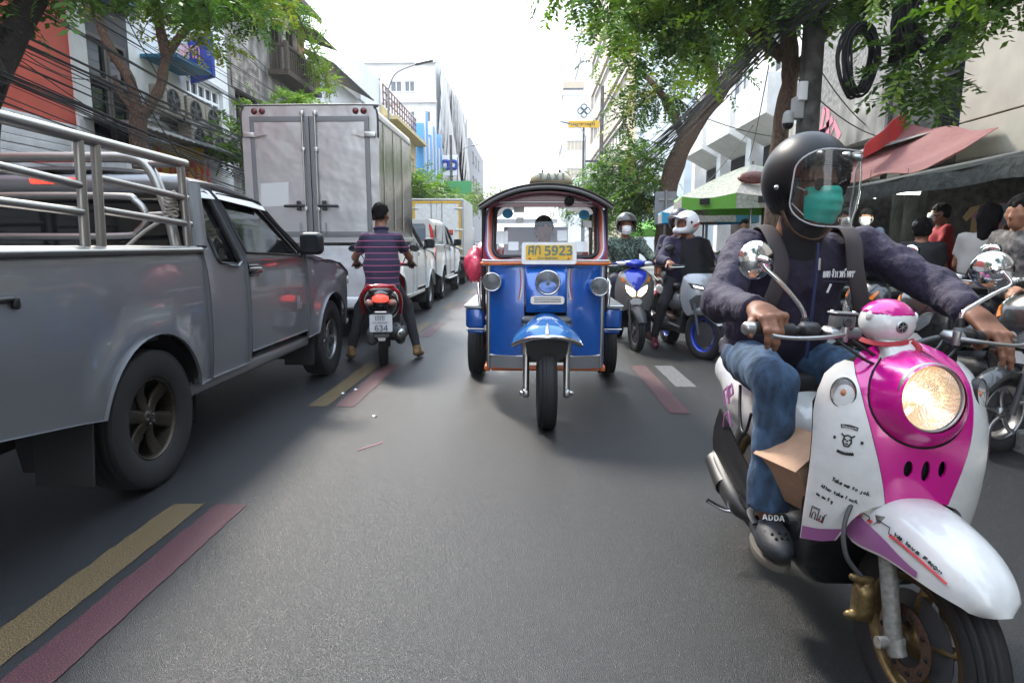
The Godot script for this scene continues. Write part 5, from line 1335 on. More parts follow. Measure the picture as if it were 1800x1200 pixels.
	for s in [-1.0, 1.0]:
		var wp := [.083, .584]
		wp.append_array([.11, .574, .135, .555, .153, .525, .165, .49, .176, .452, .205, .440, .2415, .428, .2428, .50, .2428, .62, .2428, .74, .2425, .83, .238, .89, .228, .93, .21, .955, .19, .966])
		for i in range(lx.size() - 2, -1, -2): wp.append_array([lx[i] + .0015, lx[i + 1]])
		for i in range(0, wp.size(), 2): wp[i] *= s
		var wg := part(t, "side_wing", MB.new().panel(apoly(wp), ap, .028, .018), mats.scoot_white)
		# lower purple strip
		var sp := [.179, .452, .205, .440, .2405, .430, .2412, .475, .215, .482, .190, .49, .168, .497]
		for i in range(0, sp.size(), 2): sp[i] *= s
		part(wg, "purple_strip", MB.new().panel(apoly(sp), func(w: Vector2): return ap(w) + MB.new().nrm(ap, w, .002) * .0012 * (1 if MB.new().nrm(ap, w, .002).z > 0 else -1), .03), mats.scoot_purple)
		# turn signal, set into the wing
		var wc := apx(s * .192, .885); var wq := ap(wc); var wn := V(s * .55, .12, .82).normalized()
		var wb := Basis(wn.cross(V(0, 1, 0)).normalized(), V(0, 1, 0), wn).orthonormalized(); wb = Basis(V(0, 1, 0).cross(wn).normalized(), wn.cross(V(0, 1, 0).cross(wn)).normalized(), wn)
		var wl := Transform3D(wb * Basis(Vector3(1, 0, 0), PI / 2) * Basis.from_scale(V(.030, 1, .040)), wq)
		var ts := part(t, "turn_signal", MB.new().lathe([Vector2(1.05, -.012), Vector2(1.10, .004), Vector2(1.0, .008)], 24, wl), mats.black_plastic)
		part(ts, "reflector", MB.new().lathe([Vector2(.001, -.012), Vector2(.6, -.008), Vector2(1.02, .003)], 20, wl), mt("reflector", .7, .7, .7, .18, 1.0))
		part(ts, "orange_bulb", MB.new().lathe([Vector2(.001, .006), Vector2(.22, .003), Vector2(.3, -.008)], 12, wl), mats.lens_orange)
		part(ts, "lens", MB.new().lathe([Vector2(.001, .019), Vector2(.5, .016), Vector2(1.0, .006)], 24, wl), mats.fluted_glass)
	var bk := MB.new().panel(apoly([.17, .50, .235, .45, .238, .6, .238, .85, .20, .95, .10, .99, -.10, .99, -.20, .95, -.238, .85, -.238, .6, -.235, .45, -.17, .50, -.12, .58, 0, .60, .12, .58]), func(w: Vector2): return ap(w) - V(0, 0, .03), .05)
	part(t, "shield_back", bk, mats.scoot_black)
	# headlight pod: pink collar and lit lamp, tilted up a little
	var hb := Basis(Vector3(1, 0, 0), -.14); var hc := V(-.018, .891, -.034)
	var rings := []
	for k in 7:
		var q := k / 6.0; var ring := PackedVector3Array()
		for i in 36:
			var a := TAU * i / 36
			var ow := apx(-.008 + cos(a) * .130, .880 + sin(a) * (.130 if sin(a) < 0 else .122)); var outp := ap(ow) + V(0, 0, -.004)
			var inp := hc + hb * V(cos(a) * .081, sin(a) * .087, 0)
			var pz := outp.lerp(inp, q) + V(0, 0, .022 * sin(q * PI * .75))
			ring.append(pz)
		rings.append(ring)
	var col := part(t, "headlight_collar", MB.new().loft(rings, true, false, false), mats.scoot_pink)
	var gp := []
	for i in 36: gp.append(rings[0][i] + V(0, 0, .003))
	part(col, "collar_groove", MB.new().tube(gp, .0035, 6, false, true), mats.hole_shade)
	var xf := Transform3D(hb * Basis(Vector3(1, 0, 0), PI / 2) * Basis.from_scale(V(.9, .9, .96)), hc)
	var lampo := part(t, "headlight", MB.new().lathe([Vector2(.094, -.02), Vector2(.096, .004), Vector2(.090, .010), Vector2(.086, .004)], 40, xf), mats.dull_steel)
	part(lampo, "reflector", MB.new().lathe([Vector2(.001, -.062), Vector2(.03, -.058), Vector2(.06, -.040), Vector2(.086, -.004)], 36, xf), mt("glowing_reflector", .8, .72, .6, .25, .9, {glow = [1.0, .60, .28, .10], bump = "crumple_n", bump_scale = 1.2, scale = 9.0}))  # faint glow put into the bowl for bulb light it would reflect
	part(lampo, "bulb", MB.new().lathe([Vector2(.001, .002), Vector2(.016, -.006), Vector2(.022, -.03), Vector2(.012, -.055)], 16, Transform3D(xf.basis, hc + V(-.012, .004, 0))), mats.lamp_on)
	for e in [[-.035, .03, .02, .010], [.03, -.045, .026, .012], [-.045, -.035, .016, .010]]:
		part(lampo, "added_glint", MB.new().box(hc + hb * V(e[0], e[1], -.02), V(e[2], e[3] * 2.2, .004), .001, hb * Basis(Vector3(0, 0, 1), e[0] * 20)), mt("glint_glow", .9, .85, .75, .2, 0, {glow = [1.0, .75, .45, .45]}))  # glowing plates added as bright patches of reflected bulb light
	var gl := MB.new().lathe([Vector2(.001, .036), Vector2(.03, .034), Vector2(.06, .024), Vector2(.082, .010), Vector2(.088, .002)], 44, xf)
	part(lampo, "lens", gl, mats.fluted_glass)
	var fl := MB.new()
	for i in 26:
		var a := lerpf(-1.2, 1.1, i / 25.0)
		fl.tube([hc + hb * V(cos(a) * .054, sin(a) * .058, .022), hc + hb * V(cos(a) * .070, sin(a) * .074, .012)], .0012, 4)
	part(lampo, "lens_flutes", fl, mats.lens_clear)
	var sl := SpotLight3D.new(); sl.name = "headlight_beam"; sl.light_energy = .6; sl.light_color = Color(1, .85, .65); sl.light_size = .08; sl.spot_angle = 38; sl.spot_range = 30; sl.shadow_enabled = true; lampo.add_child(sl); sl.position = hc + hb * V(0, 0, .045); sl.rotation = V(0, PI, 0)
	# prints on the shield: emblem, lines of handwriting, a sketch
	var pr := MB.new(); var ec := apx(-.183, .762)
	for sg in [1.0, -1.0]:
		var arc := []
		for i in 9: arc.append(-.9 + 1.8 * i / 8.0); arc.append(sg * (1.15 + .22 * cos((-.9 + 1.8 * i / 8.0) * 1.2)))
		on_shield(pr, [arc], ec, .027, -.12, .0095)
	for q in [-1.45, 1.45]: on_shield(pr, [[q - .12, 0, q + .16, .0]], ec, .027, -.12, .008)
	on_shield(pr, [[-.7, .55, -.35, .3, -.45, -.2, -.2, -.65, .2, -.65, .45, -.2, .35, .3, .7, .55], [-.35, .35, 0, .5, .35, .35], [-.2, -.05, -.25, .1], [.2, -.05, .25, .1], [-.15, -.4, .15, -.4], [0, 0, 0, -.2]], ec, .027, -.12, .0042)
	part(t, "skull_emblem", pr, mats.black_print)
	pr = MB.new()
	on_shield(pr, scrawl("Take me to job."), apx(-.205, .642), .0105, -.30, .0026)
	on_shield(pr, scrawl("After take lunch."), apx(-.222, .617), .0098, -.30, .0026)
	on_shield(pr, scrawl("anuan T g"), apx(-.228, .590), .0092, -.28, .0026)
	part(t, "handwriting", pr, mats.black_print)
	pr = MB.new()
	on_shield(pr, [[0, 0, 0, 2.6, 2.2, 2.6, 2.2, 0], [-.3, 2.9, 2.5, 2.9], [.6, 0, .6, 1.4, 1.1, 1.9, 1.6, 1.4, 1.6, 0], [2.9, 0, 2.9, 1.6, 3.6, 1.6, 3.6, 0], [3.9, 0, 3.9, 2.1, 4.3, 2.3]], apx(-.233, .512), .0135, -.16, .0024)
	part(t, "landmark_sketch", pr, mats.black_print)
	var lt := MB.new()
	for i in 11: on_shield(lt, [[-.8 + i * .16, -1.33 + .09 * absf(i - 5) * .35, -.75 + i * .16, -1.15 + .09 * absf(i - 5) * .35]], ec, .027, -.12, .0013, .0022); on_shield(lt, [[-.75 + i * .15, 1.2, -.71 + i * .15, 1.36]], ec, .027, -.12, .0012, .0022)
	part(t, "emblem_letters", lt, mats.white_print)
	var rd := MB.new()
	for q in [[-.2, 1.0], [2.45, .6], [3.2, .4]]: on_shield(rd, [[q[0], q[1], q[0] + .35, q[1] - .2]], apx(-.233, .512), .0135, -.16, .006)
	part(t, "red_sketch_marks", rd, mats.red_print)
	var sw := MB.new()
	for q in 3: on_shield(sw, [[0, 0, .5, .4, .2, .8, -.2, .4, .2, .1, .6, .9, .3, 1.3]], Vector2(.27, .70 + q * .022), .022, .5 * q, .004)
	part(t, "purple_swirl", sw, mats.scoot_purple)
	# lower cowl and inner mudguard, footboard, tunnel
	var lc := SDF.new(V(-.32, .1, -.95), V(.32, .75, .1), .016)
	lc.boxs(V(0, .42, -.27), V(.40, .32, .22), .08, .03).boxs(V(0, .30, -.42), V(.38, .16, .30), .07, .05).boxs(V(0, .27, -.70), V(.40, .07, .44), .03, .04).boxs(V(0, .60, -.25), V(.26, .3, .1), .04, .05)
	lc.cap(V(-.3, .24, 0), V(.3, .24, 0), .275, .275, 0, Vector3.ZERO, 1.0, 0, 1)
	part(t, "lower_cowl", lc.to(MB.new()), mats.scoot_black)
	# rear body, seat, rear wheel, engine
	var rb := SDF.new(V(-.32, .35, -1.75), V(.32, .9, -.6), .018)
	rb.ell(V(0, .62, -1.05), V(.20, .17, .40), .05).ell(V(0, .68, -1.35), V(.16, .12, .33), .05).cap(V(0, .45, -.84), V(0, .62, -.90), .13, .15, .05).boxs(V(0, .86, -1.1), V(.5, .22, 1.2), .03, 0, Basis(), 1)
	var rbp := part(t, "rear_body", rb.to(MB.new()), mats.scoot_white)
	var se := SDF.new(V(-.26, .65, -1.65), V(.26, .92, -.65), .018)
	se.boxs(V(0, .765, -1.03), V(.31, .085, .55), .04, .03).boxs(V(0, .80, -1.38), V(.26, .08, .32), .035, .05)
	part(t, "seat", se.to(MB.new()), mats.rubber_seat)
	var swp := MB.new()
	for q in [[0, 0, .03, .05, .0, .085, -.03, .05, 0, .03, .03, .07], [.05, -.02, .09, .03, .05, .06, .03, .02], [-.02, -.09, .02, -.04, .07, -.07, .10, -.13]]:
		var pts := []
		for i in range(0, q.size(), 2): pts.append(V(-.222 + absf(q[i + 1]) * .1, .63 + q[i + 1], -1.0 - q[i]))
		swp.ribbon(pts, V(-.95, .1, .25), .012, .004)
	part(rbp, "purple_swirl", swp, mats.scoot_purple)
	var rw := wheel(t, V(0, .24, -1.25), .24, .09, .178, "thin", 5, mats.gold_rim, 0, "rear_wheel")
	part(t, "engine", MB.new().box(V(.06, .30, -1.0), V(.22, .2, .5), .06).box(V(-.1, .28, -.85), V(.14, .18, .2), .05), mats.grey_plastic)
	var mf := part(t, "exhaust", MB.new().tube(spline([V(-.12, .20, -.78), V(-.17, .21, -.88), V(-.195, .25, -.98), V(-.20, .295, -1.10), V(-.20, .335, -1.22)], 5), [.02, .02, .022, .025, .03, .036, .042, .047, .05, .05, .05, .05, .05, .05, .05, .05, .05, .05, .048, .045, .03], 14), mt("muffler", .05, .05, .05, .45, .5))
	part(mf, "heat_shield", MB.new().sheet(func(u: float, w: float): var a := lerpf(-1.1, 1.1, u); return V(-.20 - cos(a) * .056, lerpf(.265, .325, w) + sin(a) * .04, lerpf(-1.01, -1.18, w)), 8, 5, .003), mats.muffler)
	part(t, "kick_stand", MB.new().tube(spline([V(-.16, .20, -.9), V(-.24, .20, -.93), V(-.31, .235, -.94)], 4), .011, 8), mats.chrome)
	part(t, "side_skirt", MB.new().sheet(func(u: float, w: float): return V(-.20 - .025 * sin(w * PI), lerpf(.29, lerpf(.36, .56, u), w), lerpf(-.62, -1.20, u)), 8, 6, .01), mats.scoot_black)
	part(t, "rear_turn_signal", SDF.new(V(-.30, .74, -1.2), V(-.12, .90, -.9), .009).ell(V(-.215, .815, -1.05), V(.028, .04, .045), .01).cap(V(-.2, .80, -1.05), V(-.15, .78, -1.07), .014, .016, .01).to(MB.new()), mats.lens_red)
	# handlebar
	var hp := V(-.02, 1.015, -.25); var B := Basis(Vector3.UP, deg_to_rad(10.0)) * Basis(Vector3(0, 0, 1), deg_to_rad(-3.0))
	var hx := func(x: float, y: float, z: float): return hp + B * V(x, y, z)
	part(t, "handlebar", MB.new().tube(spline([hx.call(-.42, .012, -.02), hx.call(-.27, .012, -.01), hx.call(-.15, .0, .0), hx.call(0, -.04, .0), hx.call(.15, 0, 0), hx.call(.27, .012, -.01), hx.call(.40, .012, -.02)], 4), .012, 10), mats.black_plastic)
	for s in [-1.0, 1.0]:
		part(t, "grip", MB.new().tube([hx.call(s * .29, .012, -.012), hx.call(s * .405, .012, -.02)], .019, 14), mats.rubber_seat)
		part(t, "bar_end", MB.new().lathe([Vector2(.001, .03), Vector2(.014, .03), Vector2(.019, .022), Vector2(.019, 0)], 14, Transform3D(B * Basis(Vector3(0, 0, 1), -PI / 2 * s), hx.call(s * .405, .012, -.02))), mats.alu)
		part(t, "brake_lever", MB.new().tube(spline([hx.call(s * .17, .012, .045), hx.call(s * .24, .006, .075), hx.call(s * .33, .0, .075), hx.call(s * .395, .002, .062)], 4), [.012, .011, .010, .009, .008, .008, .008, .008, .008, .008, .008, .009, .011], 8, true, false, .7), mats.dull_steel)
		part(t, "switch_box", MB.new().box(hx.call(s * .245, .012, -.005), V(.06, .05, .055), .014, B), mats.black_plastic)
		part(t, "lever_perch", MB.new().box(hx.call(s * .19, .012, .02), V(.055, .035, .06), .012, B).lathe([Vector2(.001, .02), Vector2(.011, .02), Vector2(.011, -.02), Vector2(.001, -.02)], 10, Transform3D(B, hx.call(s * .175, .012, .05))), mats.dull_steel)
	var mc := part(t, "master_cylinder", MB.new().box(hx.call(-.165, .045, .02), V(.062, .040, .042), .006, B).box(hx.call(-.165, .068, .02), V(.068, .008, .048), .003, B).box(hx.call(-.15, .012, .02), V(.09, .032, .035), .008, B), mt("cast_grey", .16, .16, .165, .5, .6))
	part(mc, "sight_glass", MB.new().lathe([Vector2(.001, .004), Vector2(.008, .004), Vector2(.012, .006), Vector2(.013, 0)], 14, Transform3D(B * Basis(Vector3(1, 0, 0), PI / 2), hx.call(-.165, .045, .041))), mats.grey_plastic)
	for q in [-1, 1]: part(mc, "cap_screw", MB.new().lathe([Vector2(.001, .004), Vector2(.005, .003), Vector2(.006, 0)], 8, Transform3D(B, hx.call(-.165 + q * .025, .072, .02 + q * .012))), mats.chrome)
	for q in [[V(-.14, .0, .03), V(-.08, -.04, .05), V(-.02, -.06, .03)], [V(-.2, 0, .05), V(-.13, -.05, .08), V(-.03, -.08, .04)], [V(.2, 0, .04), V(.12, -.05, .07), V(.02, -.07, .03)], [V(.16, .0, .02), V(.1, -.03, .05), V(.0, -.05, .03)]]:
		part(t, "control_cable", MB.new().tube(spline(q.map(func(a): return hx.call(a.x, a.y, a.z)), 6), .0045, 6), mats.black_plastic)
	# instrument pod: white egg with a pink lid and a round badge
	var pc := V(-.036, 1.066, -.235)
	var pd := SDF.new(pc - V(.12, .11, .12), pc + V(.12, .11, .12), .008)
	pd.ell(pc, V(.076, .062, .062), .02, B).ell(pc + V(0, -.012, .012), V(.066, .045, .052), .02, B)
	var pod := part(t, "instrument_pod", pd.to(MB.new()), mats.scoot_white)
	var ld := SDF.new(pc - V(.12, .11, .12), pc + V(.12, .11, .12), .005)
	ld.ell(pc + V(0, .004, 0), V(.078, .060, .063), 0, B).boxs(pc + V(0, -.068, 0), V(.3, .18, .3), .01, 0, B * Basis(Vector3(1, 0, 0), .1), 1)
	part(pod, "pod_lid", ld.to(MB.new()), mats.scoot_pink)
	var bxf := Transform3D(B * Basis(Vector3(1, 0, 0), PI / 2), pc + B * V(-.004, -.010, .061))
	var bdg := part(pod, "round_badge", MB.new().lathe([Vector2(.001, .006), Vector2(.013, .006), Vector2(.015, .009), Vector2(.017, .004), Vector2(.017, -.004)], 24, bxf), mats.dull_steel)
	part(bdg, "badge_face", MB.new().lathe([Vector2(.001, .0072), Vector2(.0128, .0072)], 20, bxf), mats.black_print)
	for i in 3: part(bdg, "tuning_fork", MB.new().tube([bxf * V(-cos(TAU * i / 3 + .52) * .012, .008, -sin(TAU * i / 3 + .52) * .012), bxf * V(cos(TAU * i / 3 + .52) * .012, .008, sin(TAU * i / 3 + .52) * .012)], .0009, 5), mats.alu)
	for s in [-1, 1]: part(pod, "pod_ear", SDF.new(pc - V(.12, .1, .1), pc + V(.12, .1, .1), .007).ell(pc + B * V(s * .072, .015, .02), V(.007, .016, .012), 0, B).to(MB.new()), mats.scoot_white)
	part(t, "steering_neck", MB.new().loft([[V(-.085, 1.02, -.20), V(-.05, 1.018, -.175), V(.01, 1.018, -.18), V(.035, 1.02, -.22), V(-.02, 1.02, -.30)], [V(-.075, .985, -.18), V(-.05, .98, -.15), V(.01, .98, -.15), V(.05, .985, -.20), V(-.02, .985, -.30)], [V(-.09, .955, -.17), V(-.05, .95, -.13), V(.03, .95, -.13), V(.08, .955, -.19), V(0, .955, -.30)]]), mats.scoot_white)
	var rc := MB.new()
	rc.sheet(func(u: float, w: float): var a := lerpf(-2.6, 2.0, u); return pc + V(.0, -.047 - .012 * w + .006 * sin(a * 2), .0) + B * V(sin(a) * (.072 + .008 * w), 0, cos(a) * (.064 + .006 * w)), 24, 3, .004)
	rc.tube(spline([pc + V(.045, -.052, .055), pc + V(.055, -.065, .07), pc + V(.05, -.08, .072)], 3), .009, 8)
	part(t, "red_ribbon", rc, mats.red_cloth)
	# mirrors: chrome round shells on bent stems
	for q in [[V(-.258, 1.045, -.25), V(-.262, 1.085, -.25), V(-.285, 1.12, -.25), V(-.335, 1.175, -.25), V(-.375, 1.215, -.262), V(-.378, 1.235, -.275), V(-.384, 1.236, -.282), .25], [V(.235, 1.035, -.335), V(.238, 1.075, -.335), V(.26, 1.095, -.335), V(.33, 1.14, -.335), V(.372, 1.165, -.335), V(.352, 1.20, -.345), V(.345, 1.205, -.352), -.5]]:
		var mr := part(t, "mirror", MB.new().lathe([Vector2(.001, .030), Vector2(.02, .028), Vector2(.042, .019), Vector2(.055, .006), Vector2(.0575, -.004), Vector2(.055, -.008), Vector2(.001, -.008)], 36, Transform3D(Basis(Vector3.UP, q[7]) * Basis(Vector3(1, 0, 0), PI / 2), q[6] + V(0, 0, -.03))), mats.chrome)
		part(mr, "mirror_stem", MB.new().tube(spline(q.slice(0, 6), 4), .0062, 10), mats.chrome)
		part(mr, "stem_boot", MB.new().lathe([Vector2(.013, 0), Vector2(.014, .02), Vector2(.010, .045), Vector2(.007, .05)], 12, Transform3D(Basis(), q[0] - V(0, .02, 0))), mats.black_plastic)
		part(mr, "mirror_socket", MB.new().lathe([Vector2(.001, .05), Vector2(.010, .046), Vector2(.013, .03), Vector2(.017, .012)], 14, Transform3D(Basis(Vector3.UP, q[7]) * Basis(Vector3(1, 0, 0), PI / 2), q[6] + V(0, 0, -.02))), mats.chrome)
	# bag hook with key chain by the seat
	part(t, "hanging_cord", MB.new().tube(spline([V(-.228, .74, -.86), V(-.245, .66, -.80), V(-.255, .60, -.74), V(-.255, .605, -.69), V(-.25, .68, -.66)], 6), .006, 6), mats.black_plastic)
	# carton wedged behind the shield
	var kb := Basis(Vector3.UP, .35) * Basis(Vector3(0, 0, 1), .52)
	var bag := thing("cardboard_carton", "brown cardboard carton wedged between rider's leg and scooter's shield", "box", V(1.046, 0, -1.59) + V(-.165, .56, -.40))
	part(bag, "carton_body", MB.new().box(V(0, 0, 0), V(.15, .20, .18), .006, kb), mats.kraft)
	part(bag, "carton_flap", MB.new().box(kb * V(-.005, .103, .0), V(.16, .006, .19), .002, kb * Basis(Vector3(0, 0, 1), .08)), mats.kraft)
	part(bag, "carton_fold", MB.new().prism(P2([-.075, -.1, .075, -.1, -.075, -.02]), .003, Transform3D(kb, kb * V(0, 0, .091))), mt("kraft_light", .58, .38, .26, .85))

func main_rider() -> void:
	mt("jacket", .021, .015, .037, .8, 0, {bump = "crumple_n", bump_scale = .95, scale3 = Vector3(2.6, 1.3, 2.6), rim = .15})
	mt("denim", .085, .17, .31, .85, 0, {tex = "stain", bump = "weave_n", bump_scale = .7, scale3 = Vector3(5, 2.4, 5), rim = .2})
	mt("strap", .045, .036, .038, .85, 0, {bump = "weave_n", bump_scale = .5, scale = 10.0})
	mt("mask_teal", .035, .58, .46, .75, 0, {back = [.02, .25, .2], bump = "crumple_n", bump_scale = .5, scale = 5.0})
	mt("helmet_matt", .010, .010, .011, .42, 0, {spec = .35})
	mt("visor", .02, .02, .022, .02, 0, {alpha = .27, spec = .8})
	mt("croc", .030, .033, .040, .6, 0, {tex = "fine", scale = 6.0})
	var hb := Basis(Vector3.UP, deg_to_rad(22.0)) * Basis(Vector3(0, 0, 1), deg_to_rad(-2.0)) * Basis(Vector3(1, 0, 0), deg_to_rad(5.0))
	var J := {hip = V(-.09, .87, -.95), chest = V(-.06, 1.17, -.83), neck = V(-.085, 1.335, -.78), head = V(-.088, 1.475, -.70), hb = hb,
		sR = V(-.255, 1.265, -.80), sL = V(.165, 1.275, -.80), eR = V(-.395, 1.085, -.62), wR = V(-.372, 1.088, -.285), eL = V(.325, 1.135, -.60), wL = V(.322, 1.062, -.385),
		hR = V(-.19, .84, -.92), kR = V(-.245, .835, -.47), aR = V(-.232, .375, -.50), tR = V(-.248, .285, -.36),
		hL = V(.03, .84, -.92), kL = V(.21, .80, -.47), aL = V(.20, .375, -.50), tL = V(.21, .285, -.36),
		handR = [V(.08, -.10, 1), V(-.05, 1, .22), [[42, 38, 22], [46, 42, 25], [72, 75, 45], [78, 78, 45]]],
		handL = [V(.10, -.50, .85), V(.15, .55, .85), [[62, 60, 35], [22, 22, 14], [20, 20, 14], [58, 60, 35]], V(-.8, -.4, .3)]}
	var t := person("rider in purple navy jacket, jeans, black helmet and teal face mask", V(1.046, 0, -1.59), 0, J,
		{cell = .013, head_cell = .007, hand_cell = .0042, s = 1.04, fat = .98, thick = .013, folds = .013, fold_scale = V(1.1, .7, 1.1), hem = .07, top_name = "jacket", top = mats.jacket, bottom = mats.denim, cuff = .068, skin = mats.skin_dark, grip = true, seed = 11})
	# jacket: zip, collar, pocket, lettering, pack straps
	var jf := func(x: float, y: float): return V(x, y, -.83 + .205 - .35 * pow(x + .06, 2) * 3.2 - (1.17 - y) * .10 - .12 * maxf(0, y - 1.2))
	var zp := []
	for i in 9: zp.append(jf.call(-.072 + .02 * (1 - i / 8.0) * 0, 1.285 - i * .05) + V(0, 0, .003))
	part(t, "zip", MB.new().tube(zp, .006, 6), mt("zip_blue", .02, .03, .09, .5))
	part(t, "zip_pull", MB.new().box(jf.call(-.068, 1.215) + V(0, 0, .012), V(.008, .04, .004), .001), mats.alu)
	var lt := MB.new()
	thai(lt, "แลก จิวเวลรี พลาน", .021, .0030, func(w: Vector2): return jf.call(-.052 + w.x * .50, 1.170 + w.y) + V(0, 0, .009), func(_w: Vector2): return V(.1, 0, 1))
	part(t, "jacket_lettering", lt, mats.white_print)
	part(t, "pocket_tag", MB.new().ribbon([jf.call(-.03, 1.118) + V(0, 0, .008), jf.call(-.02, 1.148) + V(0, 0, .008)], V(0, 0, 1), .007, .002), mats.white_print)
	part(t, "pocket_seam", MB.new().tube([jf.call(-.045, 1.155) + V(0, 0, .003), jf.call(.06, 1.152) + V(0, 0, .003)], .003, 5), mats.jacket)
	var nc := SDF.new(V(-.28, 1.2, -.95), V(.12, 1.42, -.5), .011)
	nc.cap(V(-.085, 1.27, -.77), V(-.087, 1.355, -.725), .085, .072, .02, V(1, 0, 0), 1.05)
	part(t, "neck_scarf", nc.to(MB.new()), mats.dark_cloth)
	for s in [[-.20, .03], [.085, -.03]]:
		part(t, "pack_strap", MB.new().tube(spline([V(s[0] - s[1] * .4, 1.25, -.93), V(s[0], 1.352 - .01, -.80), V(s[0] + s[1] * .2, 1.30, -.695), V(s[0] + s[1] * .6, 1.20, -.64), V(s[0] + s[1] * .2 - signf(s[1]) * .02, 1.08, -.645), V(s[0] - signf(s[1]) * .05, 1.00, -.70)], 6), .029, 10, true, false, .32), mats.strap)
	part(t, "backpack", SDF.new(V(-.32, .85, -1.25), V(.22, 1.42, -.85), .025).boxs(V(-.05, 1.12, -1.06), V(.32, .42, .17), .06, .02).to(MB.new()), mats.strap)
	# helmet, visor, glasses, mask
	var hc := V(-.089, 1.502, -.70); var hs := 1.06
	var sd := SDF.new(hc - V(.2, .22, .22), hc + V(.2, .22, .22), .0075)
	sd.ell(hc + hb * V(0, .004, -.012), V(.134, .157, .157), 0, hb)
	sd.boxs(hc + hb * V(0, -.185, -.01), V(.5, .13, .5), .02, .0, hb, 1)
	sd.ell(hc + hb * V(0, -.02, .0), V(.115, .135, .130), 0, hb, 1)
	sd.boxs(hc + hb * V(0, -.085, .17), V(.215, .265, .29), .055, 0, hb, 1)
	var he := part(t, "helmet", sd.to(MB.new()), mats.helmet_matt)
	var li := SDF.new(hc - V(.2, .2, .2), hc + V(.2, .2, .2), .01)
	li.ell(hc + hb * V(0, -.015, -.012), V(.124, .145, .145), 0, hb).ell(hc + hb * V(0, -.03, .01), V(.092, .125, .118), 0, hb, 1).boxs(hc + hb * V(0, -.085, .16), V(.205, .25, .28), .05, 0, hb, 1).boxs(hc + hb * V(0, -.19, 0), V(.5, .13, .5), .01, 0, hb, 1)
	part(he, "helmet_lining", li.to(MB.new()), mats.dark_cloth)
	# bubble visor
	var vf := func(w: Vector2):
		var bul := .020 * sin(clampf((.085 - w.y) / .23, 0, 1) * PI * .9)
		return hc + hb * V(sin(w.x) * (.139 + bul * .4), w.y, .0 + cos(w.x) * (.164 + bul))
	var vp := PackedVector2Array()
	for e in rrect(-1, -1, 1, 1, .55, 7): vp.append(Vector2(e.x * 1.15, -.030 + e.y * .112 + .012 * (1 - e.x * e.x) * signf(e.y)))
	var vo := part(t, "visor", MB.new().panel(vp, vf, .06), mats.visor)
	var ve := []
	for e in vp.size():
		for k in 8: ve.append(vf.call(vp[e].lerp(vp[(e + 1) % vp.size()], k / 8.0)))
	part(vo, "visor_edge", MB.new().tube(ve, .0026, 6, false, true), mt("visor_edge", .6, .6, .6, .1, 0, {alpha = .55}))
	for a in [-.62, .0, .62]:
		var sp: Vector3 = hc + hb * V(sin(a) * .138, .076, -.012 + cos(a) * .160)
		var dirb := hb * Basis(Vector3.UP, a)
		part(he, "visor_stud", MB.new().lathe([Vector2(.001, .016), Vector2(.009, .014), Vector2(.011, .006), Vector2(.011, -.01)], 14, Transform3D(dirb * Basis(Vector3(1, 0, 0), PI / 2), sp)), mats.alu)
	for s in [-1, 1]: part(he, "side_stud", MB.new().lathe([Vector2(.001, .008), Vector2(.007, .006), Vector2(.009, 0)], 12, Transform3D(hb * Basis(Vector3(0, 0, 1), -PI / 2 * s), hc + hb * V(s * .138, -.035, .01))), mats.dull_steel)
	part(he, "chin_strap", MB.new().tube(spline([hc + hb * V(-.11, -.11, .02), hc + hb * V(-.075, -.175, .045), hc + hb * V(0, -.20, .06), hc + hb * V(.075, -.175, .045), hc + hb * V(.11, -.11, .02)], 5), .011, 8, true, false, .35), mt("strap_brown", .13, .07, .04, .7))
	face_mask(t, J.head + hb * V(0, -.005, .006), hb, 1.06, mats.mask_teal)
	var sg := part(t, "sunglasses", MB.new().tube([J.head + hb * V(-.02, .018, .112), J.head + hb * V(.02, .018, .112)], .003, 6), mats.gloss_black)
	for s in [-1, 1]:
		part(sg, "dark_lens", MB.new().prism(rrect(-.028, -.022, .028, .018, .014), .003, Transform3D(hb * Basis(Vector3.UP, s * .18), J.head + hb * V(s * .040, .010, .104))), mt("shades", .012, .006, .006, .2, 0, {spec = .3}))
		part(sg, "temple", MB.new().tube([J.head + hb * V(s * .069, .018, .096), J.head + hb * V(s * .082, .016, -.01)], .0028, 5), mats.gloss_black)
	# rings
	for q in [[.42, .0085]]:
		pass
	# clogs
	for s in ["R", "L"]:
		var a: Vector3 = J["a" + s]
		var cr := MB.new(); var cs := SDF.new(a + V(-.13, -.2, -.16), a + V(.13, .1, .26), .009)
		cs.ell(a + V(-.008, -.062, .095), V(.054, .046, .098), .03).ell(a + V(0, -.068, -.03), V(.042, .042, .06), .04).cap(a + V(0, -.05, -.01), a + V(-.005, -.05, .07), .045, .045, .03)
		cs.boxs(a + V(0, -.155, .03), V(.3, .09, .5), 0, 0, Basis(), 1).cap(a + V(0, .06, -.02), a + V(0, -.07, -.02), .046, .046, 0, Vector3.ZERO, 1.0, 0, 1)
		cs.to(cr)
		var co := part(t, "clog", cr, mats.croc)
		part(co, "clog_sole", MB.new().loft([clog_ring(a + V(-.004, -.110, .035), 1.03), clog_ring(a + V(-.004, -.122, .035), 1.05), clog_ring(a + V(-.004, -.135, .035), 1.0)]), mt("clog_sole", .10, .09, .075, .7))
		part(co, "heel_strap", MB.new().tube(spline([a + V(-.052, -.025, .035), a + V(-.055, -.012, .0), a + V(-.04, -.01, -.045), a + V(0, -.01, -.062), a + V(.04, -.01, -.045), a + V(.055, -.012, 0), a + V(.052, -.025, .035)], 4), .013, 8, true, false, .35), mats.croc)
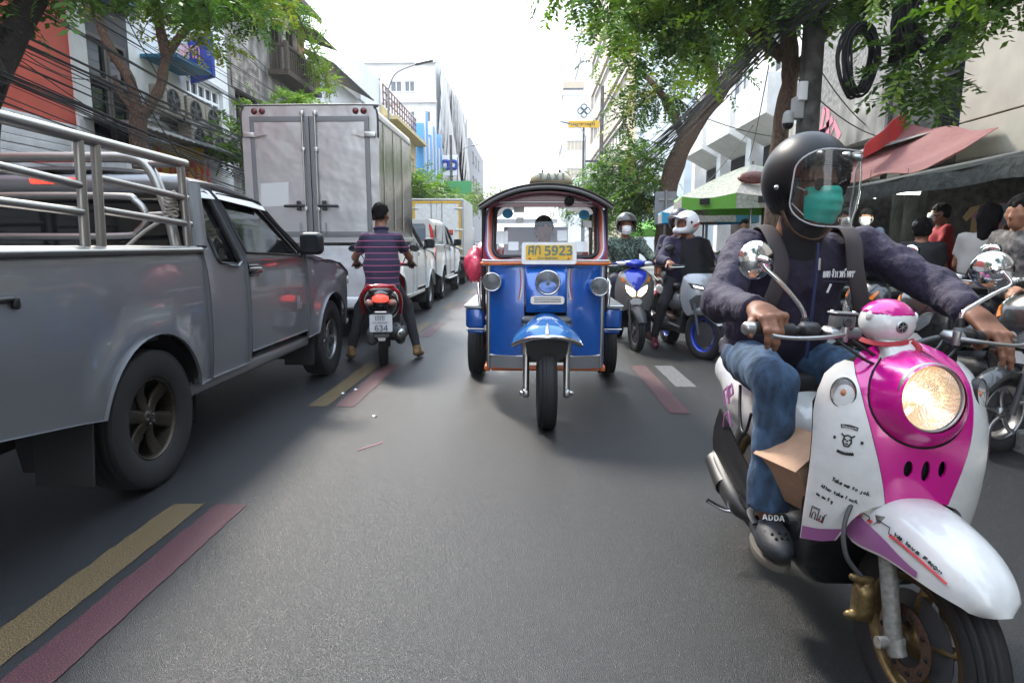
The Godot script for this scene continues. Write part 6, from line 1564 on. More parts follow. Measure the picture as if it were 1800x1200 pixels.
		for i in 13:
			var rr: int = [0, 0, 0, 1, 1, 1, 1, 2, 2, 2, 3, 3, 3][i]; var cc: float = [-1.0, 0, 1, -1.5, -.5, .5, 1.5, -1, 0, 1, -.8, 0, .8][i]
			var hx := cc * .021 - .008; var hz: float = .075 + rr * .024
			var hy := -.062 + .046 * sqrt(maxf(.02, 1 - pow((hx + .008) / .054, 2) - pow((hz - .095) / .098, 2)))
			part(co, "vent_hole", MB.new().lathe([Vector2(.001, .0035), Vector2(.005, .0035), Vector2(.0055, -.004)], 8, Transform3D(Basis(Vector3(1, 0, 0), .35 + rr * .16) * Basis(Vector3(0, 0, 1), -cc * .3), a + V(hx, hy + .001, hz))), mats.hole_shade)
		if s == "R": words(co, "strap_text", "ADDA", .026, mats.white_print, Transform3D(Basis(Vector3.UP, -.2) * Basis(Vector3(1, 0, 0), -.5), a + V(.0, .004, .052)), .002)
func clog_ring(c: Vector3, k: float) -> PackedVector3Array:
	var o := PackedVector3Array()
	for i in 24:
		var a := TAU * i / 24; var z := cos(a); var w := .050 + .008 * z
		o.append(c + V(sin(a) * w * k, 0, z * .125 * k))
	return o

# ------------------------------------------------------------------ other two-wheelers. Local: forward +Z, origin on the ground under the front axle
func scooter(label: String, at: Vector3, turn: float, o: Dictionary) -> Node3D:
	var t := thing("motor_scooter", label, "scooter", at, turn, o.get("group", ""))
	var col: Material = o.col; var acc: Material = o.acc; var low: Material = o.get("low", mats.black_plastic)
	var fr: float = o.get("wr", .25); var tw: float = o.get("tw", .08)
	var B := Basis(Vector3.UP, o.get("steer", 0.0))
	var fw := wheel(t, V(0, fr, 0), fr, tw, fr * .72, "thin", 5, o.get("rim", mats.grey_plastic), 0, "front_wheel"); fw.basis = B
	wheel(t, V(0, fr, -1.28), fr, tw * 1.15, fr * .72, "thin", 5, o.get("rim", mats.grey_plastic), 0, "rear_wheel")
	for s in [-1, 1]: part(t, "fork_leg", MB.new().tube([B * V(s * (tw / 2 + .035), .62, -.10), B * V(s * (tw / 2 + .035), fr, 0)], .019, 8), mats.grey_plastic)
	part(t, "front_mudguard", MB.new().sheet(func(u: float, w: float):
		var a := lerpf(.45, 2.25, w); var q := (u - .5) * 2; var hw := (tw / 2 + .03) * (1 - .35 * pow(1 - w, 3))
		return B * V(q * hw, fr + sin(a) * (fr + .04 - .035 * q * q), cos(a) * (fr + .04 - .035 * q * q)), 8, 14, .006), o.get("guard", col))
	# front shield in two tones
	var out := apoly([.09, .50, .17, .48, .215, .55, .2425, .68, .2425, .80, .225, .92, .17, .975, .06, 1.01, -.06, 1.01, -.17, .975, -.225, .92, -.2425, .80, -.2425, .68, -.215, .55, -.17, .48, -.09, .50, 0, .56])
	part(t, "front_shield", MB.new().panel(out, ap, .05, .03), col)
	part(t, "shield_back", MB.new().panel(out, func(w: Vector2): return ap(w) - V(0, 0, .035), .09), low)
	var lift := func(w: Vector2): return ap(w) + V(0, 0, .006)
	if o.get("front", "vee") == "vee":
		part(t, "nose_panel", MB.new().panel(apoly([0, .72, .02, .74, .16, .955, .05, 1.0, 0, 1.0, -.05, 1.0, -.16, .955, -.02, .74]), lift, .04, .012), acc)
		for s in [-1.0, 1.0]:
			var hp := apoly([s * .008, .66, s * .06, .655, s * .125, .72, s * .14, .80, s * .10, .79, s * .012, .73]); var lit: Material = o.get("lamp", mats.lens_clear)
			if s < 0: hp.reverse()
			var hl := part(t, "headlamp", MB.new().panel(hp, func(w: Vector2): return ap(w) + V(0, 0, .014), .03, .03), lit)
			part(hl, "lamp_surround", MB.new().tube(Array(hp).map(func(w): return ap(w) + V(0, 0, .012)), .006, 6, false, true), mats.black_plastic)
			part(t, "side_signal", MB.new().panel(apoly([s * .13, .84, s * .165, .83, s * .195, .90, s * .18, .91]), lift, .04, .01), mats.lens_orange)
		part(t, "front_badge", MB.new().panel(apoly([-.06, .56, .06, .56, .075, .60, .04, .635, -.04, .635, -.075, .60]), lift, .04, .01), mats.white_gloss)
		var cw := SDF.new(V(-.36, .95, -.5), V(.36, 1.2, .05), .018)
		cw.ell(V(0, 1.05, -.22), V(.13, .055, .11), .04).ell(V(.15, 1.05, -.26), V(.10, .035, .06), .04).ell(V(-.15, 1.05, -.26), V(.10, .035, .06), .04)
		part(t, "bar_cowl", cw.to(MB.new()), acc)
		for s in [-1, 1]: part(t, "cowl_signal", SDF.new(V(-.3, .95, -.4), V(.3, 1.15, 0), .014).ell(V(s * .165, 1.05, -.205), V(.065, .028, .04), 0, Basis(Vector3.UP, s * .5)).to(MB.new()), mats.white_gloss)
	elif o.front == "maxi":
		part(t, "windshield", MB.new().sheet(func(u: float, w: float): var q := (u - .5) * 2; return V(q * (.215 - .05 * w * w), lerpf(.93, 1.36, w) - .03 * q * q * w, -.14 - .20 * w - .10 * q * q), 12, 10, .005), mt("smoke_screen", .008, .008, .009, .12, 0, {alpha = .88, spec = .15}))
		for s in [-1.0, 1.0]:
			var hp := apoly([s * .015, .765, s * .15, .80, s * .185, .86, s * .10, .845, s * .015, .82])
			if s < 0: hp.reverse()
			var lamp := part(t, "headlamp", MB.new().panel(hp, func(w: Vector2): return ap(w) + V(0, 0, .01), .04, .02), mats.dark_glass)
			part(lamp, "led_strip", MB.new().panel(apoly([s * .03, .785, s * .13, .812, s * .14, .83, s * .03, .805]), func(w: Vector2): return ap(w) + V(0, 0, .016), .04, .004), mats.lamp_white)
		part(t, "lower_chin", MB.new().panel(apoly([-.12, .52, .12, .52, .17, .66, .10, .72, -.10, .72, -.17, .66]), lift, .05, .015), acc)
	# bar, grips, levers, mirrors
	part(t, "handlebar", MB.new().tube(spline([V(-.34, 1.04, -.32), V(-.2, 1.04, -.27), V(0, 1.0, -.25), V(.2, 1.04, -.27), V(.34, 1.04, -.32)], 4), .013, 8).tube([V(0, 1.0, -.25), V(0, .6, -.12)], .03, 8), mats.black_plastic)
	for s in [-1.0, 1.0]:
		part(t, "grip", MB.new().tube([V(s * .25, 1.04, -.29), V(s * .365, 1.04, -.33)], .019, 10), mats.rubber_seat)
		part(t, "brake_lever", MB.new().tube([V(s * .2, 1.03, -.22), V(s * .36, 1.02, -.25)], .007, 6), mats.alu)
		if o.get("mirrors", true):
			var mc := V(s * .36, 1.24, -.26)
			var mi := part(t, "mirror", SDF.new(mc - V(.12, .1, .08), mc + V(.12, .1, .08), .014).ell(mc, V(.068, .045, .02), 0, Basis(Vector3(0, 0, 1), -s * .25)).to(MB.new()), o.get("mirror", mats.black_plastic))
			part(mi, "mirror_stem", MB.new().tube(spline([V(s * .22, 1.05, -.26), V(s * .26, 1.14, -.25), V(s * .33, 1.22, -.26)], 3), .007, 6), mats.black_plastic)
			part(mi, "mirror_glass", MB.new().prism(rrect(-.055, -.032, .055, .032, .025), .003, Transform3D(Basis(Vector3(0, 0, 1), -s * .25), mc - V(0, 0, .024))), mats.dark_glass)
	# floor, body, seat, engine, exhaust
	var lc := SDF.new(V(-.3, .12, -.95), V(.3, .7, .05), .024)
	lc.boxs(V(0, .40, -.30), V(.36, .3, .18), .07, .03).boxs(V(0, .28, -.62), V(.36, .09, .55), .04, .04).cap(V(-.3, fr, 0), V(.3, fr, 0), fr + .05, fr + .05, 0, Vector3.ZERO, 1.0, 0, 1)
	part(t, "floor_cowl", lc.to(MB.new()), low)
	var rb := SDF.new(V(-.3, .32, -1.85), V(.3, .95, -.6), .022)
	rb.ell(V(0, .60, -1.0), V(.17, .16, .36), .06).ell(V(0, .70, -1.38), V(.135, .10, .36), .06).boxs(V(0, .88, -1.1), V(.5, .2, 1.0), .02, 0, Basis(), 1)
	part(t, "rear_body", rb.to(MB.new()), o.get("rear", col))
	part(t, "seat", SDF.new(V(-.24, .66, -1.75), V(.24, .95, -.6), .022).boxs(V(0, .77, -1.0), V(.27, .09, .6), .04, .03).boxs(V(0, .80, -1.42), V(.24, .08, .40), .035, .05).to(MB.new()), mats.rubber_seat)
	part(t, "engine", SDF.new(V(-.3, .1, -1.5), V(.3, .6, -.6), .024).boxs(V(.12, .28, -1.05), V(.13, .16, .48), .05, .03).cap(V(-.2, .30, -.95), V(.1, .30, -.9), .07, .09, .03).cap(V(-.17, .33, -1.25), V(-.10, .33, -1.25), .08, .08, .02).to(MB.new()), mats.grey_plastic)
	part(t, "exhaust", MB.new().tube(spline([V(-.1, .22, -.85), V(-.17, .22, -1.0), V(-.18, .27, -1.2), V(-.185, .36, -1.58)], 4), [.02, .02, .02, .022, .03, .045, .055, .058, .058, .058, .058, .058, .045], 12), mats.black_plastic)
	part(t, "exhaust_tip", MB.new().lathe([Vector2(.018, .0), Vector2(.038, .0), Vector2(.05, -.04)], 16, axis_z(V(-.186, .37, -1.60), -1.0)), mats.alu)
	part(t, "tail_lamp", SDF.new(V(-.2, .6, -1.9), V(.2, .9, -1.5), .014).ell(V(0, .745, -1.70), V(.085, .045, .05), .02).to(MB.new()), o.get("tail", mats.lens_red))
	part(t, "rear_mudguard", MB.new().box(V(0, .50, -1.66), V(.16, .32, .02), .006, Basis(Vector3(1, 0, 0), .35)), mats.black_plastic)
	part(t, "grab_rail", MB.new().tube(spline([V(-.13, .80, -1.40), V(-.14, .86, -1.60), V(-.08, .87, -1.72), V(.08, .87, -1.72), V(.14, .86, -1.60), V(.13, .80, -1.40)], 4), .014, 8), o.get("rail", mats.black_plastic))
	if o.get("kerb_stand", false): part(t, "side_stand", MB.new().tube([V(.08, .22, -.8), V(.24, .02, -.86)], .012, 6), mats.grey_plastic)
	return t
func ride(o: Dictionary) -> Dictionary:   # joints of someone on such a scooter; feet may be down
	var lx: float = o.get("lean", 0.0)
	var J := {hip = V(lx, .87, -.98), chest = V(lx, 1.20, -.90), neck = V(lx, 1.385, -.875), head = V(lx, 1.515, -.83), sL = V(.185 + lx, 1.31, -.90), sR = V(-.185 + lx, 1.31, -.90),
		eL = V(.325, 1.10, -.70), eR = V(-.325, 1.10, -.70), wL = V(.315, 1.075, -.40), wR = V(-.315, 1.075, -.40), hL = V(.09 + lx, .85, -.96), hR = V(-.09 + lx, .85, -.96),
		kL = V(.21, .80, -.54), kR = V(-.21, .80, -.54), aL = V(.17, .40, -.58), aR = V(-.17, .40, -.58), tL = V(.18, .345, -.42), tR = V(-.18, .345, -.42)}
	for s in [["L", 1.0], ["R", -1.0]]:
		J["hand" + s[0]] = [V(0, -.15, 1), V(0, 1, .2)]
		if s[0] in o.get("down", ""):
			J["k" + s[0]] = V(s[1] * .27, .56, -.74); J["a" + s[0]] = V(s[1] * .33, .12, -.86); J["t" + s[0]] = V(s[1] * .36, .045, -.70)
	J.hb = Basis(Vector3.UP, o.get("look", 0.0))
	return J
func riders() -> void:
	# back view: red and black scooter, man in striped polo
	mt("moto_red", .42, .012, .02, .25, 0, {coat = .8})
	var m := scooter("black and red scooter seen from behind with glowing tail light and plate 634", V(-1.83, 0, -8.02), PI + .19, {col = mats.moto_red, acc = mats.moto_red, rear = mats.gloss_black, tail = mats.lens_red_lit, front = "vee", low = mats.black_plastic, wr = .265, rail = mats.moto_red, mirror = mats.black_plastic})
	part(m, "red_tail_hoop", MB.new().tube(spline([V(-.19, .56, -1.35), V(-.20, .72, -1.5), V(-.15, .83, -1.62), V(0, .875, -1.66), V(.15, .83, -1.62), V(.20, .72, -1.5), V(.19, .56, -1.35)], 5), .018, 8), mats.moto_red)
	part(m, "tail_cowl", SDF.new(V(-.3, .45, -1.8), V(.3, .95, -1.1), .02).ell(V(0, .70, -1.45), V(.175, .16, .25), .03).to(MB.new()), mats.gloss_black)
	for s in [-1, 1]: part(m, "rear_signal", SDF.new(V(-.25, .55, -1.8), V(.25, .85, -1.5), .014).ell(V(s * .115, .70, -1.655), V(.05, .035, .05), .01).to(MB.new()), mt("smoked_lens", .30, .16, .12, .2))
	var np := part(m, "number_plate", MB.new().prism(rrect(-.112, -.088, .112, .088, .012), .004, Transform3D(Basis(Vector3.UP, PI) * Basis(Vector3(1, 0, 0), -.18), V(0, .50, -1.73))), mats.plate_white)
	var nb := Basis(Vector3.UP, PI) * Basis(Vector3(1, 0, 0), -.18); var no := V(0, .50, -1.735)
	words(np, "plate_digits", "634", .082, mats.grey_print, Transform3D(nb, no + nb * V(0, -.050, .003)), .002)
	thai_flat(np, "ขขข", .042, .007, mats.grey_print, Transform3D(nb, no + nb * V(-.062, .030, .0035)))
	thai_flat(np, "กรงเทพมหานคร", .017, .0028, mats.grey_print, Transform3D(nb, no + nb * V(-.088, -.004, .0035)))
	part(m, "plate_lamp", MB.new().box(V(0, .61, -1.72), V(.12, .025, .04), .008), mats.alu)
	part(m, "splash_guard", MB.new().prism(P2([-.06, .1, .06, .1, .05, 0, .03, -.05, -.03, -.05, -.05, 0]), .01, Transform3D(Basis(), V(0, .36, -1.66))), mats.alu)
	mt("navy_shirt", .022, .018, .048, .85, 0, {bump = "weave_n", bump_scale = .4, scale = 9.0, rim = .2})
	mt("dark_trouser", .016, .014, .018, .85, 0, {bump = "weave_n", bump_scale = .4, scale = 9.0})
	mt("tan_shoe", .28, .15, .055, .7, 0, {tex = "fine", scale = 6.0})
	var J := ride({down = "LR", look = .0}); J.hb = Basis(Vector3.UP, -.45)
	J.hip.z = -1.08; J.chest.z = -1.02; J.neck.z = -.99; J.head = V(0, 1.60, -.95); J.chest.y = 1.25; J.neck.y = 1.455; J.sL = V(.17, 1.35, -1.02); J.sR = V(-.17, 1.35, -1.02); J.eL = V(.30, 1.14, -.85); J.eR = V(-.30, 1.14, -.85)
	J.kL = V(.26, .58, -.86); J.kR = V(-.26, .58, -.86); J.aL = V(.36, .12, -1.02); J.aR = V(-.36, .12, -1.02); J.tL = V(.40, .045, -.86); J.tR = V(-.40, .045, -.86)
	var p := person("man from behind in navy polo with pink stripes, black trousers and tan shoes", m.position, PI + .19, J, {cell = .016, s = 1.0, sleeve = .42, top = mats.navy_shirt, bottom = mats.dark_trouser, shoe = mats.tan_shoe, hair = "short", skin = mats.skin_dark, grip = true, folds = .008, cuff = .05, hem = .09, seed = 21})
	# the knitted stripes: thin bands that hug the shirt
	var shirt: MeshInstance3D = p.get_node("shirt")
	var st := MB.new(); var arr: Array = shirt.mesh.surface_get_arrays(0); var vs: PackedVector3Array = arr[0]; var ii: PackedInt32Array = arr[Mesh.ARRAY_INDEX]; var ns: PackedVector3Array = arr[1]
	for q in 9:
		var y0 := .86 + q * .066; var seg := {}
		for i in range(0, ii.size(), 3):
			var pp := []
			for e in 3:
				var a := ii[i + e]; var b := ii[i + (e + 1) % 3]; var ya := vs[a].y - y0; var yb := vs[b].y - y0
				if ya * yb < 0: pp.append(vs[a].lerp(vs[b], ya / (ya - yb)) + ns[a].lerp(ns[b], .5) * .0015); pp.append(ns[a])
			if pp.size() == 4:
				var nn: Vector3 = (pp[1] + pp[3]).normalized()
				st.quad(pp[0] + V(0, .005, 0), pp[2] + V(0, .005, 0), pp[2] - V(0, .005, 0), pp[0] - V(0, .005, 0))
	part(p, "pink_stripes", st, mt("pink_stripe", .38, .10, .20, .85))
	part(p, "collar", MB.new().tube(spline([V(-.055, 1.445, -.94), V(-.068, 1.455, -1.0), V(-.035, 1.462, -1.045), V(.035, 1.462, -1.045), V(.068, 1.455, -1.0), V(.055, 1.445, -.94)], 5), .018, 8), mats.navy_shirt)
	# camouflage rider on a blue and silver scooter
	mt("scooter_blue", .012, .035, .42, .2, .1, {coat = 1.0}); mt("scooter_silver", .22, .215, .205, .32, .35, {coat = .6}); mt("helmet_grey", .055, .055, .05, .3, .2, {coat = .3})
	var cg := NoiseTexture2D.new(); var cf := FastNoiseLite.new(); cf.frequency = .02; cf.fractal_octaves = 3; cf.domain_warp_enabled = true; cf.domain_warp_amplitude = 30; cg.noise = cf; cg.seamless = true
	var gg := Gradient.new(); gg.interpolation_mode = Gradient.GRADIENT_INTERPOLATE_CONSTANT; gg.offsets = PackedFloat32Array([0, .38, .5, .62]); gg.colors = PackedColorArray([Color(.10, .12, .11), Color(.25, .36, .29), Color(.55, .62, .55), Color(.10, .15, .12)]); cg.color_ramp = gg; tex.camo = cg
	mt("camo", .8, .8, .8, .85, 0, {tex = "camo", scale = 1.6}); mt("grey_jeans", .05, .055, .08, .85, 0, {bump = "weave_n", bump_scale = .5, scale = 9.0}); mt("brown_shoe", .10, .055, .04, .7)
	scooter("blue and silver scooter with twin headlights lit beside the tuk-tuk", V(1.29, 0, -7.72), .04, {col = mats.scooter_silver, acc = mats.scooter_blue, lamp = mats.lamp_on, guard = mats.grey_plastic, steer = .1, wr = .25})
	var cj := ride({down = "L"}); cj.hb = Basis(Vector3.UP, -.1)
	var cp := person("rider in green camouflage jacket, grey helmet and white face mask", V(1.29, 0, -7.72), .04, cj, {cell = .017, top = mats.camo, top_name = "jacket", bottom = mats.grey_jeans, shoe = mats.brown_shoe, mask = mats.white_plain, grip = true, thick = .02, eyes = true, seed = 31})
	helmet_open(cp, cj.head + V(0, .02, 0), cj.hb, 1.0, mats.helmet_grey, .011)
	# grey maxi scooter, rider with white helmet
	mt("maxi_grey", .30, .31, .33, .3, .2, {coat = .7}); mt("rim_blue", .01, .05, .45, .3, .3, {coat = .6})
	scooter("light grey maxi scooter with dark windshield and blue front wheel", V(1.98, 0, -7.2), .10, {col = mats.maxi_grey, acc = mats.grey_plastic, front = "maxi", wr = .275, tw = .12, rim = mats.rim_blue, steer = .38, guard = mats.maxi_grey})
	var gj := ride({down = "R", lean = .02}); gj.hb = Basis(Vector3.UP, -1.15)
	var gp := person("rider in dark navy jacket with white striped helmet turned sideways", V(1.98, 0, -7.2), .10, gj, {cell = .018, top = mats.navy_shirt, top_name = "jacket", bottom = mats.dark_trouser, shoe = mt("maroon_shoe", .10, .012, .02, .5), grip = true, thick = .018, seed = 41})
	var hw := mt("helmet_white", .74, .74, .76, .2, 0, {coat = .8}); var hc: Vector3 = gj.head + V(0, .025, 0); var hb: Basis = gj.hb
	var sd := SDF.new(hc - V(.24, .22, .24), hc + V(.24, .22, .24), .011)
	sd.ell(hc + hb * V(0, .01, -.01), V(.135, .150, .165), 0, hb).ell(hc + hb * V(0, -.09, .09), V(.095, .06, .10), .05, hb).boxs(hc + hb * V(0, -.20, 0), V(.5, .15, .5), .01, 0, hb, 1).ell(hc + hb * V(0, -.01, .0), V(.105, .125, .12), 0, hb, 1).boxs(hc + hb * V(0, -.005, .20), V(.2, .10, .24), .03, 0, hb, 1)
	var he := part(gp, "helmet", sd.to(MB.new()), hw)
	part(he, "helmet_peak", MB.new().sheet(func(u: float, w: float): var q := (u - .5) * 2; return hc + hb * V(q * .12, .105 - .02 * w - .03 * q * q, .09 + .17 * w * (1 - .3 * q * q)), 10, 6, .006), hw)
	for q in 2:
		part(he, "helmet_stripe", MB.new().sheet(func(u: float, w: float): var a := lerpf(.1, -.95, u); return hc + hb * V(.139 * cos(a * .9) * (1.0), -.055 + .055 * u + .018 * q + .012 * w, .158 * sin(-a) * -1.0 - .0), 8, 2, .002), mats.red_print if q == 0 else mats.moto_red)
	part(he, "side_screw", MB.new().lathe([Vector2(.001, .008), Vector2(.014, .006), Vector2(.016, 0)], 12, Transform3D(hb * Basis(Vector3(0, 0, 1), -PI / 2), hc + hb * V(.134, .01, .045))), mats.black_plastic)
	words(gp, "jacket_text", "HLZE", .05, mt("sky_print", .12, .28, .5, .6), Transform3D(Basis(Vector3.UP, .2), V(.10, 1.24, -.725)), .004)
	var pj := ride({})
	for k in pj:
		if pj[k] is Vector3: pj[k] += V(.07, .03, -.40)
	pj.wL = V(.22, 1.0, -1.05); pj.wR = V(-.10, 1.0, -1.05); pj.eL = V(.34, 1.10, -1.2); pj.eR = V(-.22, 1.10, -1.2)
	var pp := person("pillion passenger in navy helmet behind the white helmeted rider", V(1.98, 0, -7.2), .10, pj, {cell = .024, top = mats.navy_shirt, top_name = "jacket", bottom = mats.dark_trouser, shoe = mats.brown_shoe, seed = 51})
	helmet_open(pp, pj.head + V(0, .03, 0), Basis(), 1.05, mt("helmet_navy", .012, .013, .03, .4), .014)
	# the tuk-tuk's driver
	var dj := {hip = V(0, .76, -1.15), chest = V(0, 1.08, -1.10), neck = V(0, 1.26, -1.08), head = V(0, 1.39, -1.04), hb = Basis(Vector3.UP, .1), sL = V(.18, 1.19, -1.10), sR = V(-.18, 1.19, -1.10), eL = V(.30, 1.0, -1.0), eR = V(-.30, 1.0, -1.0), wL = V(.27, 1.11, -.86), wR = V(-.27, 1.11, -.86), hL = V(.09, .74, -1.12), hR = V(-.09, .74, -1.12), kL = V(.14, .72, -.74), kR = V(-.14, .72, -.74), aL = V(.14, .43, -.72), aR = V(-.14, .43, -.72), tL = V(.14, .40, -.6), tR = V(-.14, .40, -.6)}
	person("tuk-tuk driver in pale grey shirt sitting behind the windscreen", V(.115, 0, -4.47), 0, dj, {cell = .022, s = .95, top = mt("pale_shirt", .46, .48, .52, .85), bottom = mats.dark_trouser, shoe = mats.brown_shoe, hair = "short", skin = mats.skin, seed = 61})
	# parked along the kerb
	mt("moto_black", .012, .012, .013, .25, 0, {coat = .6}); mt("moto_teal", .03, .20, .24, .3, 0, {coat = .6})
	var red := scooter("red parked scooter nose to the road behind the maxi scooter", V(2.35, 0, -10.6), -1.05, {col = mats.moto_red, acc = mats.moto_red, kerb_stand = true, group = "scooters parked along the right kerb"})
	copy_of(red, V(2.42, 0, -11.7), -1.2, "second red parked scooter, further back by the tree trunk")
	var blk := scooter("black parked scooter nearest the camera at the right edge", V(2.93, 0, -3.95), -1.25, {col = mats.moto_black, acc = mats.moto_black, rear = mats.moto_black, kerb_stand = true, mirror = mats.chrome, rim = mats.dull_steel, group = "scooters parked along the right kerb"})
	copy_of(blk, V(2.78, 0, -4.75), -1.12, "black parked scooter behind rider's outstretched left arm")
	copy_of(blk, V(2.70, 0, -5.5), -1.35, "black parked scooter third in the row from the right edge")
	var gry := scooter("dark grey parked scooter with teal front panel in the row by the stalls", V(2.62, 0, -6.25), -1.2, {col = mats.moto_black, acc = mats.moto_teal, rear = mats.scooter_silver, kerb_stand = true, mirror = mats.chrome, group = "scooters parked along the right kerb"})
	copy_of(blk, V(2.66, 0, -7.0), -1.3, "black parked scooter fifth in the row, beside the cap wearing man")
	copy_of(gry, V(2.60, 0, -7.9), -1.1, "grey parked scooter behind the rider's right shoulder")
	copy_of(gry, V(2.55, 0, -9.3), -1.0, "grey parked scooter between the maxi scooter and the umbrella pole")
	copy_of(gry, V(3.55, .0, -3.2), -1.3, "grey parked scooter partly out of frame behind the nearest black one")

# ------------------------------------------------------------------ buildings. Walls along the street stand in planes of x, those across it in planes of z
func rect2(a: float, b: float, c: float, d: float) -> PackedVector2Array: return PackedVector2Array([Vector2(a, c), Vector2(b, c), Vector2(b, d), Vector2(a, d)])
func wall(b: Node, material: Material, face: String, at: float, u0: float, u1: float, y0: float, y1: float, wins := [], glass: Material = null, frame: Material = null, nx := 2, ny := 1, deep := .16) -> void:
	# face: "+x", "-x" or "+z" is the way the wall looks; wins: [u0, u1, y0, y1] openings, u being z (or x)
	var sg := -1.0 if face == "+x" else 1.0
	var put := func(u: float, y: float, d: float): return V(at - d * (1.0 if face == "+x" else -1.0), y, u) if face != "+z" else V(u, y, at - d)
	var sf := func(w: Vector2): return put.call(w.x * sg, w.y, 0.0)
	var holes := []
	for w in wins: holes.append(rect2(minf(w[0] * sg, w[1] * sg), maxf(w[0] * sg, w[1] * sg), w[2], w[3]))
	var span := absf(u1 - u0); var out := rect2(minf(u0 * sg, u1 * sg), maxf(u0 * sg, u1 * sg), y0, y1)
	var wl := part(b, "wall", MB.new().panel(out, sf, maxf(.9, span / 14.0) * 1.013, -.3, holes), material)
	for w in wins:
		var c: Vector3 = put.call((w[0] + w[1]) / 2, (w[2] + w[3]) / 2, deep); var du := absf(w[1] - w[0]); var dy: float = w[3] - w[2]
		var box := func(uc: float, yc: float, su: float, sy: float, d: float, th: float): return [put.call(uc, yc, d), V(th, sy, su) if face != "+z" else V(su, sy, th)]
		var g: Array = box.call((w[0] + w[1]) / 2, (w[2] + w[3]) / 2, du, dy, deep, .01)
		var wn := part(b, "window", MB.new().box(g[0], g[1]), glass if glass else mats.window_glass)
		var fm := MB.new(); var t := .06 if du < 4 else .09
		for i in nx + 1:
			var e: Array = box.call(lerpf(minf(w[0], w[1]) + t / 2, maxf(w[0], w[1]) - t / 2, float(i) / nx), (w[2] + w[3]) / 2, t, dy, deep - .03, .05); fm.box(e[0], e[1])
		for i in ny + 1:
			var e: Array = box.call((w[0] + w[1]) / 2, lerpf(w[2] + t / 2, w[3] - t / 2, float(i) / ny), du - .01, t, deep - .034, .05); fm.box(e[0], e[1])
		part(wn, "frame", fm, frame if frame else mats.white_plain)
		var s: Array = box.call((w[0] + w[1]) / 2, w[2] - .03, du + .1, .06, -.02, .12)
		if du < 4: part(wn, "sill", MB.new().box(s[0], s[1], .01), material)
func block(b: Node, called: String, x0: float, x1: float, y0: float, y1: float, z0: float, z1: float, material: Material, bev := 0.0) -> MeshInstance3D:
	return part(b, called, MB.new().box(V((x0 + x1) / 2, (y0 + y1) / 2, (z0 + z1) / 2), V(absf(x1 - x0), absf(y1 - y0), absf(z1 - z0)), bev), material)
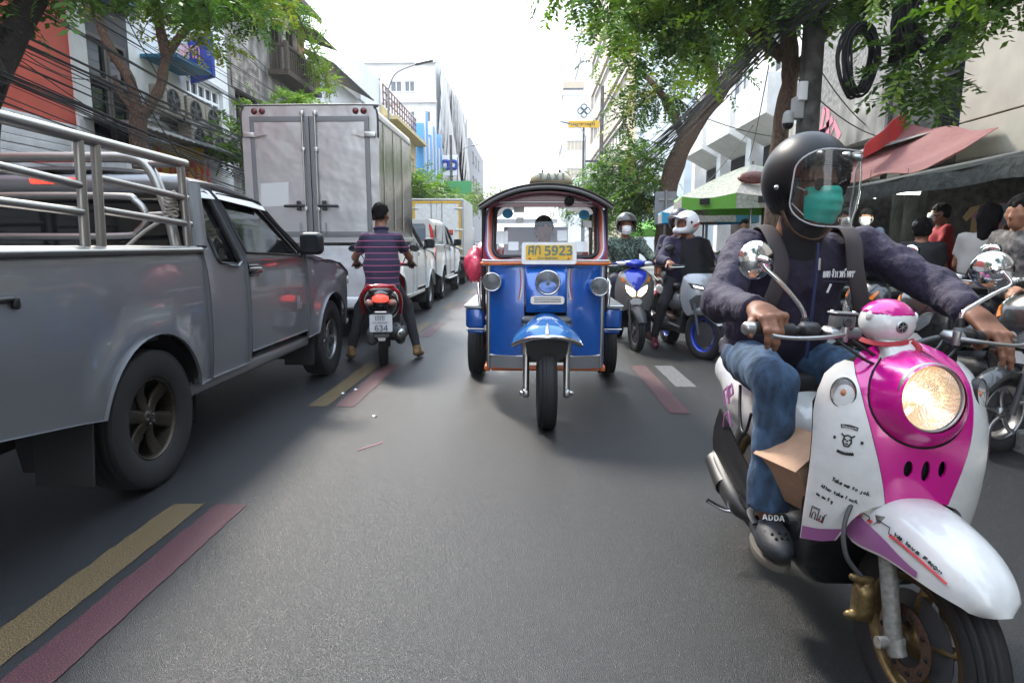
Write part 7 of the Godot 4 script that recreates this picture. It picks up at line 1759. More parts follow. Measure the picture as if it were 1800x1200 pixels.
func left_side() -> void:
	# red and white shop with black window grid
	var b := thing("shop_building", "red walled shop with white brick base and tall black window grid", "building")
	block(b, "upper_wall", -7.6, -7.9, 3.24, 8.5, 3, -10.85, mats.red_wall)
	for i in 27: part(b, "brick_course", MB.new().box(V(-7.75, .06 + i * .12, -3.9), V(.32 + .012 * (i % 2), .112, 13.9), .008), mats.white_wall)
	block(b, "pilaster", -7.55, -7.9, 0, 8.5, -10.85, -11.22, mats.white_wall)
	wall(b, mats.black_frame, "+x", -7.62, -11.22, -12.5, 0, 8.5, [[-11.27, -11.82, 2.9, 3.45], [-11.86, -12.4, 2.9, 3.45], [-11.27, -11.82, 3.5, 4.1], [-11.86, -12.4, 3.5, 4.1], [-11.27, -11.82, 4.15, 4.9], [-11.86, -12.4, 4.15, 4.9]], mats.dark_glass, mt("bronze_frame", .08, .07, .06, .5), 1, 1, .05)
	block(b, "roof_slab", -7.5, -12, 8.5, 8.9, 3, -12.5, mats.white_wall)
	block(b, "blue_cornice", -7.35, -7.62, 5.55, 5.95, -9.6, -12.6, mt("cornice_blue", .12, .16, .38, .6))
	# white shophouse with condensers
	b = thing("shophouse", "white shophouse with air conditioner units, blue sign and green awning strip", "building")
	wall(b, mats.white_wall, "+x", -7.65, -12.5, -16.6, 0, 7.6, [[-13.0, -13.55, 3.75, 4.25], [-14.6, -16.3, 4.35, 5.0]], mats.window_glass, mats.white_plain, 5, 2)
	part(b, "sign_board", MB.new().box(V(-7.25, 5.33, -14.55), V(.08, .95, .95), .01, Basis(Vector3.UP, .96)), mt("sign_blue", .012, .045, .32, .45))
	var lt := MB.new()
	thai(lt, "จตรกโลมิต", .22, .026, func(w: Vector2): return V(-7.25, 5.28 + w.y * 1.2, -14.55) + V(.819, 0, -.574) * (w.x * .60 - .44) + V(.574, 0, .819) * .045, func(_w: Vector2): return V(.574, 0, .819))
	part(b, "sign_lettering", lt, mt("sign_pink", .72, .28, .30, .5))
	block(b, "awning", -6.9, -7.64, 4.9, 4.96, -12.9, -14.3, mt("awning_blue", .02, .14, .24, .6))
	block(b, "ledge", -7.1, -7.64, 3.80, 3.88, -13.4, -15.0, mats.old_concrete)
	part(b, "metal_awning", MB.new().sheet(func(u: float, w: float): return V(-7.6 + 1.15 * w, 3.42 - .10 * w - .10 * pow(maxf(0, w - .75) / .25, 2) + .012 * sin(u * 150), -10.95 - 5.2 * u), 60, 6, .012), mt("zinc", .42, .42, .40, .5, .4, {tex = "grime", scale = 1.0}))
	for q in [[-13.1, 4.10], [-13.95, 4.06], [-14.7, 4.04], [-14.05, 3.52], [-14.95, 3.5], [-15.6, 3.55]]:
		var c := V(-7.28, q[1], q[0])
		var ac := thing("air_conditioner", ["beige condenser beside the barred window behind tree", "middle condenser of the upper row on the ledge", "condenser at right end of the upper row", "lower condenser under the ledge, nearest the trunk", "lower condenser half hidden by leaves", "condenser beside the dark fence, lowest right"][[4.10, 4.06, 4.04, 3.52, 3.5, 3.55].find(q[1])], "air conditioner", Vector3.ZERO, 0, "condensers on the white shophouse")
		part(ac, "casing", MB.new().box(c, V(.32, .56, .74), .03), mt("ac_beige", .42, .37, .31, .6, 0, {tex = "grime", scale = 2.0}))
		part(ac, "fan_guard", MB.new().lathe([Vector2(.22, .012), Vector2(.235, .014), Vector2(.24, 0)], 24, axis_x(c + V(.16, 0, .05))).lathe([Vector2(.11, .012), Vector2(.12, .014), Vector2(.125, .01)], 18, axis_x(c + V(.16, 0, .05))).lathe([Vector2(.001, .018), Vector2(.045, .016), Vector2(.05, .01)], 14, axis_x(c + V(.16, 0, .05))), mats.grey_plastic)
		part(ac, "fan_well", MB.new().lathe([Vector2(.001, .003), Vector2(.215, .003)], 24, axis_x(c + V(.162, 0, .05))), mats.hole_shade)
		for i in 5: part(ac, "fan_blade", MB.new().box(c + V(.166, cos(i * TAU / 5) * .11, .05 + sin(i * TAU / 5) * .11), V(.004, .19, .07), .001, Basis(Vector3(1, 0, 0), i * TAU / 5)), mats.grey_plastic)
	# fences along the pavement
	var f := thing("corrugated_fence", "white upright board fence behind the silver pickup's rack", "fence")
	for i in 12: part(f, "board", MB.new().box(V(-7.0 + .01 * (i % 2), 1.48, -9.9 - i * .142), V(.03, 2.96, .132), .006), mats.white_wall)
	f = thing("metal_fence", "dark slatted metal fence with green netting beside yellow banner", "fence")
	for i in 22: part(f, "slat", MB.new().box(V(-6.6, 1.6, -15.3 - i * .085), V(.02, 3.2, .05)), mats.grey_plastic)
	part(f, "netting", MB.new().sheet(func(u: float, w: float): return V(-6.54 + .03 * sin(u * 9 + w * 4), .6 + 1.7 * w, -15.35 - 1.75 * u), 12, 8, .004), mt("net_green", .02, .06, .04, .8))
	var y := thing("yellow_banner", "yellow shop banner with large red Thai letters", "banner")
	part(y, "banner_cloth", MB.new().sheet(func(u: float, w: float): return V(-7.58 + .62 * u, 1.55 + 1.75 * w, -12.95 - .85 * u + .015 * sin(u * 7)), 10, 6, .006), mt("banner_yellow", .50, .33, .03, .6, 0, {tex = "soft", scale = 1.0}))
	lt = MB.new()
	var bn := V(.81, 0, .59); var bd := V(.59, 0, -.81)
	thai(lt, "โบบาย", .42, .055, func(w: Vector2): return V(-7.57, 2.5 + w.y * 1.25, -12.95) + bd * (.03 + w.x * .66) + bn * .02, func(_w: Vector2): return bn)
	thai(lt, "กวยจบ", .26, .035, func(w: Vector2): return V(-7.57, 1.9 + w.y, -12.95) + bd * (.08 + w.x * .95) + bn * .02, func(_w: Vector2): return bn)
	part(y, "lettering", lt, mats.red_print)
	# old concrete shophouse with balcony and sheet roof
	b = thing("old_shophouse", "weathered grey concrete shophouse with wooden balcony and rusty eaves", "building")
	wall(b, mats.weathered, "+x", -7.7, -16.6, -22.6, 0, 8.8, [[-17.1, -18.5, 3.2, 5.3], [-19.7, -20.6, 6.4, 8.1], [-20.9, -21.8, 6.4, 8.1]], mats.dark_glass, mats.wood_old, 3, 2)
	wall(b, mats.weathered, "+z", -16.6, -14, -7.7, 4, 9.0)
	block(b, "rendered_patch", -7.66, -7.7, 5.3, 6.3, -16.9, -18.6, mt("faded_render", .46, .41, .36, .9, 0, {tex = "stain", world = true, scale = .6}))
	block(b, "pale_plaster", -7.66, -7.7, 6.4, 8.3, -21.9, -22.5, mt("ochre_plaster", .42, .28, .14, .9, 0, {tex = "stain", world = true, scale = .6}))
	block(b, "balcony_floor", -7.1, -7.7, 6.2, 6.35, -19.35, -22.4, mats.wood_old)
	block(b, "balcony_rail", -7.1, -7.2, 6.98, 7.08, -19.35, -22.4, mats.wood_old, .02)
	block(b, "balcony_rail", -7.2, -7.65, 6.98, 7.08, -19.35, -19.45, mats.wood_old, .02)
	for i in 16: block(b, "baluster", -7.12, -7.18, 6.35, 6.98, -19.55 - i * .18, -19.62 - i * .18, mats.wood_old, .01)
	for i in 4: block(b, "baluster", -7.30 - i * .1, -7.34 - i * .1, 6.35, 6.98, -19.37, -19.42, mats.wood_old, .01)
	block(b, "balcony_post", -7.08, -7.21, 6.3, 7.14, -19.32, -19.46, mats.wood_old, .02)
	part(b, "roof", MB.new().sheet(func(u: float, w: float): return V(-10.5 + 3.55 * w, 10.0 - 1.4 * w + .02 * sin(u * 170), -16.2 - 6.0 * u), 60, 4, .03), mt("roof_sheet", .13, .12, .11, .8, .2, {tex = "grime", scale = .7}))
	part(b, "lower_eave", MB.new().sheet(func(u: float, w: float): return V(-8.2 + 1.2 * w, 8.6 - .4 * w + .015 * sin(u * 120), -21.9 - 2.2 * u), 40, 4, .03), mats.roof_sheet)
	block(b, "eave_board", -6.93, -7.0, 8.5, 8.66, -16.2, -22.2, mats.wood_old)
	# white gabled annex
	b = thing("white_annex", "low white annex with dark lean-to roof beyond the balcony", "building")
	wall(b, mats.far_white, "+x", -7.6, -22.6, -33, 0, 7.6)
	part(b, "roof", MB.new().sheet(func(u: float, w: float): return V(-8.4 + 1.5 * w, 8.3 - .75 * w + .02 * sin(u * 130), -23.2 - 5.8 * u), 50, 3, .03), mats.roof_sheet)
	block(b, "parapet", -7.5, -9, 7.6, 9.3, -29, -33, mats.far_white)
	# yellow house with roof terrace
	b = thing("yellow_house", "yellow corner house with lattice roof terrace and ledges", "building")
	wall(b, mats.yellow_wall, "+x", -7.4, -32.6, -42, 0, 8.1, [[-33.5, -35.5, 5, 6.6], [-36.5, -38.5, 5, 6.6], [-39.5, -41.2, 5, 6.6]], null, mats.white_plain, 3, 1)
	wall(b, mats.yellow_wall, "+z", -32.6, -12, -7.4, 0, 8.1)
	for yy in [7.5, 4.6]: block(b, "ledge", -6.7, -7.4, yy, yy + .18, -33, -42.2, mats.yellow_wall)
	for i in 14: block(b, "terrace_rail", -7.3, -7.36, 8.1, 9.1, -32.7 - i * .68, -32.76 - i * .68, mt("rail_brown", .16, .08, .06, .7))
	for yy in [8.4, 8.75, 9.08]: block(b, "terrace_rail", -7.31, -7.35, yy, yy + .05, -32.7, -42, mats.rail_brown)
	for i in 7: block(b, "terrace_rail", -7.5 - i * .4, -7.55 - i * .4, 8.1, 9.1, -32.64, -32.7, mats.rail_brown)
	# blue and white striped front
	b = thing("striped_building", "white building fronted by upright blue and white fins", "building")
	wall(b, mats.far_white, "+x", -7.7, -42, -51, 0, 9.6, [[-43, -50, 4.4, 5.6]], mats.pale_glass, mats.white_plain, 8, 1)
	mt("fin_blue", .10, .34, .68, .5)
	for i in 11:
		var z := -42.3 - i * .80
		block(b, "fin", -6.95, -7.55, 3.4, 9.0 + 1.3 * sin(i * 1.3) * .5 + (i % 3) * .35, z, z - .42, mats.fin_blue if i % 2 == 0 else mats.far_white)
	block(b, "canopy", -6.2, -7.6, 3.2, 3.4, -42, -51, mats.grey_wall)
	# tall white block
	b = thing("office_block", "tall white office block with small windows facing down the street", "building")
	wall(b, mats.far_white, "+z", -51.2, -15.5, -7.4, 0, 15.6, [[-10.9, -10.0, 12.95, 13.75], [-9.8, -9.0, 12.95, 13.75], [-9.4, -8.7, 10.1, 11.5], [-8.4, -7.8, 10.1, 11.5], [-12.8, -11.6, 10.3, 11.5], [-12.8, -11.6, 13.0, 14.0]], mats.pale_glass, mats.white_plain, 2, 1)
	for yy in [15.0, 12.1, 9.6]: block(b, "string_course", -7.3, -15.5, yy, yy + .14, -50.9, -51.2, mats.far_white)
	wall(b, mats.far_white, "+x", -7.4, -51.2, -74, 0, 15.6)
	for i in 12: part(b, "screen_fin", MB.new().sheet(func(u: float, w: float): return V(-7.12 + .16 * sin(w * 9 + i * .9), 3 + 12.0 * w, -51.6 - i * 1.85 - 1.6 * u), 2, 14, .05), mats.far_white)
	block(b, "roof_room", -8.5, -14, 15.6, 16.6, -53, -60, mats.far_white)
	b = thing("grey_tower", "grey slab block furthest down the left side", "building")
	wall(b, mats.grey_wall, "+x", -7.0, -76, -96, 0, 13.5, [[-78, -80, 8, 9.5], [-82, -84, 8, 9.5], [-86, -88, 8, 9.5], [-78, -80, 11, 12.3], [-82, -84, 11, 12.3], [-86, -88, 11, 12.3]])
	wall(b, mats.grey_wall, "+z", -76, -14, -7, 0, 13.5)
	# projecting blue loop sign
	b = thing("hanging_sign", "white projecting sign with blue linked loop emblem", "sign", V(-6.5, 7.5, -52))
	part(b, "panel", MB.new().box(V(0, 0, 0), V(1.5, 1.6, .2), .03), mats.white_plain)
	part(b, "bracket", MB.new().box(V(-.95, .3, 0), V(.8, .06, .06)).box(V(-.95, -.4, 0), V(.8, .06, .06)), mats.grey_plastic)
	for s in [-1, 1]: part(b, "loop", MB.new().tube(Array(rrect(-.33 + s * .28, -.25, .33 + s * .28, .33, .24, 4)).map(func(a): return V(a.x, a.y, .12)), .135, 8, false, true), mats.sign_blue)
func right_side() -> void:
	# beige clad front, shopfronts below
	var b := thing("clad_building", "beige panel clad building above the market stalls on the right", "building")
	for i in 7:
		for j in 3: block(b, "cladding_panel", 6.9, 7.1, [2.55, 3.215, 4.865][j], [3.19, 4.84, 8.0][j], -10.9 + i * 1.52 + .012, -10.9 + (i + 1) * 1.52 - .012, mats.beige_panel, .006)
	block(b, "backing_wall", 7.08, 7.4, 2.55, 8.1, 0, -10.9, mats.black_frame)
	block(b, "lintel", 6.7, 7.4, 2.3, 2.55, 2, -12.1, mats.old_concrete)
	wall(b, mats.black_frame, "-x", 7.3, -10.9, -12.1, 2.55, 8.0, [[-11.0, -12.0, 2.65, 4.2], [-11.0, -12.0, 4.35, 6.0]], mats.window_glass, mats.black_frame, 2, 3)
	block(b, "column", 6.6, 7.0, 0, 2.5, -7.2, -7.6, mt("pink_column", .35, .22, .22, .8, 0, {tex = "grime", world = true}))
	block(b, "column", 6.6, 7.0, 0, 2.5, -11.7, -12.1, mats.old_concrete)
	block(b, "shop_back_wall", 10.2, 10.4, 0, 2.6, 2, -17.5, mt("shop_shade", .22, .18, .17, .9, 0, {tex = "grime", world = true, scale = .5}))  # interior brown darkened so the colour carries part of the shop's shade
	block(b, "shop_ceiling", 6.9, 10.3, 2.6, 2.7, 2, -17.5, mats.shop_shade)
	block(b, "partition", 7, 10.2, 0, 2.6, -7.35, -7.45, mats.shop_shade); block(b, "partition", 7, 10.2, 0, 2.6, -11.85, -11.95, mats.shop_shade)
	# shop signs, at their depth inside
	var sc := [[-6.4, 2.0, 1.5, .34, .35, .33, .05, "pale green banner over the clothes stall"], [-9.6, 1.95, 1.4, .40, .30, .25, .03, "yellow hanging shop sign with dark lettering"], [-8.3, 1.62, 1.1, .30, .42, .05, .20, "magenta poster strip under the yellow sign"], [-5.4, 1.95, 1.2, .36, .10, .17, .25, "teal panel sign at the far right stall"], [-11.0, 1.5, .5, 1.3, .45, .30, .28, "pale pink upright poster by the pillar"]]
	for q in sc:
		var s := thing("shop_sign", q[7], "sign", V(8.3, q[1], q[0]))
		part(s, "board", MB.new().box(V(0, 0, 0), V(.03, q[3], q[2]), .004), mt("sign" + str(q[0]), q[4], q[5], q[6], .7))
		thai_flat(s, "ขายสงราคา", q[3] * .42 if q[3] < 1 else .08, .02, mats.black_print if q[0] != -5.4 else mats.yellow_plate, Transform3D(Basis(Vector3.UP, -PI / 2), V(-.017, -q[3] * .2, -q[2] * .46)))
	# concrete front with slab canopy and graffiti
	b = thing("concrete_building", "stained concrete building with slab canopy and pink graffiti", "building")
	wall(b, mats.concrete, "-x", 7.4, -12.1, -17.6, 2.6, 9.0)
	mt("canopy_face", .47, .45, .41, .85, 0, {tex = "stain", world = true, scale3 = Vector3(.3, .12, .3)})
	block(b, "canopy_slab", 6.5, 7.4, 3.30, 4.22, -12.2, -17.8, mats.canopy_face)
	block(b, "downpipe", 6.43, 6.5, 2.3, 9, -12.15, -12.25, mats.grey_plastic)
	block(b, "downpipe", 7.3, 7.38, 4.2, 7, -13.4, -13.48, mats.black_plastic)
	var gr := MB.new()
	for q in [[0, .0, .12, .62, .25, .1, .3, .75, .42, .12, .52, .95, .62, .85, .66, .1, .8, .5, .95, .15], [.1, .35, .6, .4], [.3, .2, .75, .62]]:
		var pts := []
		for i in range(0, q.size(), 2): pts.append(V(6.492, 3.38 + q[i + 1] * .95, -15.9 + q[i] * 1.9))
		gr.ribbon(pts, V(-1, 0, 0), .17, .003)
	part(b, "graffiti", gr, mt("graffiti_pink", .62, .22, .28, .7))
	# white building with projecting bays over dark openings
	b = thing("white_building", "white building with sloping soffit bays over dark shop openings", "building")
	wall(b, mats.white_wall, "-x", 7.4, -17.6, -30, 4.6, 13, [[-19, -21, 6.4, 7.8], [-23, -25, 6.4, 7.8], [-27, -28.5, 6.4, 7.8]], null, null, 2, 1)
	for z in [-18.3, -21.6, -24.9]:
		part(b, "bay", MB.new().prism(P2([0, 0, 0, 1.6, -1.0, 1.6, -1.0, .55]), 2.7, Transform3D(Basis(), V(7.4, 4.3, z - 2.7))), mats.white_wall)
		block(b, "opening", 7.3, 7.6, 2.6, 4.3, z - .2, z - 2.6, mats.hole_shade)  # solid near-black blocks painted in as the shade of open bays
	block(b, "ground_floor_wall", 8.6, 8.9, 0, 4.6, -17.6, -30, mats.shop_shade); block(b, "inner_partition", 7.2, 10.4, 0, 4.6, -17.6, -17.8, mats.shop_shade)
	for z in [-17.7, -21.2, -24.5, -28.2]: block(b, "pier", 7.0, 7.5, 0, 5.2, z, z - .5, mats.white_wall)
	wall(b, mats.white_wall, "-x", 7.5, -28.2, -30, 0, 4.6, [[-28.9, -29.4, 2.6, 3.8]], mats.dark_glass, mats.black_frame, 1, 1)
	# pale blue house
	b = thing("pale_blue_building", "pale blue building glimpsed through the leaning tree", "building")
	wall(b, mt("pale_blue", .52, .58, .64, .8, 0, {tex = "soft", world = true, scale = .2}), "-x", 7.2, -31, -46, 0, 15, [[-33, -35, 8.5, 10], [-38, -40, 8.5, 10], [-42, -44, 8.5, 10], [-33, -35, 11.5, 13], [-38, -40, 11.5, 13]])
	wall(b, mats.pale_blue, "+z", -31, 7.2, 12, 0, 15)
	# cream office with ribbon windows
	b = thing("cream_office", "cream office block with long ribbon windows climbing the street", "building")
	var rows := []
	for i in 6: rows.append([-48.2, -77.2, 5.5 + i * 3.6, 7.4 + i * 3.6])
	wall(b, mats.cream_wall, "-x", 6.9, -47.5, -78, 0, 28, rows, mt("bronze_glass", .16, .12, .09, .2), mats.cream_wall, 13, 1, .45)
	wall(b, mt("cream_end", .62, .50, .30, .8), "+z", -47.5, 6.9, 8.2, 0, 28)
	wall(b, mats.white_wall, "+z", -47.6, 8.2, 18, 0, 26)
	# white tower
	b = thing("white_tower", "white hazy tower with stacked balconies at the end of the street", "building")
	var tw := []
	for i in 7: tw.append([5.2, 7.9, 7.0 + i * 3.9, 8.4 + i * 3.9])
	wall(b, mats.far_white, "+z", -96, 4.6, 9.0, 0, 22.5, [tw[0], tw[1], tw[2]], mt("tan_glass", .45, .38, .28, .4), mats.far_white, 5, 1)
	wall(b, mats.far_white, "-x", 4.6, -96, -112, 0, 22.5, [[-98, -110, 7, 8.4], [-98, -110, 11, 12.4], [-98, -110, 15, 16.4]], mats.pale_glass, mats.far_white, 9, 1)
	wall(b, mats.far_white, "+z", -100, 7.6, 13, 0, 50); wall(b, mats.far_white, "-x", 7.6, -100, -120, 22, 50, [[-102, -118, 25, 26.2], [-102, -118, 29, 30.2], [-102, -118, 33, 34.2], [-102, -118, 37, 38.2]], mats.pale_glass, mats.far_white, 9, 1)
	block(b, "roof_terrace", 4.4, 8, 22.5, 23.2, -95.9, -99.5, mats.far_white)
	block(b, "terrace_rail", 4.5, 7.6, 23.4, 24.4, -96, -96.1, mats.tan_glass)
	part(b, "roof_planting", MB.new().box(V(6, 23.3, -96.2), V(3, .5, .5), .1), mats.grey_plastic)
	b = thing("roof_emblem_sign", "dark quatrefoil emblem above a yellow lettered board", "sign", V(4.9, 12.4, -62))
	for q in [[0, .45], [.42, 0], [0, -.45], [-.42, 0]]: part(b, "emblem_loop", MB.new().tube(Array(rrect(-.34, -.34, .34, .34, .33, 4)).map(func(a): return V((a.x + q[0] * .9) * .8, 1.2 + (a.y + q[1] * .9) * .8, 0)), .055, 6, false, true), mt("emblem_teal", .02, .08, .10, .5))
	part(b, "yellow_board", MB.new().box(V(0, 0, 0), V(2.9, .62, .15), .02), mats.yellow_plate)
	thai_flat(b, "รานอาหารตนกก", .24, .05, mats.black_print, Transform3D(Basis(), V(-1.25, -.14, .08)))
	part(b, "sign_post", MB.new().tube([V(0, -.3, 0), V(0, -8, .0), V(0, -12.4, 0)], .09, 8), mats.grey_plastic)
	part(b, "small_board", MB.new().box(V(0, -1.1, 0), V(.9, .9, .1), .02), mats.white_plain)
func behind_camera() -> void:
	# the street goes on behind the camera: it shades the riders' fronts and shows in mirrors and paint
	var b := thing("shophouse_row", "shophouse row on the left going on behind the camera", "building")
	wall(b, mats.cream_wall, "+x", -7.6, 3, 42, 0, 12, [[5, 8, 4, 6], [10, 13, 4, 6], [15, 18, 4, 6], [5, 8, 8, 10], [10, 13, 8, 10], [15, 18, 8, 10]])
	b = thing("shophouse_row", "shophouse row on the right going on behind the camera", "building")
	wall(b, mats.old_concrete, "-x", 6.9, 0, 42, 2.5, 13, [[5, 8, 4, 6], [10, 13, 4, 6], [15, 18, 4, 6], [5, 8, 8, 10], [10, 13, 8, 10]])
	wall(b, mats.shop_shade, "-x", 7.4, 0, 42, 0, 2.5)
	tree("street_tree", "left street tree behind the camera arching over the lanes", [[[V(-5.8, 0, 4.5), V(-5.7, 2.5, 4.5), V(-5.0, 4.6, 4.3)], .2, .1]], [[V(-4.2, 5.6, 4), V(2.2, .8, 2.2), 420]], [0, 1, 4], 71, mats.bark_dark, 1.5)
	tree("street_tree", "right street tree behind the camera arching over the lanes", [[[V(3.6, 0, 3.5), V(3.6, 2.5, 3.5), V(3.0, 4.6, 3.4)], .2, .1]], [[V(2.4, 5.4, 3), V(2.2, .8, 2.2), 420]], [0, 1, 4], 72, mats.bark_dark, 1.5)

# ------------------------------------------------------------------ trees, cables, market
var sprays := []
func leaf_spray(rng: RandomNumberGenerator, c: Color, k: int, ln: float, lw: float) -> ArrayMesh:   # a drooping twig with paired leaflets
	var st := SurfaceTool.new(); st.begin(Mesh.PRIMITIVE_TRIANGLES)
	for i in k:
		var t := float(i) / k; var p := V(0, -.10 * t * t, .38 * t)
		for s in [-1, 1]:
			var d := V(s * rng.randf_range(.6, 1.0), rng.randf_range(-.5, .15), rng.randf_range(.1, .7)).normalized(); var n := V(s * .25 + rng.randf_range(-.4, .4), 1, rng.randf_range(-.4, .4)).normalized(); var w := d.cross(n).normalized()
			var l := ln * rng.randf_range(.7, 1.15); var q := p + d * l; var f := rng.randf_range(.75, 1.25)
			st.set_color(Color(c.r * f, c.g * f, c.b * f))
			var a := p + d * l * .45 + w * lw * .5; var b := p + d * l * .45 - w * lw * .5; var m := p + d * l * .5 - n * lw * .18
			for v in [p, a, m, a, q, m, p, m, b, m, q, b]: st.add_vertex(v)
	st.generate_normals()
	return st.commit()
func make_sprays() -> void:
	var rng := RandomNumberGenerator.new(); rng.seed = 77
	for c in [Color(.065, .135, .028), Color(.105, .19, .04), Color(.16, .27, .05), Color(.25, .36, .06), Color(.042, .088, .024), Color(.33, .33, .06)]:
		sprays.append([leaf_spray(rng, c, 9, .10, .042), leaf_spray(rng, c, 7, .12, .05)])
	mt("leaf", 1, 1, 1, .5, 0, {vc = true, back = [.6, .75, .2], spec = .35})
	mt("bark_m", .24, .16, .11, .95, 0, {tex = "bark", bump = "rough_n", bump_scale = .9, scale3 = Vector3(2.5, .8, 2.5)})
	mt("bark_dark", .05, .038, .03, .95, 0, {tex = "bark", bump = "rough_n", bump_scale = .9, scale3 = Vector3(2.5, .8, 2.5)})
func tree(called: String, label: String, limbs: Array, clumps: Array, tones: Array, seed_: int, bark: Material, scale_ := 1.0) -> Node3D:
	# limbs: [[points], r0, r1]; clumps: [centre, radii, sprays]
	var t := thing(called, label, "tree"); var rng := RandomNumberGenerator.new(); rng.seed = seed_
	for i in limbs.size():
		var pts := spline(limbs[i][0], 6); var rr := []
		for k in pts.size(): rr.append(lerpf(limbs[i][1], limbs[i][2], float(k) / (pts.size() - 1)) * (1 + .10 * rng.randf_range(-1, 1)))
		part(t, "trunk" if i == 0 else "limb", MB.new().tube(pts, rr, 12), bark)
	var st := SurfaceTool.new(); st.begin(Mesh.PRIMITIVE_TRIANGLES); var tw := MB.new()
	for c in clumps:
		var base: Vector3 = c[0]; var rad: Vector3 = c[1]; var lumps := []
		var nl := maxi(3, int(c[2] / 26))
		for i in nl:
			var d := V(rng.randfn(0, .55), rng.randfn(0, .55), rng.randfn(0, .55)); lumps.append([base + d.limit_length(1.0) * rad, rng.randf_range(.25, .5) * minf(rad.x, minf(rad.y, rad.z)) + .12, rng.randi_range(0, tones.size() - 1)])
		for l in lumps:
			if rng.randf() < .6: tw.tube([base.lerp(l[0], .15), base.lerp(l[0], .6) + V(0, .05, 0), l[0]], [.018, .011, .004], 5)
		for i in int(c[2]):
			var l: Array = lumps[rng.randi_range(0, nl - 1)]
			var d: Vector3 = V(rng.randfn(0, .6), rng.randfn(0, .45), rng.randfn(0, .6)) * float(l[1]); var p: Vector3 = l[0] + d
			var f: Vector3 = (d.normalized() + V(rng.randf_range(-.6, .6), rng.randf_range(-.6, .2), rng.randf_range(-.6, .6))).normalized()
			var b := Basis.looking_at(-f if absf(f.y) < .95 else V(1, 0, 0), V(rng.randf_range(-.3, .3), 1, rng.randf_range(-.3, .3)).normalized()) * rng.randf_range(.7, 1.25) * scale_
			var tone: int = tones[l[2]] if rng.randf() < .7 else tones[rng.randi_range(0, tones.size() - 1)]
			st.append_from(sprays[tone][i % 2], 0, Transform3D(b, p))
	if tw.v.size(): stuff(part(t, "twigs", tw, bark))
	inst(t, "crown", st.commit(), mats.leaf)
	return t
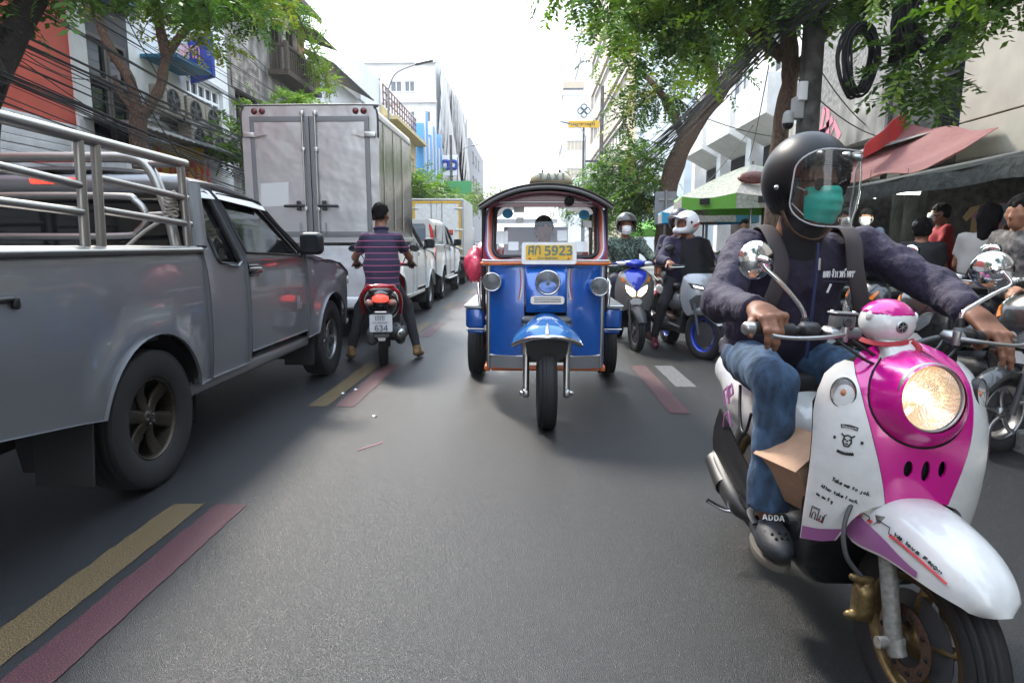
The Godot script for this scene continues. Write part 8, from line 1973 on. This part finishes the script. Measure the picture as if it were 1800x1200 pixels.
func trees() -> void:
	make_sprays()
	tree("street_tree", "dark trunked tree leaning in at the left edge of the photo", [[[V(-6.1, 0, -7.0), V(-6.1, 1.6, -7.0), V(-5.98, 2.8, -7.1), V(-5.7, 3.6, -7.3), V(-5.3, 4.6, -7.6)], .20, .12], [[V(-5.8, 3.0, -7.1), V(-5.9, 3.9, -6.7), V(-6.0, 5.0, -6.4)], .15, .07]],
		[[V(-5.4, 4.45, -7.4), V(.8, .35, .8), 230], [V(-4.9, 4.75, -8.4), V(.9, .35, .8), 150], [V(-6.1, 3.9, -7.2), V(.4, .4, .4), 90]], [0, 0, 4, 1], 1, mats.bark_dark)
	tree("street_tree", "forked reddish trunk tree standing before the air conditioners", [[[V(-6.35, 0, -10.6), V(-6.4, 1.8, -10.6), V(-6.42, 3.0, -10.6), V(-6.35, 3.45, -10.6)], .14, .125], [[V(-6.38, 3.3, -10.6), V(-6.45, 3.9, -10.55), V(-6.75, 4.5, -10.5), V(-7.0, 5.6, -10.5)], .09, .06], [[V(-6.35, 3.3, -10.6), V(-6.05, 3.8, -10.7), V(-5.95, 4.3, -10.8), V(-5.6, 4.9, -11.0), V(-5.2, 5.4, -11.3)], .09, .05], [[V(-5.95, 4.3, -10.8), V(-6.1, 4.9, -10.9), V(-6.25, 5.8, -11)], .09, .05], [[V(-6.4, 3.35, -10.6), V(-6.62, 3.7, -10.55), V(-6.66, 3.95, -10.5)], .06, .04]],
		[[V(-5.5, 5.35, -11.6), V(1.1, .45, 1.2), 300], [V(-5.3, 5.9, -12.4), V(.9, .45, .9), 220], [V(-6.5, 5.7, -10.6), V(1.0, .45, .9), 200], [V(-5.6, 4.75, -11.6), V(.5, .3, .5), 60]], [1, 2, 0, 3, 5], 2, mats.bark_m)
	tree("small_tree", "light green young tree rising behind the white box pickup", [[[V(-5.9, 0, -14.6), V(-5.95, 2, -14.6), V(-5.8, 3.6, -14.7), V(-5.6, 4.4, -14.8)], .09, .04]],
		[[V(-5.9, 3.75, -14.8), V(.6, .45, .9), 190], [V(-5.6, 4.75, -16.5), V(.8, .25, .9), 130], [V(-6.3, 3.4, -14.4), V(.4, .4, .5), 90]], [2, 3, 1, 2], 3, mats.bark_m)
	tree("balcony_creeper", "yellow green creeper trailing down the old balcony's corner", [[[V(-6.95, 9.0, -18.6), V(-6.8, 7.9, -19.5), V(-6.7, 7.2, -20.5), V(-6.6, 6.5, -21.0)], .03, .015]],
		[[V(-6.9, 8.6, -18.8), V(.2, .4, .3), 60], [V(-6.75, 7.8, -19.6), V(.16, .4, .3), 60], [V(-6.65, 7.1, -20.5), V(.18, .35, .4), 60], [V(-6.55, 6.5, -21.2), V(.2, .25, .4), 60]], [3, 3, 5, 2], 4, mats.bark_m)
	for q in [[-5.6, 3.4, -30.0, 1.5, 21, "yellowish street tree above the yellow framed truck"], [-5.4, 3.5, -36.0, 1.6, 22, "darker street tree behind the yellow framed truck"], [-4.4, 4.0, -46.0, 1.9, 23, "small far tree beside the green banner"]]:
		tree("street_tree", q[5], [[[V(q[0], 0, q[2]), V(q[0] + .1, 1.6, q[2]), V(q[0], q[1] - .3, q[2])], .13, .06]], [[V(q[0] + .5, q[1] + .4, q[2]), V(q[3], .75, q[3]), 330]], [2, 3, 1, 5] if q[4] != 22 else [0, 1, 2], q[4], mats.bark_m, 1.5)
	tree("street_tree", "big tree with a leaning brown trunk hung with creepers right of tuk-tuk", [[[V(3.25, 0, -15.2), V(3.15, 1.4, -15.2), V(3.2, 2.7, -15.2), V(3.65, 3.9, -15.1), V(4.3, 4.8, -15.0), V(4.9, 5.7, -14.8)], .27, .15], [[V(3.5, 3.6, -15.1), V(3.1, 4.5, -15.3), V(2.6, 5.2, -15.6)], .12, .05], [[V(4.1, 4.6, -15), V(4.0, 5.6, -15.3), V(3.6, 6.4, -15.6)], .12, .06]],
		[[V(2.45, 3.0, -15.4), V(.5, 1.1, .5), 230], [V(2.5, 4.6, -15.6), V(.8, .55, .8), 240], [V(3.5, 5.7, -15.3), V(1.3, .6, 1.2), 330], [V(1.9, 5.9, -16.2), V(.9, .5, .8), 130], [V(2.3, 2.1, -15.5), V(.35, .6, .4), 130], [V(2.0, 6.8, -16), V(.9, .6, .9), 90]], [1, 2, 0, 5, 4], 5, mats.bark_m)
	tree("street_tree", "tree with upright trunk by the utility pole, crown over the riders", [[[V(3.35, 0, -8.9), V(3.3, 1.5, -8.9), V(3.32, 2.8, -8.9), V(3.40, 3.5, -8.9), V(3.2, 4.3, -8.7)], .125, .10], [[V(3.38, 3.4, -8.9), V(3.9, 4.2, -8.5), V(4.6, 4.9, -8.0)], .09, .05], [[V(3.3, 3.7, -8.9), V(2.6, 4.4, -9.2), V(1.8, 4.8, -9.6)], .09, .04], [[V(4.2, 4.5, -8.3), V(4.5, 4.4, -7.2), V(4.4, 4.2, -6.0)], .05, .025]],
		[[V(1.7, 4.75, -9.5), V(.9, .35, .8), 260], [V(2.7, 4.6, -8.8), V(1.0, .5, 1.0), 420], [V(3.3, 4.35, -8.2), V(.7, .3, .7), 190], [V(2.1, 4.1, -9.6), V(.6, .3, .6), 140], [V(4.3, 4.3, -7.2), V(.7, .5, .8), 260], [V(4.05, 3.35, -7.3), V(.22, .6, .25), 110], [V(4.35, 3.75, -6.1), V(.55, .35, .6), 150], [V(1.2, 5.3, -10.5), V(.8, .4, .8), 90], [V(4.7, 3.65, -5.4), V(.5, .25, .5), 90]], [1, 0, 2, 4, 3], 6, mats.bark_m)
	for q in [[2.5, 2.6, -27.0, 1.3, 31, "pale green street tree showing over the taxi sign's right"], [3.1, 2.9, -22.5, 1.2, 32, "dark hanging street tree behind the camouflage rider"], [3.4, 3.3, -34.0, 1.8, 33, "far right street tree below the yellow board"]]:
		tree("street_tree", q[5], [[[V(q[0] + .4, 0, q[2]), V(q[0] + .4, 1.5, q[2]), V(q[0] + .2, q[1], q[2])], .14, .07]], [[V(q[0], q[1] + .7, q[2]), V(q[3], .85, q[3]), 330], [V(q[0] + .4, q[1] - .5, q[2]), V(.5, .7, .5), 110]], [2, 3, 1] if q[4] != 32 else [4, 0, 4], q[4], mats.bark_m, 1.3)
func lines() -> void:
	var rng := RandomNumberGenerator.new(); rng.seed = 9
	# poles
	mt("pole_c", .20, .19, .175, .9, 0, {tex = "stain", world = true, scale = .8})
	for q in [[3.42, -8.3, "square concrete utility pole holding cable coils and camera", 9.0], [3.5, -33, "far concrete utility pole on the right pavement", 9.0], [-5.75, 2.5, "concrete utility pole beside the camera on the left", 9.0], [-5.75, -47, "far concrete utility pole beyond the left shophouses", 9.0]]:
		var p := thing("utility_pole", q[2], "pole", V(q[0], 0, q[1]))
		part(p, "shaft", MB.new().loft([PackedVector3Array([V(-.11, 0, -.11), V(.11, 0, -.11), V(.11, 0, .11), V(-.11, 0, .11)]), PackedVector3Array([V(-.08, q[3], -.08), V(.08, q[3], -.08), V(.08, q[3], .08), V(-.08, q[3], .08)])]), mats.pole_c)
		part(p, "cable_arm", MB.new().box(V(-.2, 3.95, .1), V(.7, .08, .06), .01), mats.grey_plastic)
		part(p, "cross_arm", MB.new().box(V(0, 5.4, .12), V(1.6, .1, .08), .01), mats.grey_plastic)
	var cc := thing("surveillance_camera", "grey and black dome camera on the concrete pole", "camera", V(3.42, 0, -8.3))
	part(cc, "bracket", MB.new().box(V(-.16, 2.93, .06), V(.13, .26, .12), .015).tube([V(-.15, 2.86, .08), V(-.27, 2.88, .10)], .022, 8), mt("cam_grey", .35, .35, .34, .5))
	part(cc, "housing", SDF.new(V(-.45, 2.6, -.1), V(-.1, 3.0, .3), .012).cap(V(-.28, 2.84, .10), V(-.28, 2.76, .10), .062, .068, 0).to(MB.new()), mats.cam_grey)
	part(cc, "dome", MB.new().lathe([Vector2(.068, .0), Vector2(.062, -.04), Vector2(.04, -.065), Vector2(.001, -.075)], 18, Transform3D(Basis(), V(-.28, 2.745, .10))), mats.gloss_black)
	part(cc, "junction_box", MB.new().box(V(-.13, 3.12, .10), V(.10, .22, .10), .01), mats.white_plain)
	# cable bundles
	var sets := [["cable_bundle", "black cable bundle sagging along the left shopfronts", [[V(-5.75, 4.35, 2.5), V(-5.75, 4.2, -47)]], 26, .30, 1.5, .010], ["cable_bundle", "upper black cables strung along the left side", [[V(-5.75, 5.3, 2.5), V(-5.75, 5.6, -47)]], 12, .4, 1.3, .009],
		["cable_bundle", "thick tangle of cables swooping past the leaning tree", [[V(3.0, 3.85, -8.3), V(3.25, 4.9, -40)]], 34, .22, .7, .0095], ["cable_bundle", "cables running from the pole over the camera's right", [[V(3.0, 3.85, -8.3), V(3.9, 5.3, 3)]], 22, .22, .3, .0095]]
	for s in sets:
		var o := thing(s[0], s[1], "cables", Vector3.ZERO, 0, "overhead cables")
		for i in s[3]:
			var e := V(rng.randfn(0, s[4] * .35), rng.randfn(0, s[4] * .55), 0); var e2 := V(rng.randfn(0, s[4] * .3), rng.randfn(0, s[4] * .45), 0)
			part(o, "cable", MB.new().tube(cat(s[2][0][0] + e, s[2][0][1] + e2, s[5] * rng.randf_range(.6, 1.5), 16), s[6] * rng.randf_range(.45, 1.1), 5), mats.cable)
	var o2 := thing("service_drops", "thin wires looping from the poles to the left facades", "cables")
	for q in [[V(-5.75, 4.9, -9), V(-7.6, 3.4, -15.5)], [V(-5.75, 4.6, -4), V(-7.5, 3.2, -13)], [V(-5.7, 4.0, -16), V(-7.4, 4.9, -24)], [V(-5.75, 5.4, -12), V(-7.6, 6.0, -26)], [V(-5.75, 5.2, -12), V(-7.4, 5.8, -27)], [V(-5.8, 3.7, -9.5), V(-5.2, 1.4, -11.8)], [V(-5.75, 3.6, -7), V(-7.5, 4.2, -11.5)]]:
		part(o2, "wire", MB.new().tube(cat(q[0], q[1], .25), .008, 5), mats.cable)
	o2 = thing("service_drops", "thin wires and stays crossing the white building on the right", "cables")
	for q in [[V(3.6, 1.9, -17), V(6.9, 5.2, -20)], [V(3.4, 4.0, -14), V(7.2, 3.8, -16)], [V(3.4, 4.2, -9), V(7.2, 3.6, -14)], [V(3.4, 3.6, -9), V(7.0, 3.3, -13)], [V(3.5, 3.9, -10), V(7.2, 4.0, -22)], [V(4.2, 2.0, -15), V(6.9, 4.4, -16.5)]]:
		part(o2, "wire", MB.new().tube(cat(q[0], q[1], .2), .010, 5), mats.cable)
	# coils hung on the span
	for q in [[V(3.66, 3.34, -7.6), .19, .35, "large coil of black cable hanging beside the pole", .25], [V(3.95, 3.55, -7.4), .12, .30, "narrow coil of black cable leaning against the larger one", 1.1], [V(4.08, 3.60, -7.0), .22, .30, "double coil of black cable hanging at the top right", -.5]]:
		var c := thing("cable_coil", q[3], "cable coil", q[0], q[4], "cable coils on the pole")
		for i in 13:
			var pts := []; var a0 := rng.randf_range(-.06, .06); var f := rng.randf_range(.86, 1.14); var oz := rng.randfn(0, .05)
			for k in 28:
				var a := TAU * k / 28; pts.append(V(cos(a) * q[1] * f + a0, sin(a) * q[2] * f + .03 * cos(a * 2) + rng.randf_range(-.004, .004), oz + .02 * sin(a * 3 + i)))
			part(c, "cable_loop", MB.new().tube(pts, .0135, 6, false, true), mats.cable)
		part(c, "tie", MB.new().tube([V(0, q[2], 0), V(0, q[2] + .5, .05)], .012, 6), mats.cable)
	# street lamps and the back of a road sign
	for q in [[-5.3, -24.5, 7.6, "street lamp arching over the box pickup", 1.0], [3.6, -44.0, 9.0, "far street lamp bending over the right pavement", -1.0], [-5.4, -48.0, 8.2, "second far street lamp on the left", 1.0]]:
		var l := thing("street_lamp", q[3], "street lamp", V(q[0], 0, q[1]))
		part(l, "post", MB.new().tube([V(0, 0, 0), V(0, q[2] - .6, 0)], [.06, .035], 10), mt("lamp_grey", .22, .22, .22, .5, .5))
		part(l, "arm", MB.new().tube(spline([V(0, q[2] - .7, 0), V(q[4] * .3, q[2] - .1, 0), V(q[4] * 1.0, q[2] + .2, 0)], 5), .025, 8), mats.lamp_grey)
		part(l, "lamp_head", MB.new().box(V(q[4] * 1.35, q[2] + .28, 0), V(.7, .07, .2), .03, Basis(Vector3(0, 0, 1), q[4] * .2)), mats.lamp_grey)
	var rs := thing("road_sign", "grey back of a rectangular road sign on a thin post", "sign", V(2.92, 0, -14.2))
	part(rs, "plate", MB.new().prism(rrect(-.23, 1.72, .23, 2.42, .03), .012, Transform3D(Basis(), V(0, 0, 0))), mt("sign_back", .24, .24, .25, .55, .3))
	part(rs, "post", MB.new().tube([V(0, 0, .04), V(0, 2.45, .04)], .028, 10), mats.dull_steel)
	part(rs, "clamp", MB.new().box(V(0, 1.9, .03), V(.3, .04, .02)).box(V(0, 2.25, .03), V(.3, .04, .02)), mats.dull_steel)
	var gb := thing("green_banner", "green banner high up beyond the left trees", "banner", V(-4.5, 4.75, -40))
	part(gb, "cloth", MB.new().box(V(0, 0, 0), V(1.7, .8, .05), .01), mt("green_cloth", .06, .30, .11, .6))
	part(gb, "post", MB.new().tube([V(-.8, -4.75, -.06), V(-.8, .4, -.06)], .06, 8), mats.grey_plastic)
	var fb := thing("footbridge", "hazy footbridge spanning the far end of the street", "footbridge", V(0, 0, -115))
	part(fb, "deck", MB.new().box(V(-1, 5.4, 0), V(17, .7, 2.5)), mats.grey_wall)
	part(fb, "railing", MB.new().box(V(-1, 6.6, 1.2), V(17, .12, .1)).box(V(-1, 6.2, 1.2), V(17, .06, .1)), mats.grey_wall)
	for x in [-8.6, 6.6]: part(fb, "pier", MB.new().box(V(x, 2.6, 0), V(.8, 5.2, .8)), mats.grey_wall)
func umbrella(label: String, at: Vector3, r: float, h: float, cols: Array, val: float) -> Node3D:
	var t := thing("market_umbrella", label, "umbrella", at, .3)
	part(t, "pole", MB.new().tube([V(0, 0, 0), V(0, h + .05, 0)], .02, 8), mats.dull_steel)
	for i in 8:
		var a0 := TAU * i / 8; var a1 := TAU * (i + 1) / 8
		var f := func(u: float, w: float): var a := lerpf(a0, a1, u); var sag := .05 * sin(u * PI) * w; return V(cos(a) * r * w * (1 - .06 * sin(u * PI)), h - (h - val) * pow(w, 1.25) - sag, sin(a) * r * w * (1 - .06 * sin(u * PI)))
		part(t, "gore", MB.new().sheet(f, 5, 6, .003), cols[i % cols.size()])
		part(t, "valance", MB.new().sheet(func(u: float, w: float): return f.call(u, 1.0) - V(0, .22 * w * (1 - .25 * sin(u * PI)), 0), 5, 2, .003), cols[(i + 1) % cols.size()])
		part(t, "rib", MB.new().tube([V(0, h - .02, 0), V(cos(a0) * r, val - .01, sin(a0) * r)], .006, 5), mats.dull_steel)
	return t
func market() -> void:
	mt("cloth_green", .16, .42, .06, .7, 0, {back = [.1, .25, .05]}); mt("cloth_pale", .58, .62, .52, .7, 0, {back = [.3, .3, .25], tex = "grime", scale = 1.5}); mt("cloth_white", .62, .60, .56, .7, 0, {back = [.3, .3, .3], tex = "grime", scale = 1.5}); mt("cloth_blue", .05, .36, .58, .6, 0, {back = [.05, .2, .3]}); mt("cloth_red", .40, .03, .03, .6, 0, {back = [.2, .02, .02]})
	var u := umbrella("large green and white market umbrella printed with a soup pot", V(3.55, 0, -10.6), 1.25, 2.55, [mats.cloth_pale, mats.cloth_green, mats.cloth_white], 2.02)
	part(u, "soup_print", SDF.new(V(-1.0, 1.9, .2), V(.2, 2.7, 1.3), .025).ell(V(-.50, 2.26, .74), V(.24, .13, .05), 0, Basis(Vector3.UP, -.55) * Basis(Vector3(1, 0, 0), -.75)).to(MB.new()), mt("soup_red", .38, .05, .03, .5, 0, {tex = "blotch", scale = 3.0}))
	for q in [1.55, 2.05, 2.75]: part(u, "valance_patch", MB.new().box(V(cos(q) * 1.235, 1.92, sin(q) * 1.235), V(.17, .09, .012), 0, Basis(Vector3.UP, PI / 2 - q)), mats.black_print)
	thai_flat(u, "อรอยลน", .10, .016, mats.black_print, Transform3D(Basis(Vector3.UP, PI / 2 - 1.75), V(cos(1.87) * 1.225, 1.88, sin(1.87) * 1.225)))
	umbrella("blue and white market umbrella behind the maxi scooter", V(3.55, 0, -13.2), 1.0, 2.35, [mats.cloth_blue, mats.cloth_white], 1.92)
	umbrella("faded red market umbrella half hidden behind the blue one", V(4.0, 0, -14.8), 1.0, 2.4, [mats.cloth_red, mats.cloth_white], 2.0)
	umbrella("small green market umbrella behind the camouflage rider", V(3.9, 0, -20), 1.1, 2.1, [mats.cloth_green], 1.75)
	# tarpaulins over the stalls
	mt("tarp_maroon", .17, .055, .05, .7, 0, {bump = "crumple_n", bump_scale = .6, scale = .6, back = [.1, .03, .03]}); mt("tarp_dark", .075, .085, .075, .75, 0, {bump = "crumple_n", bump_scale = .6, scale = .6, tex = "grime"})
	var a := thing("maroon_tarpaulin", "maroon tarpaulin slung from the concrete wall over stalls", "awning")
	part(a, "sheet", MB.new().sheet(func(p: float, w: float): return V(6.85, 3.45, -12.4).lerp(V(6.85, 2.95, -9.9), p).lerp(V(4.6, 2.2, -10.8).lerp(V(5.3, 2.3, -8.9), p), w) + V(0, -.12 * sin(p * PI) * sin(w * PI) + .03 * sin(p * 14 + w * 5), 0), 18, 14, .006), mats.tarp_maroon)
	part(a, "ridge_fold", MB.new().sheet(func(p: float, w: float): return V(6.86, 3.75, -12.3).lerp(V(5.3, 2.85, -10.6), p) + V(-.12 * w, -.5 * w * (1 - .5 * p), .15 * w + .05 * sin(p * 12)), 12, 5, .006), mats.cloth_red)
	a = thing("dark_canopy", "dark green grey canopy sheet over the right hand stalls", "awning")
	part(a, "sheet", MB.new().sheet(func(p: float, w: float): return V(3.9, 1.98, 0.0).lerp(V(6.6, 2.55, 0), w) + V(0, -.04 * sin(p * PI * 5) * sin(w * PI) - .02 * absf(sin(p * 15.7)), -1.2 - 7.2 * p), 40, 8, .006), mats.tarp_dark)
	part(a, "valance", MB.new().sheet(func(p: float, w: float): return V(3.9 + .02 * sin(p * 40), 1.98 - .02 * absf(sin(p * 15.7)) - .16 * w, -1.2 - 7.2 * p), 40, 2, .004), mats.tarp_dark)
	for z in [-2.2, -5.0, -8.2]: part(a, "canopy_post", MB.new().tube([V(4.0, .1, z), V(4.0, 1.98, z)], .022, 8), mats.grey_plastic)
	for z in [-1.3, -4.8, -8.3]: part(a, "canopy_rafter", MB.new().tube([V(3.92, 1.955, z), V(6.6, 2.52, z)], .018, 6), mats.grey_plastic)
	a = thing("stall_roof", "patched tarpaulin roof behind the striped umbrellas", "awning")
	part(a, "sheet", MB.new().sheet(func(p: float, w: float): return V(4.0 + 2.9 * w, 2.35 + .85 * w + .05 * sin(p * 17), -11.3 - 8.5 * p), 30, 6, .01), mt("tarp_grey", .30, .29, .27, .8, 0, {tex = "grime", scale = .8}))
	for z in [-11.6, -15.5, -19.6]: part(a, "roof_post", MB.new().tube([V(4.1, .1, z), V(4.1, 2.4, z)], .022, 8), mats.grey_plastic)
	# fluorescent tubes over the clothes stall
	for q in [[4.55, 1.95, -8.9, "left fluorescent tube under the canopy"], [4.98, 1.955, -8.8, "right fluorescent tube under the canopy"], [6.6, 2.2, -13.0, "far fluorescent tube deep in the shop"]]:
		var l := thing("tube_lamp", q[3], "lamp", V(q[0], q[1], q[2]))
		part(l, "tube", MB.new().tube([V(-.2, 0, .05), V(.2, 0, -.05)], .016, 8), mats.tube_light)
		part(l, "batten", MB.new().tube([V(-.22, .035, .055), V(.22, .035, -.055)], .02, 6), mats.white_plain)
		part(l, "hanger", MB.new().tube([V(0, .05, 0), V(0, .32, 0)], .004, 5), mats.cable)
		var om := OmniLight3D.new(); om.name = "tube_glow"; om.light_energy = .35; om.light_color = Color(.92, 1, .95); om.light_size = .2; om.omni_range = 12; om.shadow_enabled = true; l.add_child(om); om.position = V(0, -.05, 0)
	# stalls with goods
	var rng := RandomNumberGenerator.new(); rng.seed = 15
	var cmix := [mt("g1", .20, .05, .055, .8), mt("g2", .05, .06, .10, .8), mt("g3", .20, .19, .17, .8), mt("g4", .05, .10, .08, .8), mt("g5", .20, .12, .05, .8), mt("g6", .16, .06, .10, .8)]
	for i in 9:
		var z := -3.6 - i * 1.55; var x := 5.0 + (i % 2) * .5
		var s := thing("market_stall", "market stall table heaped with goods, " + ["nearest the right edge", "behind the black scooters", "under the dark canopy's middle", "below the fluorescent tubes", "beside the pink column", "by the maroon tarpaulin", "under the big striped umbrella", "beyond the striped umbrella", "by the blue umbrella"][i], "stall", V(x, .115, z))
		part(s, "table_top", MB.new().box(V(0, .78, 0), V(.9, .04, 1.3), .01), mats.wood_old)
		part(s, "table_cloth", MB.new().sheet(func(p: float, w: float): return V(-.46 - .02 * sin(p * 30), .78 - .6 * w, -.64 + 1.28 * p), 30, 2, .004), cmix[i % 6])
		for k in 4: part(s, "leg", MB.new().tube([V([-.4, .4][k % 2], 0, [-.6, .6][k / 2]), V([-.4, .4][k % 2], .78, [-.6, .6][k / 2])], .018, 6), mats.dull_steel)
		for k in 9:
			part(s, "goods", MB.new().box(V(rng.randf_range(-.35, .3), .80 + rng.randf_range(.05, .13), rng.randf_range(-.55, .55)), V(rng.randf_range(.12, .26), rng.randf_range(.1, .26), rng.randf_range(.12, .3)), .03, Basis(Vector3.UP, rng.randf() * 3)), cmix[rng.randi_range(0, 5)])
		for k in 6:   # clothes on hangers above
			if i in [3, 4]: part(s, "hanging_shirt", MB.new().prism(P2([-.2, .5, -.3, .35, -.24, .28, -.17, .36, -.17, -.1, .17, -.1, .17, .36, .24, .28, .3, .35, .2, .5, .06, .53, -.06, .53]), .03, Transform3D(Basis(Vector3.UP, -1.2 + rng.randf() * .4), V(2.1, 1.25, -.55 + k * .22))), cmix[(i + k) % 6])
	# shoppers
	var stand := func(lean := 0.0, hgt := 1.0): 
		var J := {hip = V(0, .92, 0), chest = V(0, 1.24, .02 + lean), neck = V(0, 1.42, .03 + lean * 1.4), head = V(0, 1.55, .06 + lean * 1.7), sL = V(.18, 1.35, lean), sR = V(-.18, 1.35, lean), eL = V(.25, 1.10, .06 + lean), eR = V(-.25, 1.10, .06 + lean), wL = V(.22, .98, .28 + lean), wR = V(-.22, .98, .28 + lean), hL = V(.09, .90, 0), hR = V(-.09, .90, 0), kL = V(.10, .50, .02), kR = V(-.10, .50, -.02), aL = V(.10, .10, 0), aR = V(-.10, .10, 0), tL = V(.11, .045, .15), tR = V(-.11, .045, .15)}
		for k in J: J[k] *= hgt
		return J
	var mixs: Array = cmix
	for q in [[3.9, -6.55, 2.6, "man in black shirt and dark cap seen from behind at stalls", mt("black_shirt", .018, .018, .02, .85), "cap", .84], [5.2, -8.3, -1.9, "masked person in red shirt looking left under the canopy", mt("red_shirt", .34, .02, .03, .85), "short", 1.0], [4.05, -5.85, 2.3, "woman in pale grey blouse and striped skirt from behind", mt("pale_blouse", .36, .34, .31, .85), "long", .90], [4.5, -5.35, 2.9, "person in dark green shirt bending over goods", mt("green_shirt", .03, .07, .03, .85), "short", 1.0], [3.65, -4.9, -1.2, "person in black and white patterned top at the right edge", mt("pattern_top", .40, .36, .33, .85, 0, {tex = "blotch", scale = 2.0}), "short", .90], [4.9, -9.6, -.6, "masked shopper in dark blue behind the rider's shoulder", mixs[1], "short", 1.0], [4.3, -9.0, -.3, "shopper with white mask right of the rider's visor", mixs[0], "short", .98], [5.2, -7.0, .3, "stallholder in brown top behind the tables", mixs[4], "short", .98], [3.7, -17.0, 1.5, "distant shopper beside the blue umbrella pole", mixs[5], "long", .95], [4.0, -12.2, -.4, "shopper in pale top beneath the striped umbrella", mixs[2], "short", .97]]:
		var o := {cell = .03, head_cell = .013, hand_cell = .01, hair_cell = .016, top = q[4], bottom = mats.dark_trouser, shoe = mats.brown_shoe, sleeve = .45, skin = mats.skin, seed = int(absf(q[1]) * 10), group = "shoppers at the market"}
		if q[5] == "cap": o.cap = mats.black_plastic; o.hair = "short"
		else: o.hair = q[5]
		if "mask" in q[3]: o.mask = mats.white_plain
		person(q[3], V(q[0], .115, q[1]), q[2], stand.call(.0, q[6]), o)
	# pot plants and traffic barriers by the tree foot
	mt("barrier_orange", .55, .13, .03, .5)
	for q in [[2.75, -13.2, "orange barrier post left of the sign"], [3.0, -12.6, "orange barrier post by the tree foot"]]:
		var bp := thing("barrier_post", q[2], "barrier", V(q[0], 0 if q[0] < 3.05 else .115, q[1]))
		part(bp, "frame", MB.new().tube(spline([V(-.12, 0, 0), V(-.12, .9, 0), V(0, 1.02, 0), V(.12, .9, 0), V(.12, 0, 0)], 5), .025, 8), mats.barrier_orange)
		part(bp, "bar", MB.new().box(V(0, .55, 0), V(.24, .06, .03), .008).box(V(0, .25, 0), V(.24, .06, .03), .008), mats.barrier_orange)
	var ptr := tree("potted_palm", "spiky green potted plant among the parked scooters", [[[V(3.35, .1, -12.4), V(3.35, .5, -12.4), V(3.35, .7, -12.4)], .09, .03]], [[V(3.35, .85, -12.4), V(.3, .25, .3), 60]], [2, 1], 61, mats.bark_m)

func _ready() -> void:
	var t0 := Time.get_ticks_msec()
	var cam := Camera3D.new(); cam.name = "camera"; add_child(cam)
	cam.position = V(0, 1.28, 0); cam.rotation_order = EULER_ORDER_YXZ; cam.rotation_degrees = V(-8.631, 1.669, 0); cam.fov = 56.36; cam.near = .05; cam.far = 2000; cam.current = true
	var we := WorldEnvironment.new(); we.name = "world"; var env := Environment.new(); we.environment = env; add_child(we)
	env.background_mode = Environment.BG_SKY; env.tonemap_mode = Environment.TONE_MAPPER_LINEAR; env.tonemap_exposure = 2.35
	var sky := Sky.new(); var sm := ProceduralSkyMaterial.new()
	sm.sky_top_color = Color(.84, .91, 1.0); sm.sky_horizon_color = Color(1, .99, .97); sm.sky_curve = .25; sm.energy_multiplier = 1.7
	sm.ground_bottom_color = Color(.45, .45, .45); sm.ground_horizon_color = Color(.95, .95, .93)
	sky.sky_material = sm; env.sky = sky
	env.sdfgi_enabled = true; env.ssao_enabled = true; env.ssil_enabled = true
	env.fog_enabled = true; env.fog_density = .0007; env.fog_light_color = Color(.97, .98, 1.0)
	var sun := DirectionalLight3D.new(); sun.name = "sun"; add_child(sun)
	sun.light_energy = .85; sun.light_angular_distance = 10.0; sun.light_color = Color(1, .97, .92); sun.shadow_enabled = true
	sun.rotation_degrees = V(-47, 208, 0)
	make_textures()
	ground(); print("ground ", Time.get_ticks_msec() - t0)
	left_side(); right_side()
	trees(); behind_camera(); print("trees ", Time.get_ticks_msec() - t0); lines()
	silver_pickup(); print("silver_pickup ", Time.get_ticks_msec() - t0)
	white_pickups(); print("white_pickups ", Time.get_ticks_msec() - t0)
	far_traffic(); print("far_traffic ", Time.get_ticks_msec() - t0)
	tuktuk(); print("tuktuk ", Time.get_ticks_msec() - t0)
	main_scooter(); print("main_scooter ", Time.get_ticks_msec() - t0)
	main_rider(); print("main_rider ", Time.get_ticks_msec() - t0)
	riders(); print("riders ", Time.get_ticks_msec() - t0)
	market(); print("market ", Time.get_ticks_msec() - t0)
	print("built in ", Time.get_ticks_msec() - t0)
